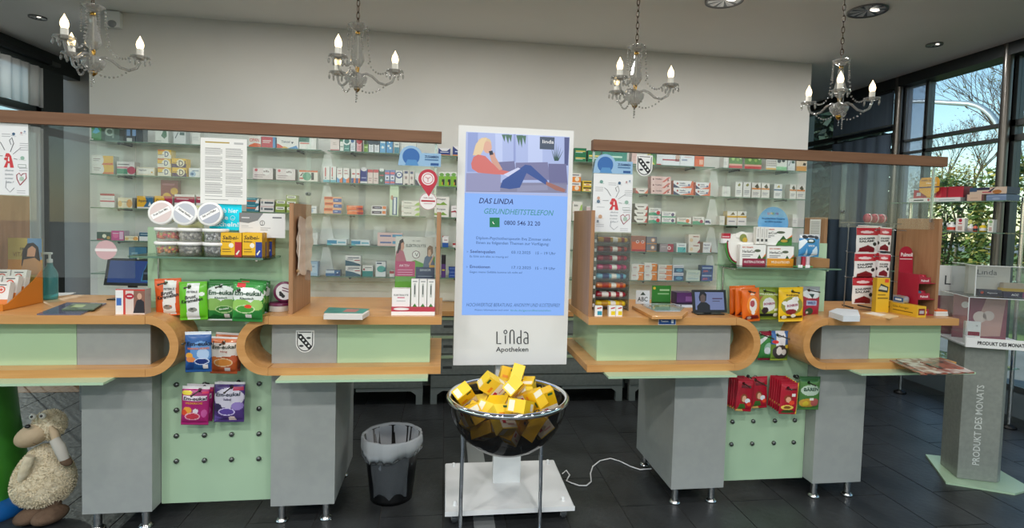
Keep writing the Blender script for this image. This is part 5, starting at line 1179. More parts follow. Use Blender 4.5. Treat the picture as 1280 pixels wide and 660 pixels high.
BG = {
 'orangek': ('#d9591f', [('p', [(.3, .06), (.75, .03), (.85, .93), (.38, .96)], '#e8e4e0'), ('e', .5, .24, .16, .06, '#8a8078'), ('r', .4, .26, .5, .3, '#4a4038'), ('r', .56, .25, .63, .29, '#c0602c')],
   [('Brust', .27, .55, .10, '#1c1a1a', .45, .2, 10), ('Karamellen', .12, .44, .10, '#1c1a1a', .8, .2, 10), ('PETERLE', .38, .7, .055, '#555', .4, 0, 0)]),
 'limek': ('#63b81f', [('p', [(.28, .02), (.72, .02), (.76, .97), (.3, .97)], '#e8e8e4'), ('e', .5, .28, .16, .06, '#8a8a80'), ('r', .43, .28, .52, .33, '#38403a'), ('e', .84, .68, .1, .05, '#e8f0e0')],
   [('Brust', .25, .55, .09, '#16201a', .4, .2, 9), ('Karamellen', .1, .44, .09, '#16201a', .78, .2, 9), ('PETERLE', .32, .72, .05, '#4a4a4a', .38, 0, 0)]),
 'emgreen': ('#2f7a34', [('r', 0, .9, 1, .97, '#2a6a30'), ('e', .5, .66, .55, .24, '#dfe4dd'), ('e', .25, .42, .3, .16, '#86b05a'), ('e', .75, .42, .3, .14, '#7aa850'), ('p', [(0, .05), (.25, .18), (.5, .12), (.75, .22), (1, .1), (1, .02), (0, .02)], '#1f5f2a'), ('e', .62, .3, .3, .1, '#a9c886'), ('e', .62, .3, .26, .075, '#3f7a34'), ('r', .62, .08, .8, .18, '#d9d0c8'), ('r', 0, .0, 1, .035, '#dfe0dc')],
   [('Em-eukal', .06, .67, .115, '#1c4a2c', .86, .08, 0), ('Klassisch', .3, .57, .05, '#3f5a44', .42, 0, 0), ('Em-eukal', .46, .28, .04, '#e6f0dc', .32, .08, 8)]),
 'emgreen2': ('#2f8a38', [('e', .5, .66, .5, .22, '#e4e8e2'), ('e', .3, .42, .34, .16, '#8fc05a'), ('e', .8, .42, .2, .16, '#9ac868'), ('p', [(0, .08), (.25, .22), (.5, .16), (.75, .3), (1, .32), (1, .02), (0, .02)], '#2a7a34'), ('e', .45, .33, .32, .11, '#c4dca4'), ('e', .45, .33, .28, .085, '#4a9a3c'), ('e', .55, .4, .12, .045, '#e24a2c'), ('r', .45, .1, .66, .2, '#ddd2cc'), ('r', .14, .88, .4, .98, '#cc2a30')],
   [('Em-eukal', .06, .68, .12, '#1c4a2c', .88, .12, 0), ('Klassisch', .26, .58, .055, '#3f5a44', .45, 0, 0)]),
 'emblue': ('#1d4f8c', [('r', 0, .93, 1, 1, '#cfd4da'), ('e', .65, .52, .4, .26, '#5f8cc0'), ('e', .72, .46, .22, .14, '#a9c0dc'), ('e', .2, .42, .15, .08, '#e0a03c'), ('e', .25, .33, .18, .07, '#d8844a'), ('p', [(.0, .1), (.25, .28), (.4, .2), (.3, .08), (.05, .05)], '#173a74'), ('e', .66, .28, .27, .085, '#c8cfe6'), ('e', .66, .28, .24, .065, '#1c2f6c'), ('r', .7, .09, .88, .19, '#dcd2d0')],
   [('Em-eukal', .1, .67, .1, '#0f1f38', 1.0, .08, 0), ('MANUKA HONIG', .14, .58, .05, '#d8763a', .8, 0, 0)]),
 'emorange': ('#b5521f', [('r', 0, .95, 1, 1, '#e4ddd8'), ('p', [(0, .84), (1, .86), (1, .95), (0, .95)], '#c86a34'), ('p', [(0, .45), (1, .5), (1, .86), (0, .84)], '#ece4da'), ('e', .18, .38, .2, .1, '#d87a3a'), ('e', .86, .42, .14, .1, '#c8603a'), ('e', .5, .32, .34, .12, '#e8c49a'), ('e', .5, .32, .3, .09, '#d88a3c'), ('p', [(0, .02), (.2, .08), (.45, .14), (.9, .12), (1, .2), (1, .02)], '#a8481c'), ('r', .55, .08, .74, .18, '#e0d4d0')],
   [('Em-eukal', .06, .68, .1, '#20301f', .86, .1, 3), ('Honig', .38, .6, .045, '#b04a34', .26, 0, 0)]),
 'empink': ('#a81f6c', [('r', 0, .93, 1, 1, '#e4e2e2'), ('r', .06, .64, .94, .76, '#ecdfe8'), ('e', .2, .84, .2, .06, '#e6d03c'), ('r', .75, .83, .97, .88, '#d8305c'), ('e', .25, .4, .16, .09, '#e8a03c'), ('e', .12, .34, .12, .07, '#d84a2c'), ('e', .55, .38, .1, .06, '#e8dce6'), ('e', .45, .24, .28, .1, '#e6a8b8'), ('e', .45, .24, .24, .075, '#c83a4c'), ('e', .85, .32, .1, .1, '#c85a9c')],
   [('Em-eukal', .08, .66, .085, '#2a1830', .84, .1, 0), ('WILDKIRSCHE', .18, .56, .05, '#e8a03c', .62, 0, 0)]),
 'empurple': ('#47306f', [('r', 0, .95, 1, 1, '#dcdadc'), ('e', .5, .62, .5, .24, '#c9c4d2'), ('r', .64, .81, .97, .9, '#a8264a'), ('e', .15, .38, .14, .1, '#30244a'), ('e', .8, .42, .2, .1, '#8f7ab8'), ('e', .45, .28, .28, .1, '#c8bce0'), ('e', .45, .28, .24, .075, '#5a4494'), ('p', [(.5, .05), (.75, .06), (.7, .16), (.5, .15)], '#e0c8c4'), ('p', [(0, .02), (.3, .12), (.0, .2)], '#6a54a0')],
   [('Em-eukal', .06, .66, .095, '#1f2a3c', .82, .1, 2), ('Salbei', .34, .57, .05, '#40385c', .26, 0, 0)]),
 'orfruit': ('#d96414', [('e', .55, .5, .34, .28, '#e8872c'), ('e', .55, .5, .22, .2, '#e8e0da'), ('e', .5, .55, .14, .1, '#a84a54'), ('e', .55, .28, .1, .07, '#efe8e2'), ('p', [(.05, .05), (.95, .1), (.8, .2), (.2, .18)], '#7a1f1c'), ('e', .35, .12, .12, .05, '#c8b0a0')], [('die', .42, .8, .06, '#f0e0c8', .22, 0, 0)]),
 'olive': ('#7c8c2a', [('r', 0, .92, 1, 1, '#6a7a24'), ('e', .25, .62, .16, .12, '#b0603c'), ('e', .52, .5, .4, .3, '#a9b04a'), ('e', .5, .48, .26, .21, '#e6e4e4'), ('e', .35, .3, .14, .1, '#3a2a2a'), ('r', .06, .1, .94, .2, '#20241c'), ('e', .82, .16, .1, .06, '#e8e4d4'), ('r', .72, .28, .88, .36, '#e0e4c8')], [('BONBON', .28, .46, .07, '#a04a64', .46, .1, 5), ('WILDKRÄUTER', .1, .78, .05, '#e8ecd0', .8, 0, -2)]),
 'yellow': ('#e8b813', [('r', 0, .0, 1, .06, '#f0c83a'), ('e', .5, .48, .44, .26, '#8c8a2c'), ('e', .48, .46, .28, .2, '#e6e4e2'), ('e', .62, .66, .14, .08, '#e4e2dc'), ('e', .2, .55, .1, .06, '#e0e0d8'), ('e', .45, .3, .22, .08, '#8a2a2c'), ('r', .05, .1, .95, .17, '#3a3014'), ('e', .2, .14, .1, .05, '#f0e8d0'), ('e', .55, .18, .1, .05, '#f0e8d0')], [('BONBON', .26, .44, .07, '#a04a64', .46, .1, 5), ('INGWER', .25, .76, .05, '#5a4a14', .5, 0, -3)]),
 'redgrey': ('#a01f38', [('r', 0, .8, 1, 1, '#8f9094'), ('e', .5, .76, .5, .14, '#dcdcde'), ('p', [(.35, .76), (.62, .76), (.5, .62)], '#1f3a34'), ('r', .2, .4, .78, .56, '#a4aecc'), ('e', .4, .2, .22, .12, '#2c4a34'), ('e', .3, .16, .06, .04, '#d8d0c8')], [('WILD', .26, .44, .08, '#3a3a7c', .45, 0, 0)]),
 'boy': ('#3f8a44', [('r', 0, .85, 1, 1, '#8a1f34'), ('p', [(0, .5), (.6, .85), (.4, .85), (0, .7)], '#dfe6e2'), ('e', .6, .42, .3, .2, '#9ec4b0'), ('e', .5, .35, .2, .12, '#e0e8ea'), ('r', 0, 0, 1, .07, '#8a1f34')], []),
 'cow': ('#6a8a30', [('r', 0, .55, 1, 1, '#3f6ea8'), ('r', .22, .5, .74, 1, '#e4e4e6'), ('e', .2, .64, .16, .06, '#d8302c'), ('e', .5, .3, .44, .24, '#403a38'), ('e', .4, .34, .16, .14, '#e4dcd4'), ('e', .68, .3, .14, .1, '#dcd4cc'), ('e', .88, .48, .12, .06, '#e0c03c'), ('r', 0, 0, 1, .06, '#9aa83c')], [('KÜHE', .3, .8, .07, '#223', .36, 0, 0)]),
 'redkid': ('#a8182c', [('r', .2, .74, .8, .82, '#6a1020'), ('e', .42, .42, .2, .14, '#8a4a2c'), ('e', .44, .4, .13, .1, '#e0b090'), ('p', [(.1, .05), (.6, .1), (.5, .25), (.2, .25)], '#3f6a2c'), ('e', .66, .34, .16, .08, '#dfe4ea'), ('e', .78, .24, .16, .06, '#e2472c'), ('p', [(0, 0), (.5, .0), (.4, .08), (.05, .06)], '#c8a05a')], []),
 'redyel': ('#a8182c', [('r', .94, 0, 1, 1, '#e0b83a'), ('r', .2, .76, .85, .82, '#6a1020'), ('e', .4, .5, .22, .12, '#8a3a24'), ('e', .42, .47, .14, .09, '#e0a888'), ('e', .62, .38, .16, .07, '#e24a2c'), ('r', .6, .58, .82, .66, '#e8e4e0'), ('e', .4, .22, .34, .08, '#e6c85a'), ('e', .4, .22, .2, .05, '#8a5a2c'), ('p', [(.1, .03), (.9, .05), (.7, .14), (.2, .13)], '#3f5a2c')], []),
 'greenpa': ('#4a7a3c', [('r', 0, .85, 1, 1, '#2f5a30'), ('e', .5, .6, .44, .16, '#b8ccb8'), ('e', .4, .22, .38, .14, '#c89a3a'), ('e', .72, .24, .2, .12, '#b05a54'), ('e', .3, .2, .14, .08, '#d8c03c'), ('r', .46, .3, .66, .38, '#e8ecdc')], [('BÄREN', .16, .58, .1, '#1f4a34', .68, 0, 2)]),
 'bluefoil': ('#3f8cc4', [('r', 0, .82, 1, 1, '#c8ccd0'), ('e', .25, .88, .14, .08, '#2a2c30'), ('e', .55, .9, .18, .06, '#30343a'), ('e', .8, .86, .12, .08, '#3a3e44'), ('e', .5, .7, .2, .1, '#2c4a44'), ('e', .5, .72, .12, .05, '#e4e8e6'), ('p', [(.0, .3), (.35, .7), (.2, .8), (.0, .7)], '#e4eef4'), ('p', [(.55, .0), (.9, .1), (.8, .5), (.6, .3)], '#d0e4f0'), ('p', [(.25, .05), (.4, .05), (.3, .4)], '#bcdcf0')], [('WICK', .36, .46, .08, '#e8f0f4', .34, 0, 0)]),
 'snack': ('#e6e2e0', [('r', 0, .68, 1, .97, '#b8202e'), ('e', .45, .8, .3, .05, '#e8c8c8'), ('p', [(.1, .04), (.85, .02), (.8, .2), (.5, .3), (.12, .18)], '#7c1c26'), ('e', .82, .34, .09, .07, '#1c1a1c')], [('KNUSPER', .1, .5, .075, '#161618', .72, 0, 3), ('SALAMI', .1, .4, .075, '#161618', .66, 0, 3)]),
}
GL, GRt = 'sweet bags on the left display panel', 'sweet bags on the right display panel'
bag('orangek', 193, 348, 226.5, 394.5, .10, 'orange bag of breast caramels hanging leftmost on the left panel', GL, -3)
bag('limek', 223.5, 352, 258.5, 400, .08, 'lime green bag of breast caramels between orange and dark green bags', GL, -2)
bag('emgreen', 262, 349, 300, 396, .165, 'dark green sweet bag hidden at the back of the green bags', GL, 0)
bag('emgreen', 300, 349.5, 338, 390.5, .16, 'dark green sweet bag poking out rearmost at the right', GL, 4)
bag('emgreen2', 297, 351, 333, 392, .12, 'green sweet bag directly behind the red-stickered front bag', GL, 3)
bag('emgreen', 259, 351.5, 295.5, 400.5, .09, 'dark green sweet bag right of the lime bag', GL, 0)
bag('emgreen2', 292, 353, 330, 402, -.02, 'front green sweet bag with a red price sticker', GL, 2)
bag('emblue', 231, 414.5, 264, 465, -.02, 'blue honey sweet bag in the second row', GL, -1)
bag('emorange', 270, 416, 304, 463, .16, 'rear orange sweet bag half hidden behind the cream one', GL, 4)
bag('emorange', 264.5, 421, 298.5, 467, .08, 'front orange and cream sweet bag right of the blue bag', GL, 2)
bag('empink', 234, 480, 268, 526, .165, 'rear pink sweet bag behind the front pink bag', GL, 3)
bag('empink', 228, 482.5, 262.5, 531, .12, 'front pink sweet bag in the lowest row of the left panel', GL, 2)
bag('empurple', 272, 477, 307, 524, .165, 'rear purple sweet bag behind the front purple bag', GL, 3)
bag('empurple', 268.5, 477.5, 306, 527.5, .12, 'front purple sage sweet bag right of the pink bag', GL, 1)
bag('orfruit', 911, 357, 938, 395, .165, 'rearmost of three orange sweet bags beside the small right tablet', GRt, -3)
bag('orfruit', 918, 357, 943, 396, .125, 'middle one of three overlapping orange sweet bags', GRt, -3)
bag('orfruit', 926, 360, 948, 402, .08, 'front one of three overlapping orange sweet bags', GRt, -4)
bag('olive', 944.5, 359, 974, 399.5, .12, 'olive green sweet bag between the orange and yellow bags', GRt, 0)
bag('yellow', 972.5, 359, 1003, 402, .09, 'yellow sweet bag right of the olive green bag', GRt, -2)
bag('redgrey', 1001.5, 358, 1024, 396.5, .12, 'dark red and silver sweet bag rightmost in its row', GRt, 1)
bag('boy', 948, 414, 966.5, 450, .15, 'green and dark red sweet bag behind the right counter curve', GRt, 0)
bag('cow', 963.5, 413.5, 985, 450.5, .135, 'blue and white cow-print sweet bag between the right counter curves', GRt, 0)
for i in range(4):
    bag('redkid', 910.5+i*3, 469.5+i*1.3, 930+i*3, 508+i*1.4, .17-.016*i, '%s of the leftmost row of red sweet bags' % ['rearmost', 'second from the back', 'second from the front', 'next-to-front'][i] if i < 3 else 'last bag behind the front one in the leftmost red row', GRt, 2, 0, .018)
bag('redkid', 922, 474, 942, 514, .10, 'front bag of the leftmost row of red sweet bags', GRt, 4, 0, .02)
bag('redkid', 938.5, 470.5, 958, 510, .13, 'single red sweet bag with a pale right edge in the lowest row', GRt, -2, 0, .02)
for i in range(5):
    bag('redyel', 962+i*2.8, 469.5+i*1.6, 983+i*2.8, 507+i*1.8, .17-.017*i, '%s of the yellow-edged red sweet bags' % ['rearmost', 'second rearmost', 'middle', 'fourth from the back', 'next to the front one'][i], GRt, 3, 0, .016)
bag('redyel', 976, 478, 998, 517.5, .065, 'front one of the yellow-edged red sweet bags', GRt, 3, 0, .02)
bag('greenpa', 998.5, 470.5, 1024.5, 512, .09, 'green bear-sweets bag at the right end of the lowest row', GRt, 1)
# ------------------------------------------------------------------ tubs and cough-drop boxes on the left panel shelf
ZS = 1.2525
TUB = glassy('tub_plastic', '#f2f3f1', 1.4, .15, .22, '#ffffff')
LID = M('#eceae6', .4)
def tub(loc, T, mats, label, tilt=False):
    t = thing('sweet_tub', label, 'tub', loc, 0, 'clear sweet tubs'); t.matrix_basis = TR(loc) @ T
    MB().lathe([(.0, .001), (.042, .001), (.048, .05)], TUB, n=28).build('cup', t)
    MB().lathe([(.05, .046), (.0525, .048), (.0525, .058), (.049, .06), (.0, .0595)], LID, n=28).build('lid', t)
    m = MB()
    for _ in range(80):
        a, q = R.uniform(0, 6.283), (R.random()**.35)*.038
        m.ball(.0075, R.choice(mats), TR((q*math.cos(a), q*math.sin(a), R.uniform(.0145, .038))) @ RX(R.uniform(0, 3)), 6, 1, 1, R.uniform(.6, 1.6))
    stuff(m.build('sweets', t))
    if tilt:
        m = MB(); Q = RX(-math.pi/2)
        m.add([(.043*math.cos(6.2832*i/28), .043*math.sin(6.2832*i/28), .0603) for i in range(28)], [tuple(range(28))], M(tilt, .5))
        m.add([(-.04, -.012, .0606), (.04, -.012, .0606), (.04, .01, .0606), (-.04, .01, .0606)], [(0, 1, 2, 3)], M('#f2f0ec', .5), RZ(.55 if tilt != '#b9bcc4' else -.6))
        for k, (zz, ww) in enumerate(((-.002, .062),)):
            mm = MB(); mm.text({'#d6c4c0': 'Fruit Gum Mix', '#b9bcc4': 'Salmiak Pastillen', '#a9adb8': 'Salz und Pfeffer'}[tilt], -ww/2, zz, .009, M('#1c1c20', .5), 0, w=ww, bold=.02)
            m.add([(p.x, p.z, .0609) for p in mm.v], mm.f, M('#1c1c20', .5), RZ(.55 if tilt != '#b9bcc4' else -.6))
        m.build('lid_label', t)
GUM = [M('#ff7a34', .3), M('#ffa04a', .3), M('#d8cc4a', .3), M('#f05048', .3)]; GREYS = [M('#9a948c', .4), M('#b8b2a8', .4), M('#d8d2c8', .4)]; SILV = [M('#b8b8ba', .3), M('#4a4a4c', .3), M('#e0e0e0', .3)]
for i, (u, mats, nm, lc) in enumerate(((210.3, GUM, 'orange gummies', '#d6c4c0'), (238.3, GREYS, 'grey pastilles', '#b9bcc4'), (269.8, SILV, 'black and silver liquorice', '#a9adb8'))):
    p = PY(u, 311, .085); x = p.x
    tub((x, .085, ZS), Matrix(), mats, 'lower clear tub of %s on the glass shelf' % nm)
    tub((x, .085, ZS+.0605), Matrix(), mats, 'middle clear tub of %s under a tilted tub' % nm)
    c = PY((206, 235, 266)[i], 274, .08)
    tub((c.x, .105, ZS+.1215+.0535), RX(math.radians(80)) , mats, 'tilted tub of %s showing its round labelled lid' % nm, lc)
def salbei(u0, u1, band, y, label):
    a, b = PY(u0, 310, y), PY(u1, 310, y); w = b.x-a.x; h = PY((u0+u1)/2, 291, y).z-ZS
    mb = carton_mb(w, h, .05, '#e8b41c', [('r', 0, 0, 1, .07, '#6a4a14'), ('r', .67, 0, 1, .62, band), ('t', 'Salbei-', .07, .72, .16, '#241c14', .78, .15), ('t', 'Bonbons', .07, .6, .07, '#3a2c18', .42), ('e', .5, .47, .12, .1, '#f0ead8'), ('r', .08, .2, .5, .23, '#8a6a1c'), ('r', .08, .3, .45, .33, '#8a6a1c'), ('p', [(.72, .12), (.78, .06), (.92, .25), (.87, .28)], '#e8e0d0')], '#c8941c')
    mb.v = [TR((a.x, y, ZS+.0005)) @ v for v in mb.v]; tag(mb.build('sweet_carton'), label, 'carton', 'yellow sage sweet cartons')
salbei(276, 302, '#b8262c', .05, 'yellow sage sweet carton with a red band on the glass shelf')
salbei(303, 327.5, '#20388c', .05, 'front yellow sage sweet carton with a blue band')
salbei(311, 333, '#20388c', .105, 'second yellow blue-banded sage carton just behind the front one')
salbei(318, 340, '#20388c', .16-.012, 'rearmost yellow blue-banded sage carton at the shelf end')
mb = MB(); a = PY(223, 275, .175); b = PY(253, 275, .175); mb.box(a.x, .17, ZS+.0003, b.x, .192, PY(238, 256.5, .175).z, M('#d8d8a4', .6)); tag(mb.build('pale_carton'), 'pale yellow-green carton standing behind the tubs', 'carton')

# ------------------------------------------------------------------ right panel shelf: herb lozenge display and neighbours
ZS2 = 1.2505
def pxbox(u0, v0, u1, v1, Y, d, z0, base, prints, side, name, label, cat='carton', group=None):
    a, b = PY(u0, (v0+v1)/2, Y), PY(u1, (v0+v1)/2, Y); zt = PY((u0+u1)/2, v0, Y).z; zb = z0 if z0 is not None else PY((u0+u1)/2, v1, Y).z
    mb = carton_mb(b.x-a.x, zt-zb, d, base, prints, side); mb.v = [TR((a.x, Y, zb)) @ v for v in mb.v]
    return tag(mb.build(name), label, cat, group)
HERB = [('t', 'BIO FERMER', .08, .84, .07, '#c8502c', .42), ('t', 'HerbaCof', .08, .62, .13, '#22302a', .5), ('e', .68, .72, .12, .07, '#55604c'), ('r', .08, .5, .5, .54, '#888'), ('r', .08, .42, .4, .46, '#999'), ('p', [(.55, 0), (1, 0), (1, .5), (.85, .35), (.62, .25)], '#3f7a34'), ('p', [(.62, .2), (.75, .55), (.86, .3), (.98, .48), (.9, .15)], '#2f5a2a'), ('p', [(.85, .35), (1, .5), (1, .6)], '#e0783c'), ('e', .78, .25, .1, .08, '#b89a3c')]
t = thing('lozenge_display', 'white and green cardboard display of herb lozenges on the right panel shelf', 'display', (PY(950, 320, .1).x, .12, ZS2))
W = dict(parent=t, recenter='world')
a = PY(912, 330, .14)
m = MB(); q = PY(918, 332, .15); r_ = PY(972, 332, .15); zt = PY(944, 291, .15).z
m.prism([(q.x, ZS2+.0006), (r_.x, ZS2+.0006), (r_.x, zt), (q.x+.05, zt), (q.x-.01, zt-.012), (q.x-.03, zt-.06), (q.x-.025, zt-.1)], .004, M('#e6e4de', .5), TR((0, .175, 0))); m.build('back_card', **W)
m = MB(); c = PY(929, 290, .165); m.prism([(c.x-.033+.033*1+.033*math.cos(math.radians(k)), c.z-.03+.033*math.sin(math.radians(k))) for k in range(0, 181, 20)], .003, M('#eae8e2', .5), TR((0, .172, 0)))
m.disc((c.x+.005, .1705, c.z-.03), .02, M('#7f8a4a', .5)); m.disc((c.x+.015, .1700, c.z-.042), .014, M('#c8a83c', .5)); m.build('topper', **W)
m = MB(); z0 = ZS2+.0125; arc = [(PY(912, 330, .12).x-.01+.06*(1-math.cos(math.radians(k))), z0+.105-.105*math.sin(math.radians(k))) for k in range(0, 91, 15)]
m.prism(arc+[(PY(943, 330, .12).x, z0), (PY(943, 330, .12).x, z0+.105)], .004, M('#e8e6e0', .5), TR((0, .135, 0)))
m.tube([(x, .133, z) for x, z in arc], .004, M('#9a2438', .5), n=5); m.tube([(x-.006, .136, z-.006) for x, z in arc], .005, M('#3f8a3c', .5), n=5); m.build('swoosh_side', **W)
pxbox(945.5, 284, 990, 306.5, .13, .03, PY(967, 306.5, .13).z, '#ecebe6', HERB, '#d8d6d0', 'lozenge_carton', 'upper herb lozenge carton with slim cartons at its left', group='herb lozenge cartons')
pxbox(925, 306, 957, 331, .10, .03, ZS2+.0005, '#ecebe6', HERB+[('r', .1, 0, 1, .34, '#8a1f3c'), ('t', 'HUSTEN-LUTSCHER', .16, .12, .12, '#f0e4e4', .8)], '#d8d6d0', 'lozenge_carton', 'lower left herb lozenge carton with a wine-red tray band', group='herb lozenge cartons')
pxbox(959, 308, 992, 332, .10, .03, ZS2+.0005, '#ecebe6', HERB+[('r', 0, 0, 1, .38, '#dd9428'), ('t', 'MILD-LUTSCHER', .16, .14, .12, '#f8ecd4', .7)], '#d8d6d0', 'lozenge_carton', 'lower right herb lozenge carton with an orange tray band', group='herb lozenge cartons')
for i in range(3):
    pxbox(945.5+i*5.2-.3, 283.5+i*.3, 950+i*5.2, 305, .115, .012, PY(950, 305, .115).z, '#e2e0da', [('r', .2, .15, .8, .3, '#50524e'), ('r', .3, .4, .7, .9, '#c8c6c0')], '#cfccc4', 'slim_carton', ['leftmost', 'middle', 'rightmost'][i]+' slim white carton in front of the upper lozenge carton', group='slim white cartons')
pxbox(901.5, 291.5, 913, 304, .17, .02, PY(907, 304, .17).z, '#e6e2e2', [('r', 0, .48, 1, 1, '#b02236'), ('r', .1, .6, .9, .7, '#e4b4bc'), ('p', [(.6, .15), (.72, .32), (.85, .15)], '#222')], '#c8c4c4', 'small_carton', 'small red and white carton left of the herb lozenge display')
m = MB(); c = PY(966, 279, .19); m.add([(c.x+.086*math.cos(6.2832*i/40), .186, c.z+.086*math.sin(6.2832*i/40)) for i in range(40)]+[(c.x+.086*math.cos(6.2832*i/40), .189, c.z+.086*math.sin(6.2832*i/40)) for i in range(40)], [tuple(range(40)), tuple(range(79, 39, -1))]+[(i, 40+i, 40+(i+1) % 40, (i+1) % 40) for i in range(40)], noisy('sky_print', '#3f8cc8', '#7ab4e0', (1, 1, 1), 9, .5))
for k, (s, hx) in enumerate(zip('LINDANI', ('#d83c3c', '#e88a2c', '#e6c83a', '#5aa84a', '#3c8ad0', '#7a5ab0', '#d8488c'))): m.text(s, c.x-.035+k*.0095, c.z+.045, .012, M(hx, .5), .1855, bold=.04)
m.text('Die größte Kinder Treuepreis', c.x-.066, c.z+.02, .008, M('#1c3c74', .5), .1855, w=.13, bold=.02); m.text('der LINDA Apotheken', c.x-.05, c.z+.004, .008, M('#1c3c74', .5), .1855, w=.1, bold=.02)
m.box(c.x-.02, .187, 1.2505, c.x+.02, .189, c.z-.07, M('#4a8cc4', .5)); tag(m.build('round_sign'), 'round sky-blue cardboard sign standing behind the lozenge cartons', 'sign')
bag('bluefoil', 998.5, 293, 1024, 321, .12, 'light blue and silver foil bag on the right panel shelf', 'shelf bags', 0)
m = MB(); a, b = PY(1007, 331, .05), PY(1038.5, 331, .05); m.box(a.x, .06, ZS2+.0003, b.x, .185, ZS2+.045, noisy('cardboard', '#8a6238', '#9c7348', (1, 1, 1), 10, .8)); tag(m.build('cardboard_box'), 'flat brown cardboard box under the blue foil bag', 'box')
t = thing('tube_pack', 'small grey and red tubes in a green clip at the shelf front', 'tube pack', (PY(1001, 332, .05).x, .04, ZS2))
for k, (hx, dx) in enumerate((('#7d8486', -.02), ('#a8263c', .005), ('#c8b8bc', .028))): MB().cyl(.011, .006, .055, M(hx, .4), TR((dx, 0, 0)), 14).build('tube', t)
MB().box(-.04, -.014, .002, .05, .014, .008, M('#4f9a5a', .4)).build('clip', t); 
for k in (-.02, .02): MB().box(k-.012, -.016, .0, k+.012, -.014, .014, WHITE).build('price_tag', t)
m = MB(); X = 2.05-.0095; a, b = PX(998, 285, X-.001), PX(1021, 285, X-.001)
m.box(X-.0012, .26, 1.37, X-.0002, .35, 1.5, PAPER)
for k in range(12): m.box(X-.0016, .268, 1.385+k*.009, X-.0012, .342, 1.3875+k*.009, M('#8a8a8a', .7))
tag(m.build('taped_paper'), 'printed white paper taped to the wooden divider behind the foil bag', 'paper')
# ------------------------------------------------------------------ papers and stickers on the glass screens
YG = .1105
def gp(u, v): return PY(u, v, YG)
def sheet(name, label, cat, u0, v0, u1, v1, base, draw=None, Y=YG, th=.0008):
    f = lambda u, v: PY(u, v, Y)
    x0, x1 = f(u0, (v0+v1)/2).x, f(u1, (v0+v1)/2).x; z1, z0 = f((u0+u1)/2, v0).z, f((u0+u1)/2, v1).z
    mb = MB(); mb.box(x0, Y, z0, x1, Y+th, z1, M(base, .6, spec=.2))
    w, h = x1-x0, z1-z0
    def r(a, b, c, d, hx, k=1): mb.quad((x0+a*w, Y-.0003*k, z0+b*h), (x0+c*w, Y-.0003*k, z0+b*h), (x0+c*w, Y-.0003*k, z0+d*h), (x0+a*w, Y-.0003*k, z0+d*h), M(hx, .6, spec=.2))
    def t(s, a, b, hh, hx, ww=None, k=2, **kw): mb.text(s, x0+a*w, z0+b*h, hh*h, M(hx, .6), Y-.0003*k, w=ww*w if ww else None, **kw)
    def c(a, b, rr, hx, k=1, ry=None): mb.disc((x0+a*w, Y-.0003*k, z0+b*h), rr*w, M(hx, .6), ry=(ry*h if ry else None))
    def l(pts, hx, wd=.0012, closed=False): mb.tube([(x0+a*w, Y-.0006, z0+b*h) for a, b in pts], wd, M(hx, .6), n=4, closed=closed)
    def p(pts, hx, k=1): mb.poly([(x0+a*w, Y-.0003*k, z0+b*h) for a, b in pts], M(hx, .6))
    if draw: draw(r, t, c, l, p)
    return tag(mb.build(name), label, cat)
def d_notice(r, t, c, l, p):
    r(.1, .925, .62, .945, '#b09a50'); r(.72, .915, .92, .945, '#b8b8b8')
    for q in (.1, .54):
        for k in range(34):
            if (k*7+int(q*10)) % 9 == 0: continue
            r(q, .84-k*.022, q+.37-.04*((k*5) % 4 == 0), .848-k*.022, '#9a9a9a' if k % 5 else '#6a6a6a')
    r(.1, .06, .6, .068, '#888'); r(.74, .05, .8, .075, '#ccc'); r(.75, .055, .79, .07, '#f2f2f0', 2)
sheet('paper_notice', 'printed A4 notice in a clear sleeve on the left glass screen', 'notice', 250.5, 173, 308.5, 255, '#e6e5e1', d_notice)
def d_poster(r, t, c, l, p):
    p([(.42, .38), (.5, .38), (.52, .44), (.56, .44), (.57, .38), (.66, .38), (.6, .54), (.55, .58), (.48, .58), (.45, .53), (.5, .53), (.48, .46)], '#c83a40', 2); p([(.52, .47), (.56, .47), (.55, .53), (.53, .53)], '#e8e8e6', 3); c(.47, .5, .04, '#c83a40', 3)
    for a, b, q, hx in ((.2, .86, .07, '#6f9a90'), (.66, .85, .06, '#3f5f7c'), (.84, .87, .04, '#b08a8a'), (.92, .89, .04, '#8a9ab0'), (.14, .58, .06, '#c89a86'), (.14, .52, .07, '#5f7488'), (.86, .52, .08, '#8fb0a0'), (.84, .23, .09, '#a9bfae'), (.2, .26, .08, '#c8a080'), (.14, .18, .05, '#7f8a94')): c(a, b, q*.62, hx); l([(a-q, b-.02), (a+q, b-.03)], hx, .0007)
    for a, b, n in ((.05, .76, 3), (.38, .84, 2), (.8, .72, 4), (.78, .37, 2), (.1, .42, 1), (.1, .12, 2), (.72, .06, 2)):
        for k in range(n): r(a, b-k*.03, a+.2, b-k*.03+.007, '#9a9aa0')
    l([(.45, .62), (.36, .72), (.28, .76)], '#5a5a60'); l([(.58, .6), (.66, .72), (.62, .8), (.56, .76), (.6, .7)], '#5a5a60'); l([(.25, .54), (.4, .54)], '#5a5a60'); l([(.64, .57), (.82, .66)], '#9a9aa0'); l([(.66, .51), (.74, .5)], '#5a5a60')
    l([(.8, .14), (.95, .24), (.94, .31), (.86, .3), (.83, .27), (.78, .31), (.72, .28), (.73, .22), (.8, .14)], '#a03a48', .0018)
    l([(.76, .43), (.94, .43), (.95, .39), (.76, .39)], '#5a7a6a', .0008, True); l([(.48, .2), (.46, .1), (.56, .04), (.66, .1)], '#9a9aa0')
    for k, s in enumerate(('deine', 'Apotheke', 'ist immer', 'da!')): t(s, .44, .33-k*.055, .028, '#6a7480', .2, shear=.3)
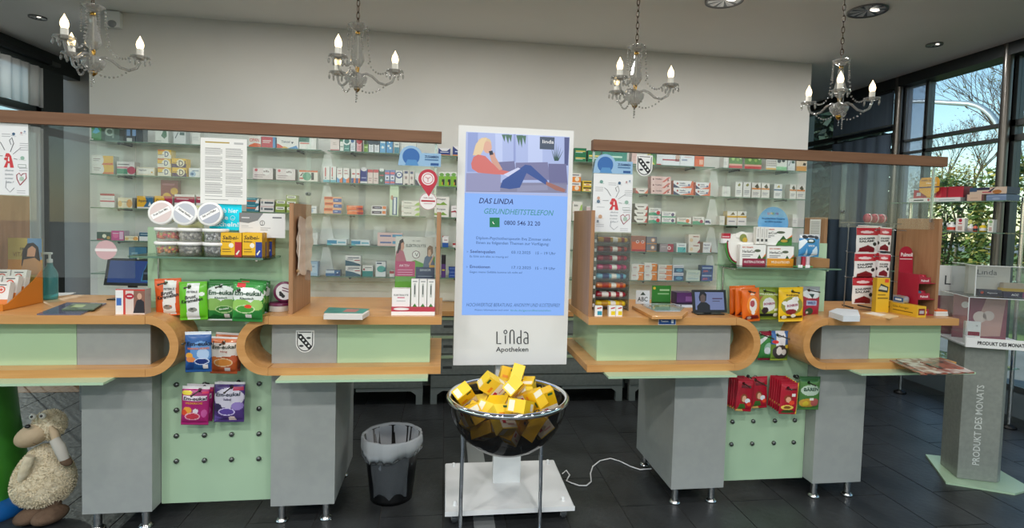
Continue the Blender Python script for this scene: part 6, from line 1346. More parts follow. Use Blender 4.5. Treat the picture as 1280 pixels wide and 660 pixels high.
sheet('poster', 'white hand-drawn poster with a red letter A on the right glass screen', 'poster', 741, 217.5, 790, 290, '#e4e5e6', d_poster)
sheet('poster', 'white hand-drawn poster with a red letter A at the left picture edge', 'poster', -18, 153.5, 35.5, 243.5, '#e4e5e6', d_poster)
def sticker(label, u0, v0, u1, v1):
    f = gp; x0, x1 = f(u0, v1).x, f(u1, v1).x; z1, z0 = f((u0+u1)/2, v0).z, f((u0+u1)/2, v1).z; w, h = x1-x0, z1-z0
    mb = MB(); pts = [(x0, z0), (x1, z0), (x1, z0+.66*h), (x0+.58*w, z0+.66*h)]+[(x0+.3*w+.27*w*math.cos(math.radians(k)), z0+.45*h+.55*h*math.sin(math.radians(k))) for k in range(20, 181, 16)]
    mb.prism(pts, .0008, M('#8fb4d4', .6), TR((0, YG, 0)))
    mb.disc((x0+.3*w, YG-.0004, z0+.45*h), .2*w, M('#2f66a8', .6), ry=.42*h, n=24)
    mb.quad((x0+.16*w, YG-.0005, z0+.02*h), (x0+.48*w, YG-.0005, z0+.02*h), (x0+.42*w, YG-.0005, z0+.3*h), (x0+.22*w, YG-.0005, z0+.3*h), M('#4f8ac0', .6))
    mb.text('ZUSAMMEN', x0+.62*w, z0+.42*h, .13*h, M('#1f4674', .6), YG-.0006, w=.33*w, bold=.03)
    mb.quad((x0+.62*w, YG-.0006, z0+.3*h), (x0+.94*w, YG-.0006, z0+.3*h), (x0+.94*w, YG-.0006, z0+.36*h), (x0+.62*w, YG-.0006, z0+.36*h), M('#3f6a98', .6))
    mb.quad((x0+.76*w, YG-.0006, z0+.05*h), (x0+.95*w, YG-.0006, z0+.05*h), (x0+.95*w, YG-.0006, z0+.17*h), (x0+.76*w, YG-.0006, z0+.17*h), M('#1f4f8c', .6))
    tag(mb.build('blue_sticker'), label, 'sticker')
sticker('blue advertising sticker under the right end of the left beam', 497.5, 182.5, 551, 207.5)
sticker('blue advertising sticker above the hand-drawn poster on the right screen', 741.5, 193, 790.5, 217)
# pin and round sticker
m = MB(); c = gp(535, 223.5); r_ = gp(547, 223.5).x-c.x; tip = gp(536, 246)
pts = [(c.x+r_*math.cos(math.radians(k)), c.z+r_*math.sin(math.radians(k))) for k in range(-35, 216, 12)]
m.prism([(tip.x, tip.z)]+pts, .0008, M('#b8283c', .5), TR((0, YG, 0))); m.disc((c.x, YG-.0004, c.z), r_*.68, M('#e8dcdc', .5)); m.disc((c.x, YG-.0006, c.z), r_*.55, M('#b8283c', .5)); m.disc((c.x, YG-.0008, c.z), r_*.48, M('#e8dcdc', .5))
m.tube([(c.x-.012, YG-.001, c.z+.008), (c.x, YG-.001, c.z+.002), (c.x+.012, YG-.001, c.z+.008)], .0016, M('#b8283c', .5), n=4); m.tube([(c.x, YG-.001, c.z+.002), (c.x, YG-.001, c.z-.014)], .0016, M('#b8283c', .5), n=4)
tag(m.build('pin_sticker'), 'red map-pin sticker on the glass screen left of the totem', 'sticker')
m = MB(); c = gp(535.2, 251.5); m.add([(c.x+.041*math.cos(6.2832*i/32), YG+.0002, c.z+.041*math.sin(6.2832*i/32)) for i in range(32)]+[(c.x+.041*math.cos(6.2832*i/32), YG+.001, c.z+.041*math.sin(6.2832*i/32)) for i in range(32)], [tuple(range(32)), tuple(range(63, 31, -1))]+[(i, 32+i, 32+(i+1) % 32, (i+1) % 32) for i in range(32)], M('#e6e2e0', .6)); 
m.tube([(c.x+.039*math.cos(6.2832*i/32), YG, c.z+.039*math.sin(6.2832*i/32)) for i in range(32)], .001, M('#a03040', .5), n=4, closed=True)
m.text('WIR SIND', c.x-.022, c.z+.012, .007, M('#8a3a44', .5), YG-.0004, w=.044); m.quad((c.x-.032, YG-.0004, c.z-.003), (c.x+.032, YG-.0004, c.z-.003), (c.x+.032, YG-.0004, c.z+.005), (c.x-.032, YG-.0004, c.z+.005), M('#b02236', .5)); m.quad((c.x-.02, YG-.0004, c.z-.013), (c.x+.02, YG-.0004, c.z-.013), (c.x+.02, YG-.0004, c.z-.01), (c.x-.02, YG-.0004, c.z-.01), M('#c89aa0', .5))
tag(m.build('round_sticker'), 'small round white sticker with red writing under the red pin', 'sticker')
m = MB(); c = gp(132.5, 312.5); m.disc((c.x, YG, c.z), .042, M('#c8a4a6', .6), n=32); m.quad((c.x-.044, YG-.0004, c.z-.006), (c.x+.044, YG-.0004, c.z-.006), (c.x+.044, YG-.0004, c.z+.006), (c.x-.044, YG-.0004, c.z+.006), M('#e4dcda', .6)); tag(m.build('round_sticker'), 'pale red round sticker on the glass left of the tablet', 'sticker')
def shield(conv, u0, v0, u1, v1, label, dy):
    a, b = conv(u0, v0), conv(u1, v1); w, h = b.x-a.x, a.z-b.z; x0, z0, Y = a.x, b.z, a.y-dy
    def S(k): 
        cx = .5; o = [(.5-.5*k, 1-.5*(1-k)), (.5-.5*k, .42)]+[(.5-.5*k*math.cos(math.radians(q)), .42-.42*k*math.sin(math.radians(q))) for q in range(15, 180, 15)]+[(.5+.5*k, .42), (.5+.5*k, 1-.5*(1-k))]
        return [(x0+p*w, z0+q*h) for p, q in o]
    m = MB(); m.prism(S(1), .0008, M('#e6e6e4', .5), TR((0, Y, 0)))
    for k, hx, e in ((.88, '#17181a', .0003), (.78, '#dfe0de', .0006)): m.poly([(p, Y-e, q) for p, q in S(k)], M(hx, .5))
    m.quad((x0+.1*w, Y-.0009, z0+.86*h), (x0+.9*w, Y-.0009, z0+.86*h), (x0+.9*w, Y-.0009, z0+.98*h), (x0+.1*w, Y-.0009, z0+.98*h), M('#e6e6e4', .5))
    m.quad((x0+.16*w, Y-.0011, z0+.9*h), (x0+.84*w, Y-.0011, z0+.9*h), (x0+.84*w, Y-.0011, z0+.94*h), (x0+.16*w, Y-.0011, z0+.94*h), M('#55585a', .5))
    m.poly([(x0+.12*w, Y-.0009, z0+.84*h), (x0+.12*w, Y-.0009, z0+.66*h), (x0+.72*w, Y-.0009, z0+.12*h), (x0+.88*w, Y-.0009, z0+.28*h), (x0+.3*w, Y-.0009, z0+.84*h)], M('#17181a', .5))
    for q in range(4): m.disc((x0+(.26+q*.15)*w, Y-.0012, z0+(.7-q*.135)*h), .06*w, M('#e6e6e4', .5), n=10)
    m.disc((x0+.7*w, Y-.0012, z0+.66*h), .13*w, M('#2c2e30', .5), n=10, ry=.05*h); m.disc((x0+.3*w, Y-.0012, z0+.3*h), .13*w, M('#2c2e30', .5), n=10, ry=.05*h)
    tag(m.build('shield_sticker'), label, 'sticker')
shield(gp, 796, 193.5, 815, 220.5, 'black and white shield sticker hanging on the right glass screen', 0)
shield(lambda u, v: PY(u, v, .074), 370, 413, 392.5, 440.5, 'black and white shield sticker on the grey counter panel', 0)
def d_smile(r, t, c, l, p):
    t('Ab hier', .3, .66, .17, '#eafcff', .6, bold=.02); t('bitte', .12, .4, .17, '#eafcff', .45, bold=.02); t('lächeln!', .12, .14, .17, '#eafcff', .78, bold=.02)
    l([(.72+.07*math.cos(6.2832*k/14), .46+.09*math.sin(6.2832*k/14)) for k in range(14)], '#eafcff', .001, True); l([(.68, .44), (.72, .41), (.76, .44)], '#eafcff', .001)
sheet('smile_sign', 'bright cyan card asking to smile behind the tilted tubs', 'sign', 262, 254.5, 302, 287.5, '#22dcf4', d_smile, Y=.1195)
def d_cert(r, t, c, l, p):
    p([(0, 1), (0, .62), (.2, .58), (.4, .7), (.52, 1)], '#7d7f80'); r(.05, .78, .22, .82, '#d8d8d8', 3)
    l([(.5+.05*math.cos(6.2832*k/16), .6+.1*math.sin(6.2832*k/16)) for k in range(16)], '#55585a', .001, True); l([(.5, .52), (.5, .68)], '#55585a', .001)
    r(.72, .8, .92, .86, '#77797c'); r(.46, .38, .68, .41, '#aaa'); r(.46, .3, .62, .33, '#aaa'); r(.05, .45, .2, .48, '#bbb'); r(.05, .38, .3, .41, '#ccc')
sheet('info_card', 'white and grey card under the A4 notice on the left screen', 'card', 299, 266.5, 356.5, 297, '#dededc', d_cert, Y=.1095)

# ------------------------------------------------------------------ things on the far left counter
def frame(p, d):   # matrix with local y along d
    a = math.atan2(d.y, d.x)-math.pi/2; return TR(p) @ RZ(a)
def tablet(name, label, px, base_px, lean, yaw, scr, draw, w, h, foot_w):
    b = PZ(base_px[0], base_px[1], ZT); c = PY(px[0], px[1], b.y)
    t = thing(name, label, 'tablet', (b.x, b.y, ZT), yaw)
    dz = c.z-ZT; dx = (c.x-b.x)*math.cos(yaw)
    T = TR((dx, 0, dz)) @ RX(math.radians(-lean))
    m = MB(); m.box(-w/2, 0, -h/2, w/2, .009, h/2, M('#141516', .35), T); m.build('body', t, bevel=.004)
    m = MB(); m.quad((-w/2+.014, -.0006, -h/2+.014), (w/2-.014, -.0006, -h/2+.014), (w/2-.014, -.0006, h/2-.012), (-w/2+.014, -.0006, h/2-.012), M(scr, .2, emit=.55), T)
    draw(m, T); m.build('screen', t)
    m = MB(); m.box(dx-.02, .012, .004, dx+.02, .024, dz, M('#101112', .4)); m.build('neck', t)
    m = MB(); m.slab([(dx-foot_w/2, -.02), (dx+foot_w/2, -.02), (dx+foot_w/2-.01, .06), (dx-foot_w/2+.01, .06)], 0, .006, M('#101112', .35)); m.build('foot', t, bevel=.002)
def d_bottle(m, T):
    B = M('#0e1a30', .3, emit=.1); C = M('#3a8ab8', .2, emit=.5)
    m.add([(.055, -.0008, -.045), (.098, -.0008, -.045), (.1, -.0008, .0), (.088, -.0008, .05), (.075, -.0008, .055), (.06, -.0008, 0)], [tuple(range(6))], C, T)
    m.add([(.062, -.001, -.04), (.09, -.001, -.04), (.09, -.001, .005), (.083, -.001, .02), (.08, -.001, .045), (.073, -.001, .045), (.07, -.001, .02), (.062, -.001, .005)], [tuple(range(8))], B, T)
    m.add([(.064, -.0012, -.01), (.088, -.0012, -.01), (.088, -.0012, .0), (.064, -.0012, .0)], [(0, 1, 2, 3)], M('#6a7f94', .3, emit=.3), T)
tablet('tablet', 'black countertop tablet with a dark blue screen on the left counter', (163, 340), (162, 375), 14, math.radians(-4), '#2f4a8c', d_bottle, .232, .135, .2)
def d_woman(m, T):
    def P(pts, hx, k): m.add([(a, -.0006-.0002*k, b) for a, b in pts], [tuple(range(len(pts)))], M(hx, .3, emit=.3), T)
    P([(-.07, -.055), (.0, -.055), (.0, -.02), (-.02, -.005), (-.05, -.005), (-.07, -.025)], '#2a2a34', 1); P([(-.055, .0), (-.02, .0), (-.015, .035), (-.03, .05), (-.05, .045), (-.058, .02)], '#24222c', 2); P([(-.05, -.005), (-.026, -.005), (-.022, .025), (-.036, .036), (-.05, .025)], '#9a8078', 3)
    P([(.015, .01), (.07, .01), (.07, .016), (.015, .016)], '#7a5a8c', 2); P([(.015, -.002), (.055, -.002), (.055, .003), (.015, .003)], '#8a8ab0', 2)
tablet('tablet', 'small black tablet showing a face on the right counter', (887, 376.5), (887, 393), 12, math.radians(2), '#8f9ccc', d_woman, .185, .115, .15)
a, b = PZ(4, 389, ZT), PZ(54, 378, ZT); dv = b-a; L = dv.length
t = thing('vitamin_display', 'orange cardboard vitamin display with a printed back card at far left', 'display', tuple(a), math.atan2(dv.y, dv.x)-math.pi/2)
ORC = M('#c8761c', .55); w_ = .14
side = [(0, 0), (L, 0), (L, .16), (L*.75, .11), (.03, .03), (0, .025)]
for x in (0, -w_):
    m = MB(); n = len(side); m.add([(x, y, z) for y, z in side]+[(x-.003, y, z) for y, z in side], [tuple(range(n)), tuple(range(2*n-1, n-1, -1))]+[(i, (i+1) % n, n+(i+1) % n, n+i) for i in range(n)], ORC); m.build('side_panel', t)
m = MB(); m.box(-w_, 0, 0, 0, L, .003, ORC); m.build('floor', t)
m = MB(); m.box(-w_, -.002, 0, 0, .002, .03, ORC); m.build('front_lip', t)
m = MB(); m.box(-w_, L-.004, .003, 0, L, .30, M('#b9a45a', .55)); Y = L-.0045
m.quad((-w_, Y, .13), (-.0, Y, .13), (0, Y, .2), (-w_, Y, .2), M('#c88a3c', .55)); m.text('VITAMIN D3', -w_+.02, .215, .02, M('#8a6a3a', .5), Y-.0005, w=.12, bold=.01); m.text('DR. THEISS', -w_+.05, .245, .011, M('#3a3420', .5), Y-.0005, w=.06, bold=.03)
m.quad((-.06, Y-.0002, .2), (0, Y-.0002, .2), (0, Y-.0002, .3), (-.06, Y-.0002, .3), M('#6a8fb4', .55))
def pp(pts, hx, k): m.poly([(a_, Y-.0004*k, b_) for a_, b_ in pts], M(hx, .55))
pp([(-.085, .17), (-.08, .24), (-.06, .275), (-.035, .28), (-.015, .26), (-.008, .2), (-.01, .17)], '#2c201a', 2); pp([(-.062, .215), (-.03, .215), (-.024, .25), (-.04, .265), (-.058, .25)], '#c89474', 3); pp([(-.09, .13), (-.075, .2), (-.03, .21), (0, .185), (0, .13)], '#b8885a', 4)
m.build('back_card', t)
for i in range(2):
    for j in range(3):
        o = MB(); mb = carton_mb(.06, .105, .028, '#e8e4e0', [('r', 0, 0, 1, .28, '#e0803c'), ('c', .5, .68, .15, '#d8604c'), ('c', .5, .68, .1, '#f0e8e4'), ('c', .5, .68, .06, '#d8604c'), ('r', .2, .86, .8, .9, '#555')], '#d8d4d0')
        T = t.matrix_basis @ TR((-.068-.066*i, .02+.045*j+.01, .012+.022*j)) @ RX(math.radians(-14)); T = TR(a) @ RZ(math.atan2(dv.y, dv.x)-math.pi/2) @ TR((-.068-.065*i, .03+.05*j, .016+.022*j)) @ RX(math.radians(-14))
        mb.v = [T @ p for p in mb.v]
        tag(mb.build('vitamin_carton'), 'white and orange vitamin carton, %s of the %s column in the orange display' % (['front', 'middle', 'rear'][j], ['right', 'left'][i]), 'carton', 'vitamin cartons in the orange display')
p = PZ(62.5, 374, ZT); t = thing('sanitiser_bottle', 'turquoise clear pump bottle right of the vitamin display', 'bottle', tuple(p))
TQ = glassy('turquoise_plastic', '#8fdce0', 1.45, .05, .25, '#7ad0d8')
MB().lathe([(.0, .001), (.03, .001), (.032, .01), (.032, .12), (.026, .14), (.012, .165), (.011, .18)], TQ, n=24).build('body', t)
m = MB(); m.cyl(.012, .178, .195, M('#c9d4d8', .4), n=14); m.cyl(.005, .195, .22, M('#c9d4d8', .4), n=10); m.box(-.03, -.006, .218, .01, .006, .228, M('#c9d4d8', .4)); m.build('pump', t)
def flat_px(pts, z0, z1, mat): # horizontal slab from picture points at height z1
    q = [PZ(u, v, z1) for u, v in pts]; q = [(p.x, p.y) for p in q]
    ar = sum(q[i][0]*q[(i+1) % len(q)][1]-q[(i+1) % len(q)][0]*q[i][1] for i in range(len(q)))
    return q if ar > 0 else q[::-1]
t = thing('brochure_tray', 'flat acrylic tray with a dark booklet on the left counter', 'tray', tuple(PZ(90, 388, ZT)))
m = MB(); m.slab(flat_px([(46, 392.5), (101, 392.5), (133, 379), (84, 378)], 0, ZT+.005, ACRYL), ZT+.0003, ZT+.006, glassy('thick_acrylic', '#c9cfe0', 1.49, .05, .25, '#a9b0cc')); m.build('acrylic_plate', t, recenter='world')
m = MB(); m.slab(flat_px([(77, 386.5), (117, 386.5), (128, 379.5), (92, 379)], 0, ZT+.012, PAPER), ZT+.0065, ZT+.012, M('#4a5a44', .5)); m.slab(flat_px([(88, 384), (103, 384), (108, 381), (95, 380.5)], 0, ZT+.0125, PAPER), ZT+.0121, ZT+.0125, M('#8fa06a', .5)); tag(m.build('booklet'), 'dark green booklet lying on the flat acrylic tray', 'booklet')
m = MB(); m.slab(flat_px([(62, 371), (88, 368), (95, 365.5), (72, 366)], 0, ZT+.002, PAPER), ZT+.0003, ZT+.002, PAPER); tag(m.build('paper_sheet'), 'white paper sheet lying behind the turquoise bottle', 'paper')
pxbox(144.5, 361.5, 181, 391.5, .035, .05, ZT, '#c23a34', [('r', 0, 0, .26, .96, '#e6e4e2'), ('r', .03, .35, .2, .65, '#3c6ab4'), ('r', .34, 0, 1, .94, '#d8c8c0'), ('r', .62, .05, 1, .94, '#8a5f50'), ('p', [(.6, .05), (1, .05), (.98, .5), (.85, .62), (.72, .55)], '#26242c'), ('e', .82, .72, .08, .13, '#caa088'), ('e', .48, .72, .15, .12, '#b02438'), ('r', .4, .7, .56, .74, '#f0dcdc')], '#a9a9a6', 'leaflet_box', 'leaflet box with a photo of a man below the left tablet', 'leaflet box')

# ------------------------------------------------------------------ things on the counter left of the totem
t = thing('sweet_tin', 'purple-rimmed round tin lying flat beside the wooden divider', 'tin', tuple(PZ(350, 388, ZT)))
b = t.location
MB().lathe([(0, .0), (.046, 0), (.047, .002), (.047, .026)], M('#e4e2e0', .3, .3), n=32).build('base', t); MB().lathe([(.048, .026), (.048, .036), (.046, .038), (0, .038)], M('#6a1f46', .35), n=32).build('lid', t)
t2 = thing('sweet_tin', 'purple-rimmed round tin standing on its edge and showing its lid', 'tin', (b.x+.018, b.y+.01, ZT+.038+.047)); t2.rotation_euler = (math.radians(82), 0, math.radians(12))
MB().lathe([(0, -.02), (.046, -.02), (.047, .01)], M('#d8d6d6', .3, .3), n=32).build('base', t2); MB().lathe([(.048, .008), (.048, .018), (.046, .02), (0, .02)], M('#6a1f46', .35), n=32).build('lid', t2)
m = MB(); m.add([(.037*math.cos(6.2832*i/28), .037*math.sin(6.2832*i/28), .0204) for i in range(28)], [tuple(range(28))], M('#e2dfe0', .5))
for px_, pz_, q in ((-.014, -.012, .009), (-.006, -.02, .008), (-.018, -.003, .006)): m.add([(px_+q*math.cos(6.2832*i/10), pz_+q*math.sin(6.2832*i/10), .0208) for i in range(10)], [tuple(range(10))], M('#1c181a', .5))
for k, yy in enumerate((.018, .006)): m.add([(-.012, yy, .0208), (.024, yy-.012, .0208), (.026, yy-.008, .0208), (-.01, yy+.004, .0208)], [(0, 1, 2, 3)], M('#6a1f46', .5))
m.build('lid_label', t2)
t = thing('magazine_block', 'white block with a teal magazine cover on the counter', 'magazine', tuple(PZ(430, 392, ZT)))
m = MB(); m.slab(flat_px([(404.5, 393.5), (453, 394), (462, 388.5), (411, 386)], 0, ZT+.02, WHITE), ZT, ZT+.02, M('#d8d2cc', .5)); m.build('pages', t, recenter='world')
m = MB(); m.slab(flat_px([(404.5, 391), (453, 391.5), (462, 386), (411, 384)], 0, ZT+.0215, WHITE), ZT+.0201, ZT+.0215, noisy('teal_cover', '#2f6f66', '#3f8a7c', (1, 1, 1), 12, .5)); m.slab(flat_px([(428, 389.8), (444, 390), (450, 386.8), (434, 386)], 0, ZT+.022, WHITE), ZT+.0216, ZT+.022, M('#a86a62', .5)); m.build('cover', t, recenter='world')
# crumpled paper bag on the divider
X = -.6655; m = MB(); vs = []; fs = []; q0, q1 = .08, .36; z0, z1 = PX(374, 343, X).z, PX(374, 272, X).z
for i in range(13):
    for j in range(15):
        y = q0+(q1-q0)*i/12; z = z0+(z1-z0)*j/14
        vs.append((X+.0095+.004*math.sin(i*1.3+j*.6)+.003*math.sin(j*1.9), y, z+.008*math.sin(i*.9)*(j in (0, 14))))
for i in range(12):
    for j in range(14): a_ = i*15+j; fs.append((a_, a_+15, a_+16, a_+1))
m.add(vs, fs, noisy('kraft_pink', '#cdb6a6', '#dcc8b8', (1, 1, 1), 6, .8), None, True)
t = thing('paper_bag', 'crumpled pale paper bag hanging on the wooden divider', 'bag', (X, .2, z0)); m.build('sheet', t, recenter='world')
m = MB(); m.tube([(X+.008, q0+.02, z1-.03), (X+.012, q0+.03, z1-.1), (X+.012, q0+.015, z0+.06), (X+.008, q0+.02, z0+.01)], .003, M('#e6dcd0', .6), n=6); m.build('string', t, recenter='world')
m = MB(); m.ball(.008, M('#b08a5c', .5), TR((X+.0095, q0+.01, PX(374, 337, X).z)), 10); m.build('peg', t, recenter='world')
# electrolyte display
t = thing('electrolyte_display', 'green and pink electrolyte counter display with back card', 'display', (PY(517, 390, .03).x, .06, ZT))
W = dict(parent=t, recenter='world'); e0, e1 = PY(489, 388, .03).x, PY(543.5, 388, .03).x
m = MB(); m.box(e0, .03, ZT, e1, .15, ZT+.018, M('#e8e2e0', .5)); m.box(e0, .03, ZT+.018, e1, .15, ZT+.038, M('#b83a4c', .5)); m.box(e0+.002, .029, ZT+.001, e1-.002, .03, ZT+.016, M('#ece8e6', .5)); m.disc((e0+.045, .0288, ZT+.03), .035, M('#ece4e4', .5), ry=.006); m.build('tray', **W)
zt = PY(520, 296, .15).z; x0, x1 = PY(494, 330, .15).x, PY(543.5, 330, .15).x; w, h = x1-x0, zt-ZT-.03
m = MB(); m.box(x0, .15, ZT+.03, x1, .154, zt, M('#5f9a34', .5)); Z0 = ZT+.03
def rr_(a, b, c, d, hx, k): m.quad((x0+a*w, .15-.0003*k, Z0+b*h), (x0+c*w, .15-.0003*k, Z0+b*h), (x0+c*w, .15-.0003*k, Z0+d*h), (x0+a*w, .15-.0003*k, Z0+d*h), M(hx, .5))
def rp_(pts, hx, k): m.poly([(x0+a*w, .15-.0003*k, Z0+b*h) for a, b in pts], M(hx, .5))
rp_([(0, .72), (.3, .62), (.5, .66), (.75, .6), (1, .72), (1, 1), (0, 1)], '#d4cec8', 1); rr_(0, .42, .5, .64, '#b83a6a', 3); rr_(.52, .32, 1, .56, '#27375c', 3); rr_(.86, .555, 1, .59, '#d8a03c', 4)
rp_([(.0, .64), (.02, .78), (.1, .82), (.2, .79), (.28, .64)], '#b06070', 2); rp_([(.06, .8), (.1, .94), (.18, .97), (.22, .9), (.18, .8)], '#2c1c18', 2); rp_([(.13, .8), (.14, .9), (.2, .92), (.22, .84), (.18, .79)], '#c8917a', 3); rp_([(.03, .75), (.08, .9), (.12, .92), (.08, .76)], '#2c1c18', 4)
rp_([(.7, .56), (.74, .7), (.82, .74), (.92, .72), (1, .6), (1, .56)], '#5a6a84', 2); rp_([(.8, .74), (.8, .84), (.86, .88), (.94, .86), (.95, .77), (.9, .72)], '#8a6a50', 2); rp_([(.82, .72), (.83, .81), (.88, .82), (.91, .76), (.88, .71)], '#d0a488', 3); rp_([(.84, .6), (.96, .74), (.98, .72), (.88, .58)], '#d0a488', 4)
m.text('DR. THEISS', x0+.42*w, Z0+.93*h, .022*h, M('#5a5a58', .5), .149, w=.2*w); m.text('ELEKTROLYTE', x0+.26*w, Z0+.85*h, .042*h, M('#3f4a40', .5), .149, w=.5*w, bold=.01)
m.disc((x0+.52*w, .1488, Z0+.74*h), .1*w, M('#6a3a4c', .5)); m.disc((x0+.52*w, .1485, Z0+.74*h), .085*w, M('#e2dcd8', .5)); m.text('V', x0+.49*w, Z0+.71*h, .06*h, M('#4a3a40', .5), .1482)
m.text('AKTIV', x0+.1*w, Z0+.56*h, .035*h, M('#f0d8e4', .5), .1488, w=.26*w); m.text('SENIOR', x0+.62*w, Z0+.5*h, .032*h, M('#d8dce8', .5), .1488, w=.28*w)
for k in range(3): rr_(.06, .44+k*.035, .44, .448+k*.035, '#e0a8c4', 4); rr_(.58, .35+k*.035, .94, .358+k*.035, '#9aa8c4', 4)
m.build('back_card', **W)
zb = ZT+.0385
pxbox(490, 361, 512.5, 382, .045, .05, zb, '#ece8e6', [('t', 'ELEKTROLYTE', .1, .6, .1, '#4a4a48', .8), ('r', .3, .48, .7, .53, '#c83a6a'), ('r', .25, .3, .75, .34, '#bbb')], '#d8d2ce', 'electrolyte_carton', 'wide white electrolyte carton at the left of its display')
for k in range(3):
    pxbox(514+k*10.1, 349+k*.3, 523.3+k*10.1, 381.5, .045, .035, zb, '#e8e6e2', [('r', .35, .35, .6, .85, '#b8bcb4'), ('r', .42, .45, .54, .78, '#3a4040'), ('p', [(.2, 0), (.8, 0), (.5, .12)], '#3f7a34'), ('r', .2, .9, .8, .94, '#999')], '#d4d0cc', 'electrolyte_carton', ['first', 'second', 'third'][k]+' slim white electrolyte carton from left in its display', group='slim electrolyte cartons')

# ------------------------------------------------------------------ things on the counter right of the totem
q = PZ(762, 386, ZT); dx0, dx1 = PY(741, 345, q.y).x, PY(782, 345, q.y).x; zt = PY(760, 291, q.y+.05).z
t = thing('candy_dispenser', 'tall acrylic dispenser with eight rows of fruit candy rolls', 'dispenser', ((dx0+dx1)/2, q.y, ZT))
W = dict(parent=t, recenter='world')
for x in (dx0, dx1):
    MB().box(x-.002, q.y-.06, ZT, x+.002, q.y+.09, zt, glassy('grey_acrylic', '#c9cbc4', 1.49, .05, .25, '#b4b6ac')).build('side_panel', **W)
MB().box(dx0, q.y+.088, ZT, dx1, q.y+.091, zt, M('#b8bab2', .4)).build('back_panel', **W)
rows = [('#c89a3c', '#8a3a2c', 'golden'), ('#a8402c', '#4a1c1c', 'rust red'), ('#a81f34', '#6a1024', 'deep red'), ('#c02864', '#7a1438', 'magenta'), ('#6fb0c8', '#2a3c6c', 'blue and dark'), ('#d8702c', '#a8301c', 'orange'), ('#9a1f30', '#e0d8d4', 'crimson'), ('#e2bf1c', '#b8861c', 'yellow')]
n = 8; hz = (zt-ZT-.02)/n
for i, (ca, cb_, nm) in enumerate(rows):
    z = ZT+.015+(n-1-i)*hz
    MB().box(dx0+.002, q.y-.055, z, dx1-.002, q.y+.085, z+.0025, ACRYL).build('tray', **W)
    MB().box(dx0+.002, q.y-.057, z, dx1-.002, q.y-.055, z+.012, ACRYL).build('tray_lip', **W)
    MB().box(dx0-.012, q.y-.06, z+.004, dx0-.002, q.y-.058, z+.02, WHITE).build('price_tag', **W)
    m = MB(); L2 = dx1-dx0-.014
    for k, (yy, zz) in enumerate(((-.03, .017), (.005, .018), (-.012, .038))):
        if zz+.018 > hz: continue
        m = MB(); pr = [(.002, 0), (.011, .004), (.0135, .012), (.0135, L2-.012), (.011, L2-.004), (.002, L2)]
        T = TR((dx0+.007, q.y+yy, z+zz)) @ RY(math.pi/2)
        m.lathe(pr, M(ca, .3, coat=.3), T, 14)
        for f0, f1, hx in ((.2, .42, cb_), (.5, .66, '#e4dcd4'), (.78, .88, cb_)): m.lathe([(.0139, L2*f0), (.0139, L2*f1)], M(hx, .3), T, 14)
        tag(m.build('candy_roll'), '%s candy roll, %s in row %d from the top of the dispenser' % (nm, ['front', 'rear', 'upper'][k], i+1), 'candy roll', 'candy rolls in the dispenser')
for u0, u1, c1, lb in ((743.5, 753, '#2a8fa8', 'small white and teal carton at the counter edge'), (761, 769.5, '#e2c81c', 'left one of two small white and yellow cartons'), (770, 778, '#e2c81c', 'right one of two small white and yellow cartons')):
    pxbox(u0, 382.5, u1, 396, .03, .025, ZT, '#e8e8e6', [('r', .35, .12, .95, .5, c1), ('p', [(.3, .7), (.9, .78), (.9, .9), (.3, .82)], '#b83a3c')], '#d8d8d6', 'small_carton', lb)
wt0 = [(790, 380), (815, 396.5), (852, 396.5), (858, 393), (846, 384)]
t = thing('payment_tray', 'wooden payment tray with an acrylic plate on the right counter', 'tray', tuple(PZ(828, 392, ZT)))
m = MB(); m.slab(flat_px([(790, 382), (815, 395), (853, 395), (860, 389), (842, 381)], 0, ZT+.016, WOOD), ZT, ZT+.016, WOOD); m.build('wood_base', t, recenter='world', bevel=.002)
m = MB(); m.slab(flat_px([(800, 380), (818, 388), (852, 388), (856, 384), (836, 379)], 0, ZT+.03, WOOD), ZT+.028, ZT+.031, ACRYL); m.slab(flat_px([(808, 384), (820, 389), (850, 389), (852, 386), (836, 383)], 0, ZT+.018, WOOD), ZT+.0162, ZT+.018, M('#b9c8d4', .4)); m.build('acrylic_plate', t, recenter='world')
for u, v in ((816, 386), (851, 385.5)):
    p = PZ(u, v, ZT+.016); MB().cyl(.004, ZT+.016, ZT+.034, CHROME, TR((p.x, p.y, 0)), 10).build('standoff', t, recenter='world')
pxbox(795, 363, 812, 379, .42, .004, ZT+.001, '#d8dce2', [('t', 'ABC', .12, .2, .32, '#1a1c20', .75), ('p', [(.3, .65), (.5, .9), (.7, .65)], '#3a4a44')], '#ccd0d4', 'abc_card', 'pale card with large black letters ABC behind the wooden tray', 'card')
pxbox(815, 357, 838.5, 377, .45, .004, ZT+.001, '#2f7a2c', [('r', .4, .7, .92, .8, '#a9cc9a'), ('r', .3, .5, .9, .58, '#8fbc84'), ('c', .12, .85, .08, '#d8b83c'), ('r', 0, 0, 1, .08, '#1c4a1a')], '#2a6a28', 'green_card', 'green standing card behind the wooden tray', 'card')
pxbox(846, 366, 868, 379, .40, .08, ZT+.0005, '#5a2f6c', [('r', .5, .3, .9, .7, '#8a5a9c'), ('r', 0, 0, 1, .2, '#2c1a38')], '#3a2048', 'violet_box', 'violet box behind the computer mouse', 'box')
p = PZ(853, 377, ZT); t = thing('computer_mouse', 'black and white computer mouse beside the wooden tray', 'mouse', tuple(p), math.radians(-70))
m = MB(); vs = []; pr = []
m.ball(.03, M('#161618', .35), TR((0, 0, .0178)), 16, 1.0, 1.7, .58); m.build('shell', t)
m = MB(); m.ball(.0302, WHITE, TR((0, 0, .0145)), 16, .995, 1.715, .3); m.build('side_band', t)
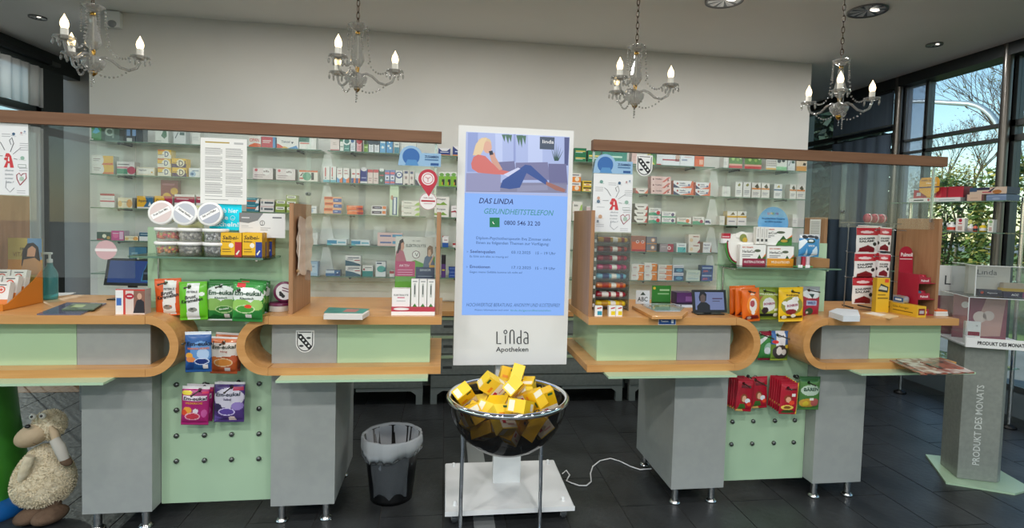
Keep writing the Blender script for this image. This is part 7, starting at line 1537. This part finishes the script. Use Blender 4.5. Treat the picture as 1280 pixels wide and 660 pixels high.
m = MB(); m.slab(flat_px([(806, 379), (868, 379.5), (866, 384), (812, 384.5)], 0, ZT+.003, PAPER), ZT+.0003, ZT+.003, M('#c9ccd4', .6)); tag(m.build('flyer'), 'pale flyers lying behind the wooden tray', 'flyer')
mb = MB(); a, b = PY(823, 401.5, -.0012), PY(845, 401.5, -.0012); z0, z1 = PY(834, 406, -.0012).z, PY(834, 397.5, -.0012).z
mb.box(a.x, -.0012, z0, b.x, -.0002, z1, M('#e4e8ee', .5)); mb.quad((a.x+.002, -.0015, z0+.002), (b.x-.002, -.0015, z0+.002), (b.x-.002, -.0015, z1-.002), (a.x+.002, -.0015, z1-.002), M('#1c4a90', .5)); mb.text('Taxation', a.x+.012, z0+.014, .008, M('#e8ecf4', .5), -.0018, w=.038, bold=.03); mb.box(b.x-.024, -.0018, z0+.007, b.x-.012, -.0015, z1-.007, M('#dfe6f0', .5))
tag(mb.build('edge_label'), 'small blue label on the front edge of the right counter', 'label')

# ------------------------------------------------------------------ things on the far right counter
m = MB(); m.slab(flat_px([(1036, 391), (1054, 397), (1075, 397), (1072, 389), (1046, 387)], 0, ZT+.02, PAPER), ZT+.0003, ZT+.028, M('#d4d8dc', .6)); tag(m.build('booklet_stack'), 'stack of pale booklets at the right counter curve', 'booklets')
m = MB(); m.slab(flat_px([(1076, 391), (1112, 398), (1124, 395), (1096, 388)], 0, ZT+.004, PAPER), ZT+.0003, ZT+.004, M('#d8b888', .6)); m.slab(flat_px([(1082, 391.5), (1100, 395), (1108, 393.5), (1092, 390)], 0, ZT+.0045, PAPER), ZT+.0041, ZT+.0046, M('#e8e0d4', .6)); tag(m.build('flyer'), 'beige flyers fanned in front of the yellow boxes', 'flyer')
rk = PZ(1086, 386, ZT); ry = rk.y+.05
t = thing('wire_rack', 'black and chrome wire rack hung with snack bags', 'rack', (rk.x, ry, ZT))
WIRE = M('#8d9092', .3, .9)
hx0, hx1 = PY(1056, 330, ry).x-rk.x, PY(1115, 330, ry).x-rk.x; zs = [PY(1086, v, ry).z-ZT for v in (284, 316, 347)]
ztop = PY(1086, 279, ry).z-ZT
for x in (hx0+.012, hx1-.002):
    m = MB(); m.tube([(x, .004, .0012), (x, 0, ztop)], .003, WIRE, n=6); m.build('upright', t)
for z in zs:
    m = MB(); m.tube([(hx0-.02, -.03, z+.01), (hx0+.01, 0.004, z), (hx1, .004, z)], .0025, WIRE, n=6); m.build('crossbar', t)
    for x in (-.02, hx1-.035):
        m = MB(); m.tube([(x, 0, z), (x, -.02, z-.014), (x, -.125, z-.014)], .002, WIRE, n=5); m.build('prong', t); HOOKS.append((rk.x+x, ZT+z-.014))
m = MB(); m.tube([(hx0, -.05, ztop), (hx1, -.05, ztop), (hx1, .05, ztop), (hx0, .05, ztop)], .0025, WIRE, n=6, closed=True)
for k in range(1, 8): m.tube([(hx0+(hx1-hx0)*k/8, -.05, ztop), (hx0+(hx1-hx0)*k/8, .05, ztop)], .0015, WIRE, n=5)
m.build('top_basket', t)
for s in (-1, 1):
    m = MB(); m.tube([((-.1, 0, .02)[s+1], -.05, .0046), ((-.08, 0, .02)[s+1], .06, .0046)], .004, M('#1a1a1b', .4), n=6); m.build('foot', t)
for r_i, (v0, v1) in enumerate(((283.5, 316), (316, 348), (345.5, 380))):
    for c_i in range(2):
        bag('snack', 1066.5-(r_i*2.5)+5+c_i*2, v0-1.5, 1094.5-(r_i*2.5)+5+c_i*2, v1-2, ry-.035-.022*c_i, '%s snack bag in the %s row of the wire rack, left column' % (['rear', 'middle'][c_i], ['top', 'middle', 'bottom'][r_i]), 'snack bags on the wire rack', 1, 0, .014)
    bag('snack', 1070-r_i*2.5, v0, 1097-r_i*2.5, v1, ry-.09, 'front snack bag in the %s row of the wire rack' % ['top', 'middle', 'bottom'][r_i], 'snack bags on the wire rack', -1, 0, .018)
    if r_i < 2: bag('snack', 1101-r_i*1.5, v0+1, 1113-r_i*1.5, v1-2, ry-.07, 'narrow-looking snack bag in the %s row, right column of the rack' % ['top', 'middle'][r_i], 'snack bags on the wire rack', 2, -20, .012)
for k in range(3):
    m = MB(); x = rk.x+PY(1083+k*8.5, 270, ry).x-rk.x; T = TR((x+.012, ry, ZT+ztop+.028)) @ RY(math.pi/2)
    m.lathe([(0, -.012), (.025, -.012), (.026, -.008), (.026, .008), (.025, .012), (0, .012)], M('#b83a5a', .3, .3), T, 24); m.lathe([(.0264, -.003), (.0264, .003)], M('#e0c8cc', .3), T, 24)
    tag(m.build('pink_tin'), ['left', 'middle', 'right'][k]+' pink round tin standing on top of the wire rack', 'tin', 'pink tins on the wire rack')
YB_ = [('t', 'Glas-Reiniger', .35, .6, .2, '#5a4a10', .5), ('r', .35, .3, .8, .36, '#8a701c'), ('p', [(.08, .35), (.22, .25), (.28, .45), (.15, .62)], '#2a2a20'), ('p', [(.1, .55), (.2, .7), (.28, .6), (.18, .48)], '#c8c8b8')]
pxbox(1096, 347.5, 1112, 374, .17, .03, ZT+.0005, '#dcae2c', [('p', [(.1, .62), (.85, .58), (.9, .74), (.3, .84)], '#3a3a30'), ('p', [(.15, .68), (.8, .64), (.8, .72), (.3, .78)], '#c4c4b4'), ('r', .1, .4, .9, .44, '#8a701c'), ('r', .6, .87, .9, .97, '#d8482c'), ('r', .1, .5, .7, .53, '#8a701c')], '#c09a24', 'lens_cloth_box', 'upright yellow box behind the long yellow box')
a, b = PZ(1097, 387, ZT), PZ(1146, 397, ZT); dv = b-a
t = thing('lens_cloth_box', 'long yellow box with a windowed red end on the right counter', 'box', tuple(a), math.atan2(dv.y, dv.x))
L2 = dv.length; m = MB(); m.box(0, 0, .0004, L2, .055, .058, M('#dcae2c', .5)); m.build('body', t)
m = MB(); m.text('Glas-Reiniger', L2*.4, .035, .012, M('#5a4a10', .5), -.0006, w=.1); m.quad((L2*.4, -.0006, .018), (L2*.9, -.0006, .018), (L2*.9, -.0006, .023), (L2*.4, -.0006, .023), M('#7a601c', .5)); m.poly([(L2*.08, -.0006, .02), (L2*.25, -.0006, .012), (L2*.32, -.0006, .03), (L2*.15, -.0006, .046)], M('#2a2a20', .5)); m.poly([(L2*.1, -.0009, .032), (L2*.25, -.0009, .024), (L2*.28, -.0009, .032), (L2*.14, -.0009, .044)], M('#c8c8b8', .5)); m.build('print', t)
m = MB(); m.add([(L2+.0006, .008, .012), (L2+.0006, .047, .012), (L2+.0006, .047, .046), (L2+.0006, .008, .046)], [(0, 1, 2, 3)], M('#7a1c24', .4)); m.add([(L2+.0009, .014, .02), (L2+.0009, .041, .02), (L2+.0009, .041, .036), (L2+.0009, .014, .036)], [(0, 1, 2, 3)], M('#b8b0b0', .3)); m.build('window', t)
p = TR(tuple(a)) @ RZ(math.atan2(dv.y, dv.x)) @ Vector((L2*.5, .028, 0)); t = thing('silver_tin', 'small silver and blue tin on top of the long yellow box', 'tin', (p.x, p.y, ZT+.0583), math.atan2(dv.y, dv.x))
m = MB(); m.box(-.036, -.02, 0, .036, .02, .04, M('#b9bcc0', .3, .6)); m.build('body', t, bevel=.014, seg=3); m = MB(); m.box(-.03, -.0212, .008, .03, -.0202, .03, M('#2f5f94', .35)); m.box(-.02, -.0218, .014, .02, -.0212, .024, M('#d8dce0', .35)); m.build('label', t)
rx0, rx1 = PY(1124.5, 340, .22).x, PY(1140, 340, .22).x; RXE = 2.602
t = thing('tin_display', 'red tiered cardboard display for pastille tins before the wooden divider', 'display', ((rx0+rx1)/2, .2, ZT))
W = dict(parent=t, recenter='world'); RED = M('#a31c34', .45); zt = PY(1131, 308, .22).z
m = MB(); w = rx1-rx0; cx = (rx0+rx1)/2
m.prism([(rx0, ZT+.0005), (RXE, ZT+.0005), (rx1+.005, zt-.05), (rx1, zt-.03)]+[(cx+w*.48*math.cos(math.radians(k)), zt-.03+.03*math.sin(math.radians(k))) for k in range(10, 171, 20)]+[(rx0, zt-.03)], .004, RED, TR((0, .225, 0))); 
m.text('Pulmoll', rx0+.004, zt-.055, .02, M('#f0e4e4', .4), .2235, w=w*.95, bold=.03); m.quad((rx0, .2235, zt-.072), (rx1, .2235, zt-.072), (rx1, .2235, zt-.068), (rx0, .2235, zt-.068), M('#e8d4d4', .4)); m.build('back_card', **W)
for z in (ZT+.0, ZT+.085, ZT+.17):
    m = MB(); m.box(rx0, .09, z+.0004, RXE, .225, z+.004, RED); m.box(rx0, .088, z+.0004, rx1-.01, .091, z+.035, RED); m.text('Pulmoll', rx0+.01, z+.012, .011, M('#f0e4e4', .4), .0872, w=.045, bold=.03); m.build('tier', **W)
m = MB(); m.box(rx0-.003, .09, ZT+.0005, rx0, .225, ZT+.22, RED); m.build('side_panel', **W)
for r_i, z in enumerate((ZT+.0046, ZT+.0896, ZT+.1746)):
    for k in range(2):
        hx, nm = (('#1f1c20', 'black'), ('#3f6f84', 'blue'), ('#a81c34', 'red'))[r_i]
        if k == 1: hx, nm = '#a81c34', 'red'
        m = MB(); T = TR((rx0+.0235+k*.044, .125+k*.02, z)); m.lathe([(0, 0), (.02, 0), (.021, .003), (.021, .034), (.019, .04), (0, .041)], M(hx, .3, .3), T, 22); m.lathe([(.0213, .016), (.0213, .024)], M('#d8c8cc', .4), T, 22)
        tag(m.build('pastille_tin'), '%s pastille tin, %s on the %s tier of the red display' % (nm, ['left', 'right'][k], ['bottom', 'middle', 'top'][r_i]), 'tin', 'pastille tins in the red display')
m = MB()
q = PZ(1177, 395, ZT)
for k in range(4): m.box(q.x-.035, q.y, ZT+.0003+k*.008, q.x+.04-.002*k, q.y+.07, ZT+.0078+k*.008, M(['#e2e0dc', '#d8d4ce', '#e4e2de', '#d8642c'][k], .6))
tag(m.build('booklet_stack'), 'small stack of booklets with an orange cover at the right counter end', 'booklets')
# magazines on the ledge of the far right counter
t = thing('magazine', 'open glossy magazines lying on the lower board at far right', 'magazine', tuple(PZ(1165, 458, .772)))
MAGP = noisy('glossy_print', '#8a4a3a', '#c9beb4', (1, 1, 1), 24, .3, 0, None, 2, .5, .3, .42, .58)
MAGQ = noisy('glossy_print_dark', '#2c3430', '#a85a44', (1, 1, 1), 30, .3, 0, None, 2, .5, .3, .4, .6)
for k, (pts, mt) in enumerate(([[(1112, 450), (1152, 468), (1218, 466), (1174, 448)], MAGQ], [[(1120, 449), (1158, 466.5), (1218, 465), (1176, 447)], MAGP], [[(1150, 452), (1172, 460), (1205, 460), (1180, 451)], MAGQ])):
    m = MB(); m.slab(flat_px(pts, 0, .776+k*.004, PAPER), .7726+k*.004, .7762+k*.004, mt); m.build('page', t, recenter='world')

m = MB(); m.box(-.028, .295, ctop+.009, .14, .3, 1.24, M('#e2e2e0', .5)); m.text('L', .0, 1.12, .06, INK, .2942); m.quad((-.028, .2944, ctop+.009), (.14, .2944, ctop+.009), (.14, .2944, 1.05), (-.028, .2944, 1.05), M('#8d4a58', .5))
onstand(m, 'poster_card', 'white and crimson card with a large letter behind the acrylic case', 'poster')

# ------------------------------------------------------------------ glass shelf unit by the right window
sa, sb = PZ(1116, 253.3, 1.69), PZ(1254.7, 250.3, 1.69); dv = sb-sa; LW = dv.length; ang = math.atan2(dv.y, dv.x)
t = thing('window_shelf', 'glass shelf unit by the right window with tins and bottles', 'shelf unit', (sa.x, sa.y, 0), ang)
for z in (1.69, 1.455, 1.1, .45):
    m = MB(); m.box(-.02, 0, z-.008, LW+.02, .26, z, SGLASS); m.box(-.02, -.002, z-.008, LW+.02, 0, z, GEDGE); m.build('glass_shelf', t)
for x in (.0, LW):
    m = MB(); m.cyl(.014, .02, 1.72, STEEL, TR((x, .215, 0)), 12); m.lathe([(0, 0), (.05, 0), (.05, .012), (.014, .03)], BLACK, TR((x, .215, 0)), 16); m.build('post', t)
UT = TR((sa.x, sa.y, 0)) @ RZ(ang)
def u_at(u, v, z): # position along the shelf front for a picture point at height z
    p = PZ(u, v, 1.69) if abs(z-1.69) < .01 else PX(u, v, (sa.x+sb.x)/2)
    q = UT.inverted() @ p; return q.x
def frac(u): return (u-1116)/(1254.7-1116)
def along(u):   # perspective-correct position along the front edge
    d = ray(u, 270); d2 = Vector((d.x, d.y)); o = Vector((CO.x, CO.y)); e = Vector((dv.x, dv.y)); 
    den = d2.x*e.y-d2.y*e.x; w_2 = Vector((sa.x, sa.y))-o
    return (w_2.x*d2.y-w_2.y*d2.x)/den*LW*-1 if False else ((d2.x*w_2.y-d2.y*w_2.x)/(-den))*LW
def ushelf(mb, name, label, cat, x, y, z, group=None):
    T = UT @ TR((x, y, z)); mb.v = [T @ p for p in mb.v]; return tag(mb.build(name), label, cat, group)
def wpx(u0, u1): return along(u0), along(u1)
def ubox(u0, u1, h, z, y, d, base, prints, side, name, label, cat='carton'):
    a, b = wpx(u0, u1); return ushelf(carton_mb(b-a, h, d, base, prints, side), name, label, cat, a, y, z)
ubox(1146, 1199, .085, 1.7225, .03, .1, '#a81f34', [('r', .3, 0, .5, 1, '#c8404c'), ('r', .62, 0, .66, 1, '#7a1424')], '#8a1626', 'red_pack', 'red wrapped packs on the window shelf behind the yellow pointer sign')
ubox(1134, 1198, .032, 1.6905, .01, .14, '#e0e2e4', [('r', .1, .3, .3, .6, '#444'), ('c', .4, .5, .3, '#b8263c'), ('r', .6, .3, .9, .5, '#9ab0b8')], '#c8ccd0', 'white_tray', 'white tray under the red packs on the window shelf', 'tray')
ubox(1135, 1144.5, .07, 1.7225, .05, .05, '#a81f34', [('r', .4, .3, 1, .7, '#c8ccd4')], '#8a1626', 'red_pack', 'small red pack at the left end of the white tray')
a, b = wpx(1147, 1172); w = b-a; m = MB()
m.prism([(0, .02), (w*.5, -.035), (w, .02), (w, .1), (w*.9, .13), (w*.1, .13), (0, .1)], .002, M('#dca02c', .5)); m.quad((0, -.0006, .045), (w, -.0006, .045), (w, -.0006, .055), (0, -.0006, .055), M('#3a2c5c', .5)); m.text('Hilft bei', w*.1, .1, .014, M('#6a3a1c', .5), -.0008, w=w*.6, bold=.02); m.text('Husten', w*.35, .078, .012, M('#f0e8d8', .5), -.0008, w=w*.5, bold=.02)
m.v = [p+Vector((0, 0, .036)) for p in m.v]; m.box(w*.4, .002, .0, w*.6, .02, .06, M('#dca02c', .5))
ushelf(m, 'pointer_sign', 'yellow pointer-shaped sign on the window shelf', 'sign', a, -.001-.0, 1.6905+.033)
ubox(1208, 1254, .05, 1.74, .02, .14, '#c8b4a4', [('r', .0, .4, .2, 1, '#2c4a6c'), ('r', .2, .6, .55, 1, '#2a2c48'), ('e', .75, .3, .12, .3, '#a86a34'), ('r', .35, .2, .6, .35, '#b8384c'), ('p', [(.5, .3), (.65, .9), (.7, .9), (.58, .3)], '#2a2c48')], '#2a3050', 'bandage_pack', 'long printed bandage pack on top of the window shelf pile')
ubox(1203, 1225, .05, 1.6905, .02, .14, '#cfb4a0', [('r', 0, 0, .1, 1, '#3a2c34'), ('r', .92, 0, 1, 1, '#6a3a44'), ('r', .3, .4, .7, .5, '#b89a88')], '#a88a78', 'bandage_pack', 'beige carton under the printed bandage pack')
ubox(1229, 1254, .045, 1.6905, .02, .14, '#6f84a8', [('r', 0, .7, 1, .78, '#9ab0cc'), ('e', .5, .3, .2, .2, '#8a9cbc')], '#566a8c', 'bandage_pack', 'steel blue pack at the right end of the window shelf')
BT = [('#e8e8e6', '#d8482c', 1180, 1190, .075), ('#ece8e4', '#b8243c', 1192, 1203, .105), ('#dfe0e2', '#b8a8a0', 1205, 1213, .06), ('#d8603c', '#2a2c3c', 1212, 1217, .06), ('#e2c21c', '#e8e4dc', 1220, 1228, .07), ('#e4e6e0', '#8ab07a', 1232, 1239, .095)]
nmz = ['white bottle with a red emblem', 'tall white carton with a crimson dot', 'clear small bottle', 'orange bottle with a dark pump', 'yellow bottle with a pale cap', 'tall white and green carton']
for (c1, c2, u0, u1, h), nm in zip(BT, nmz):
    a, b = wpx(u0, u1); rr2 = max(.012, (b-a)/2)
    if 'carton' in nm:
        ushelf(carton_mb(b-a, h, .035, c1, [('c', .5, .82, .13, c2), ('r', .3, .55, .7, .62, c2), ('r', .25, .1, .75, .4, '#c8a8a0')], '#d0ccc8'), 'bottle_carton', nm+' on the lower window shelf', 'carton', a, .03, 1.4555)
    else:
        t3 = thing('lotion_bottle', nm+' on the lower window shelf', 'bottle'); t3.matrix_basis = UT @ TR(((a+b)/2, .05, 1.4555))
        MB().lathe([(0, 0), (rr2, 0), (rr2, h*.62), (rr2*.5, h*.75), (rr2*.4, h*.78)], M(c1, .3), n=18).build('body', t3); MB().lathe([(rr2*.42, h*.76), (rr2*.42, h), (0, h)], M(c2 if 'pump' in nm or 'cap' in nm else '#e6e8e8', .4), n=14).build('cap', t3)
        MB().lathe([(rr2*1.01, h*.15), (rr2*1.01, h*.45)], M(c2, .4), n=18).build('label', t3)
for k in range(9):
    u = 1121+k*6.6; a = along(u); t3 = thing('sample_bottle', '%s of the small clear bottles in a row above the wooden divider' % (ORD[k] if k == 0 else ORD[k]+' from left'), 'bottle', group='small clear bottles on the window shelf'); t3.matrix_basis = UT @ TR((a, .1, 1.4555))
    MB().lathe([(0, 0), (.014, 0), (.014, .04), (.007, .05)], ACRYL, n=14).build('body', t3); MB().lathe([(.008, .048), (.008, .068), (0, .068)], WHITE, n=12).build('cap', t3)
a = along(1212); m = MB(); m.box(0, 0, 0, .22, .12, .006, M('#4a342c', .6)); ushelf(m, 'dark_tray', 'thin dark tray under the beige carton on the window shelf', 'tray', along(1182), .0, 1.6905-.0) if False else None
m = MB(); m.box(0, 0, 0, .12, .1, .06, M('#2a5a8c', .5)); m.box(.01, -.0008, .015, .11, 0, .045, M('#d8dce2', .5))
ushelf(m, 'blue_box', 'blue box on the lowest glass shelf at the right picture edge', 'box', LW-.10, .02, .4505)
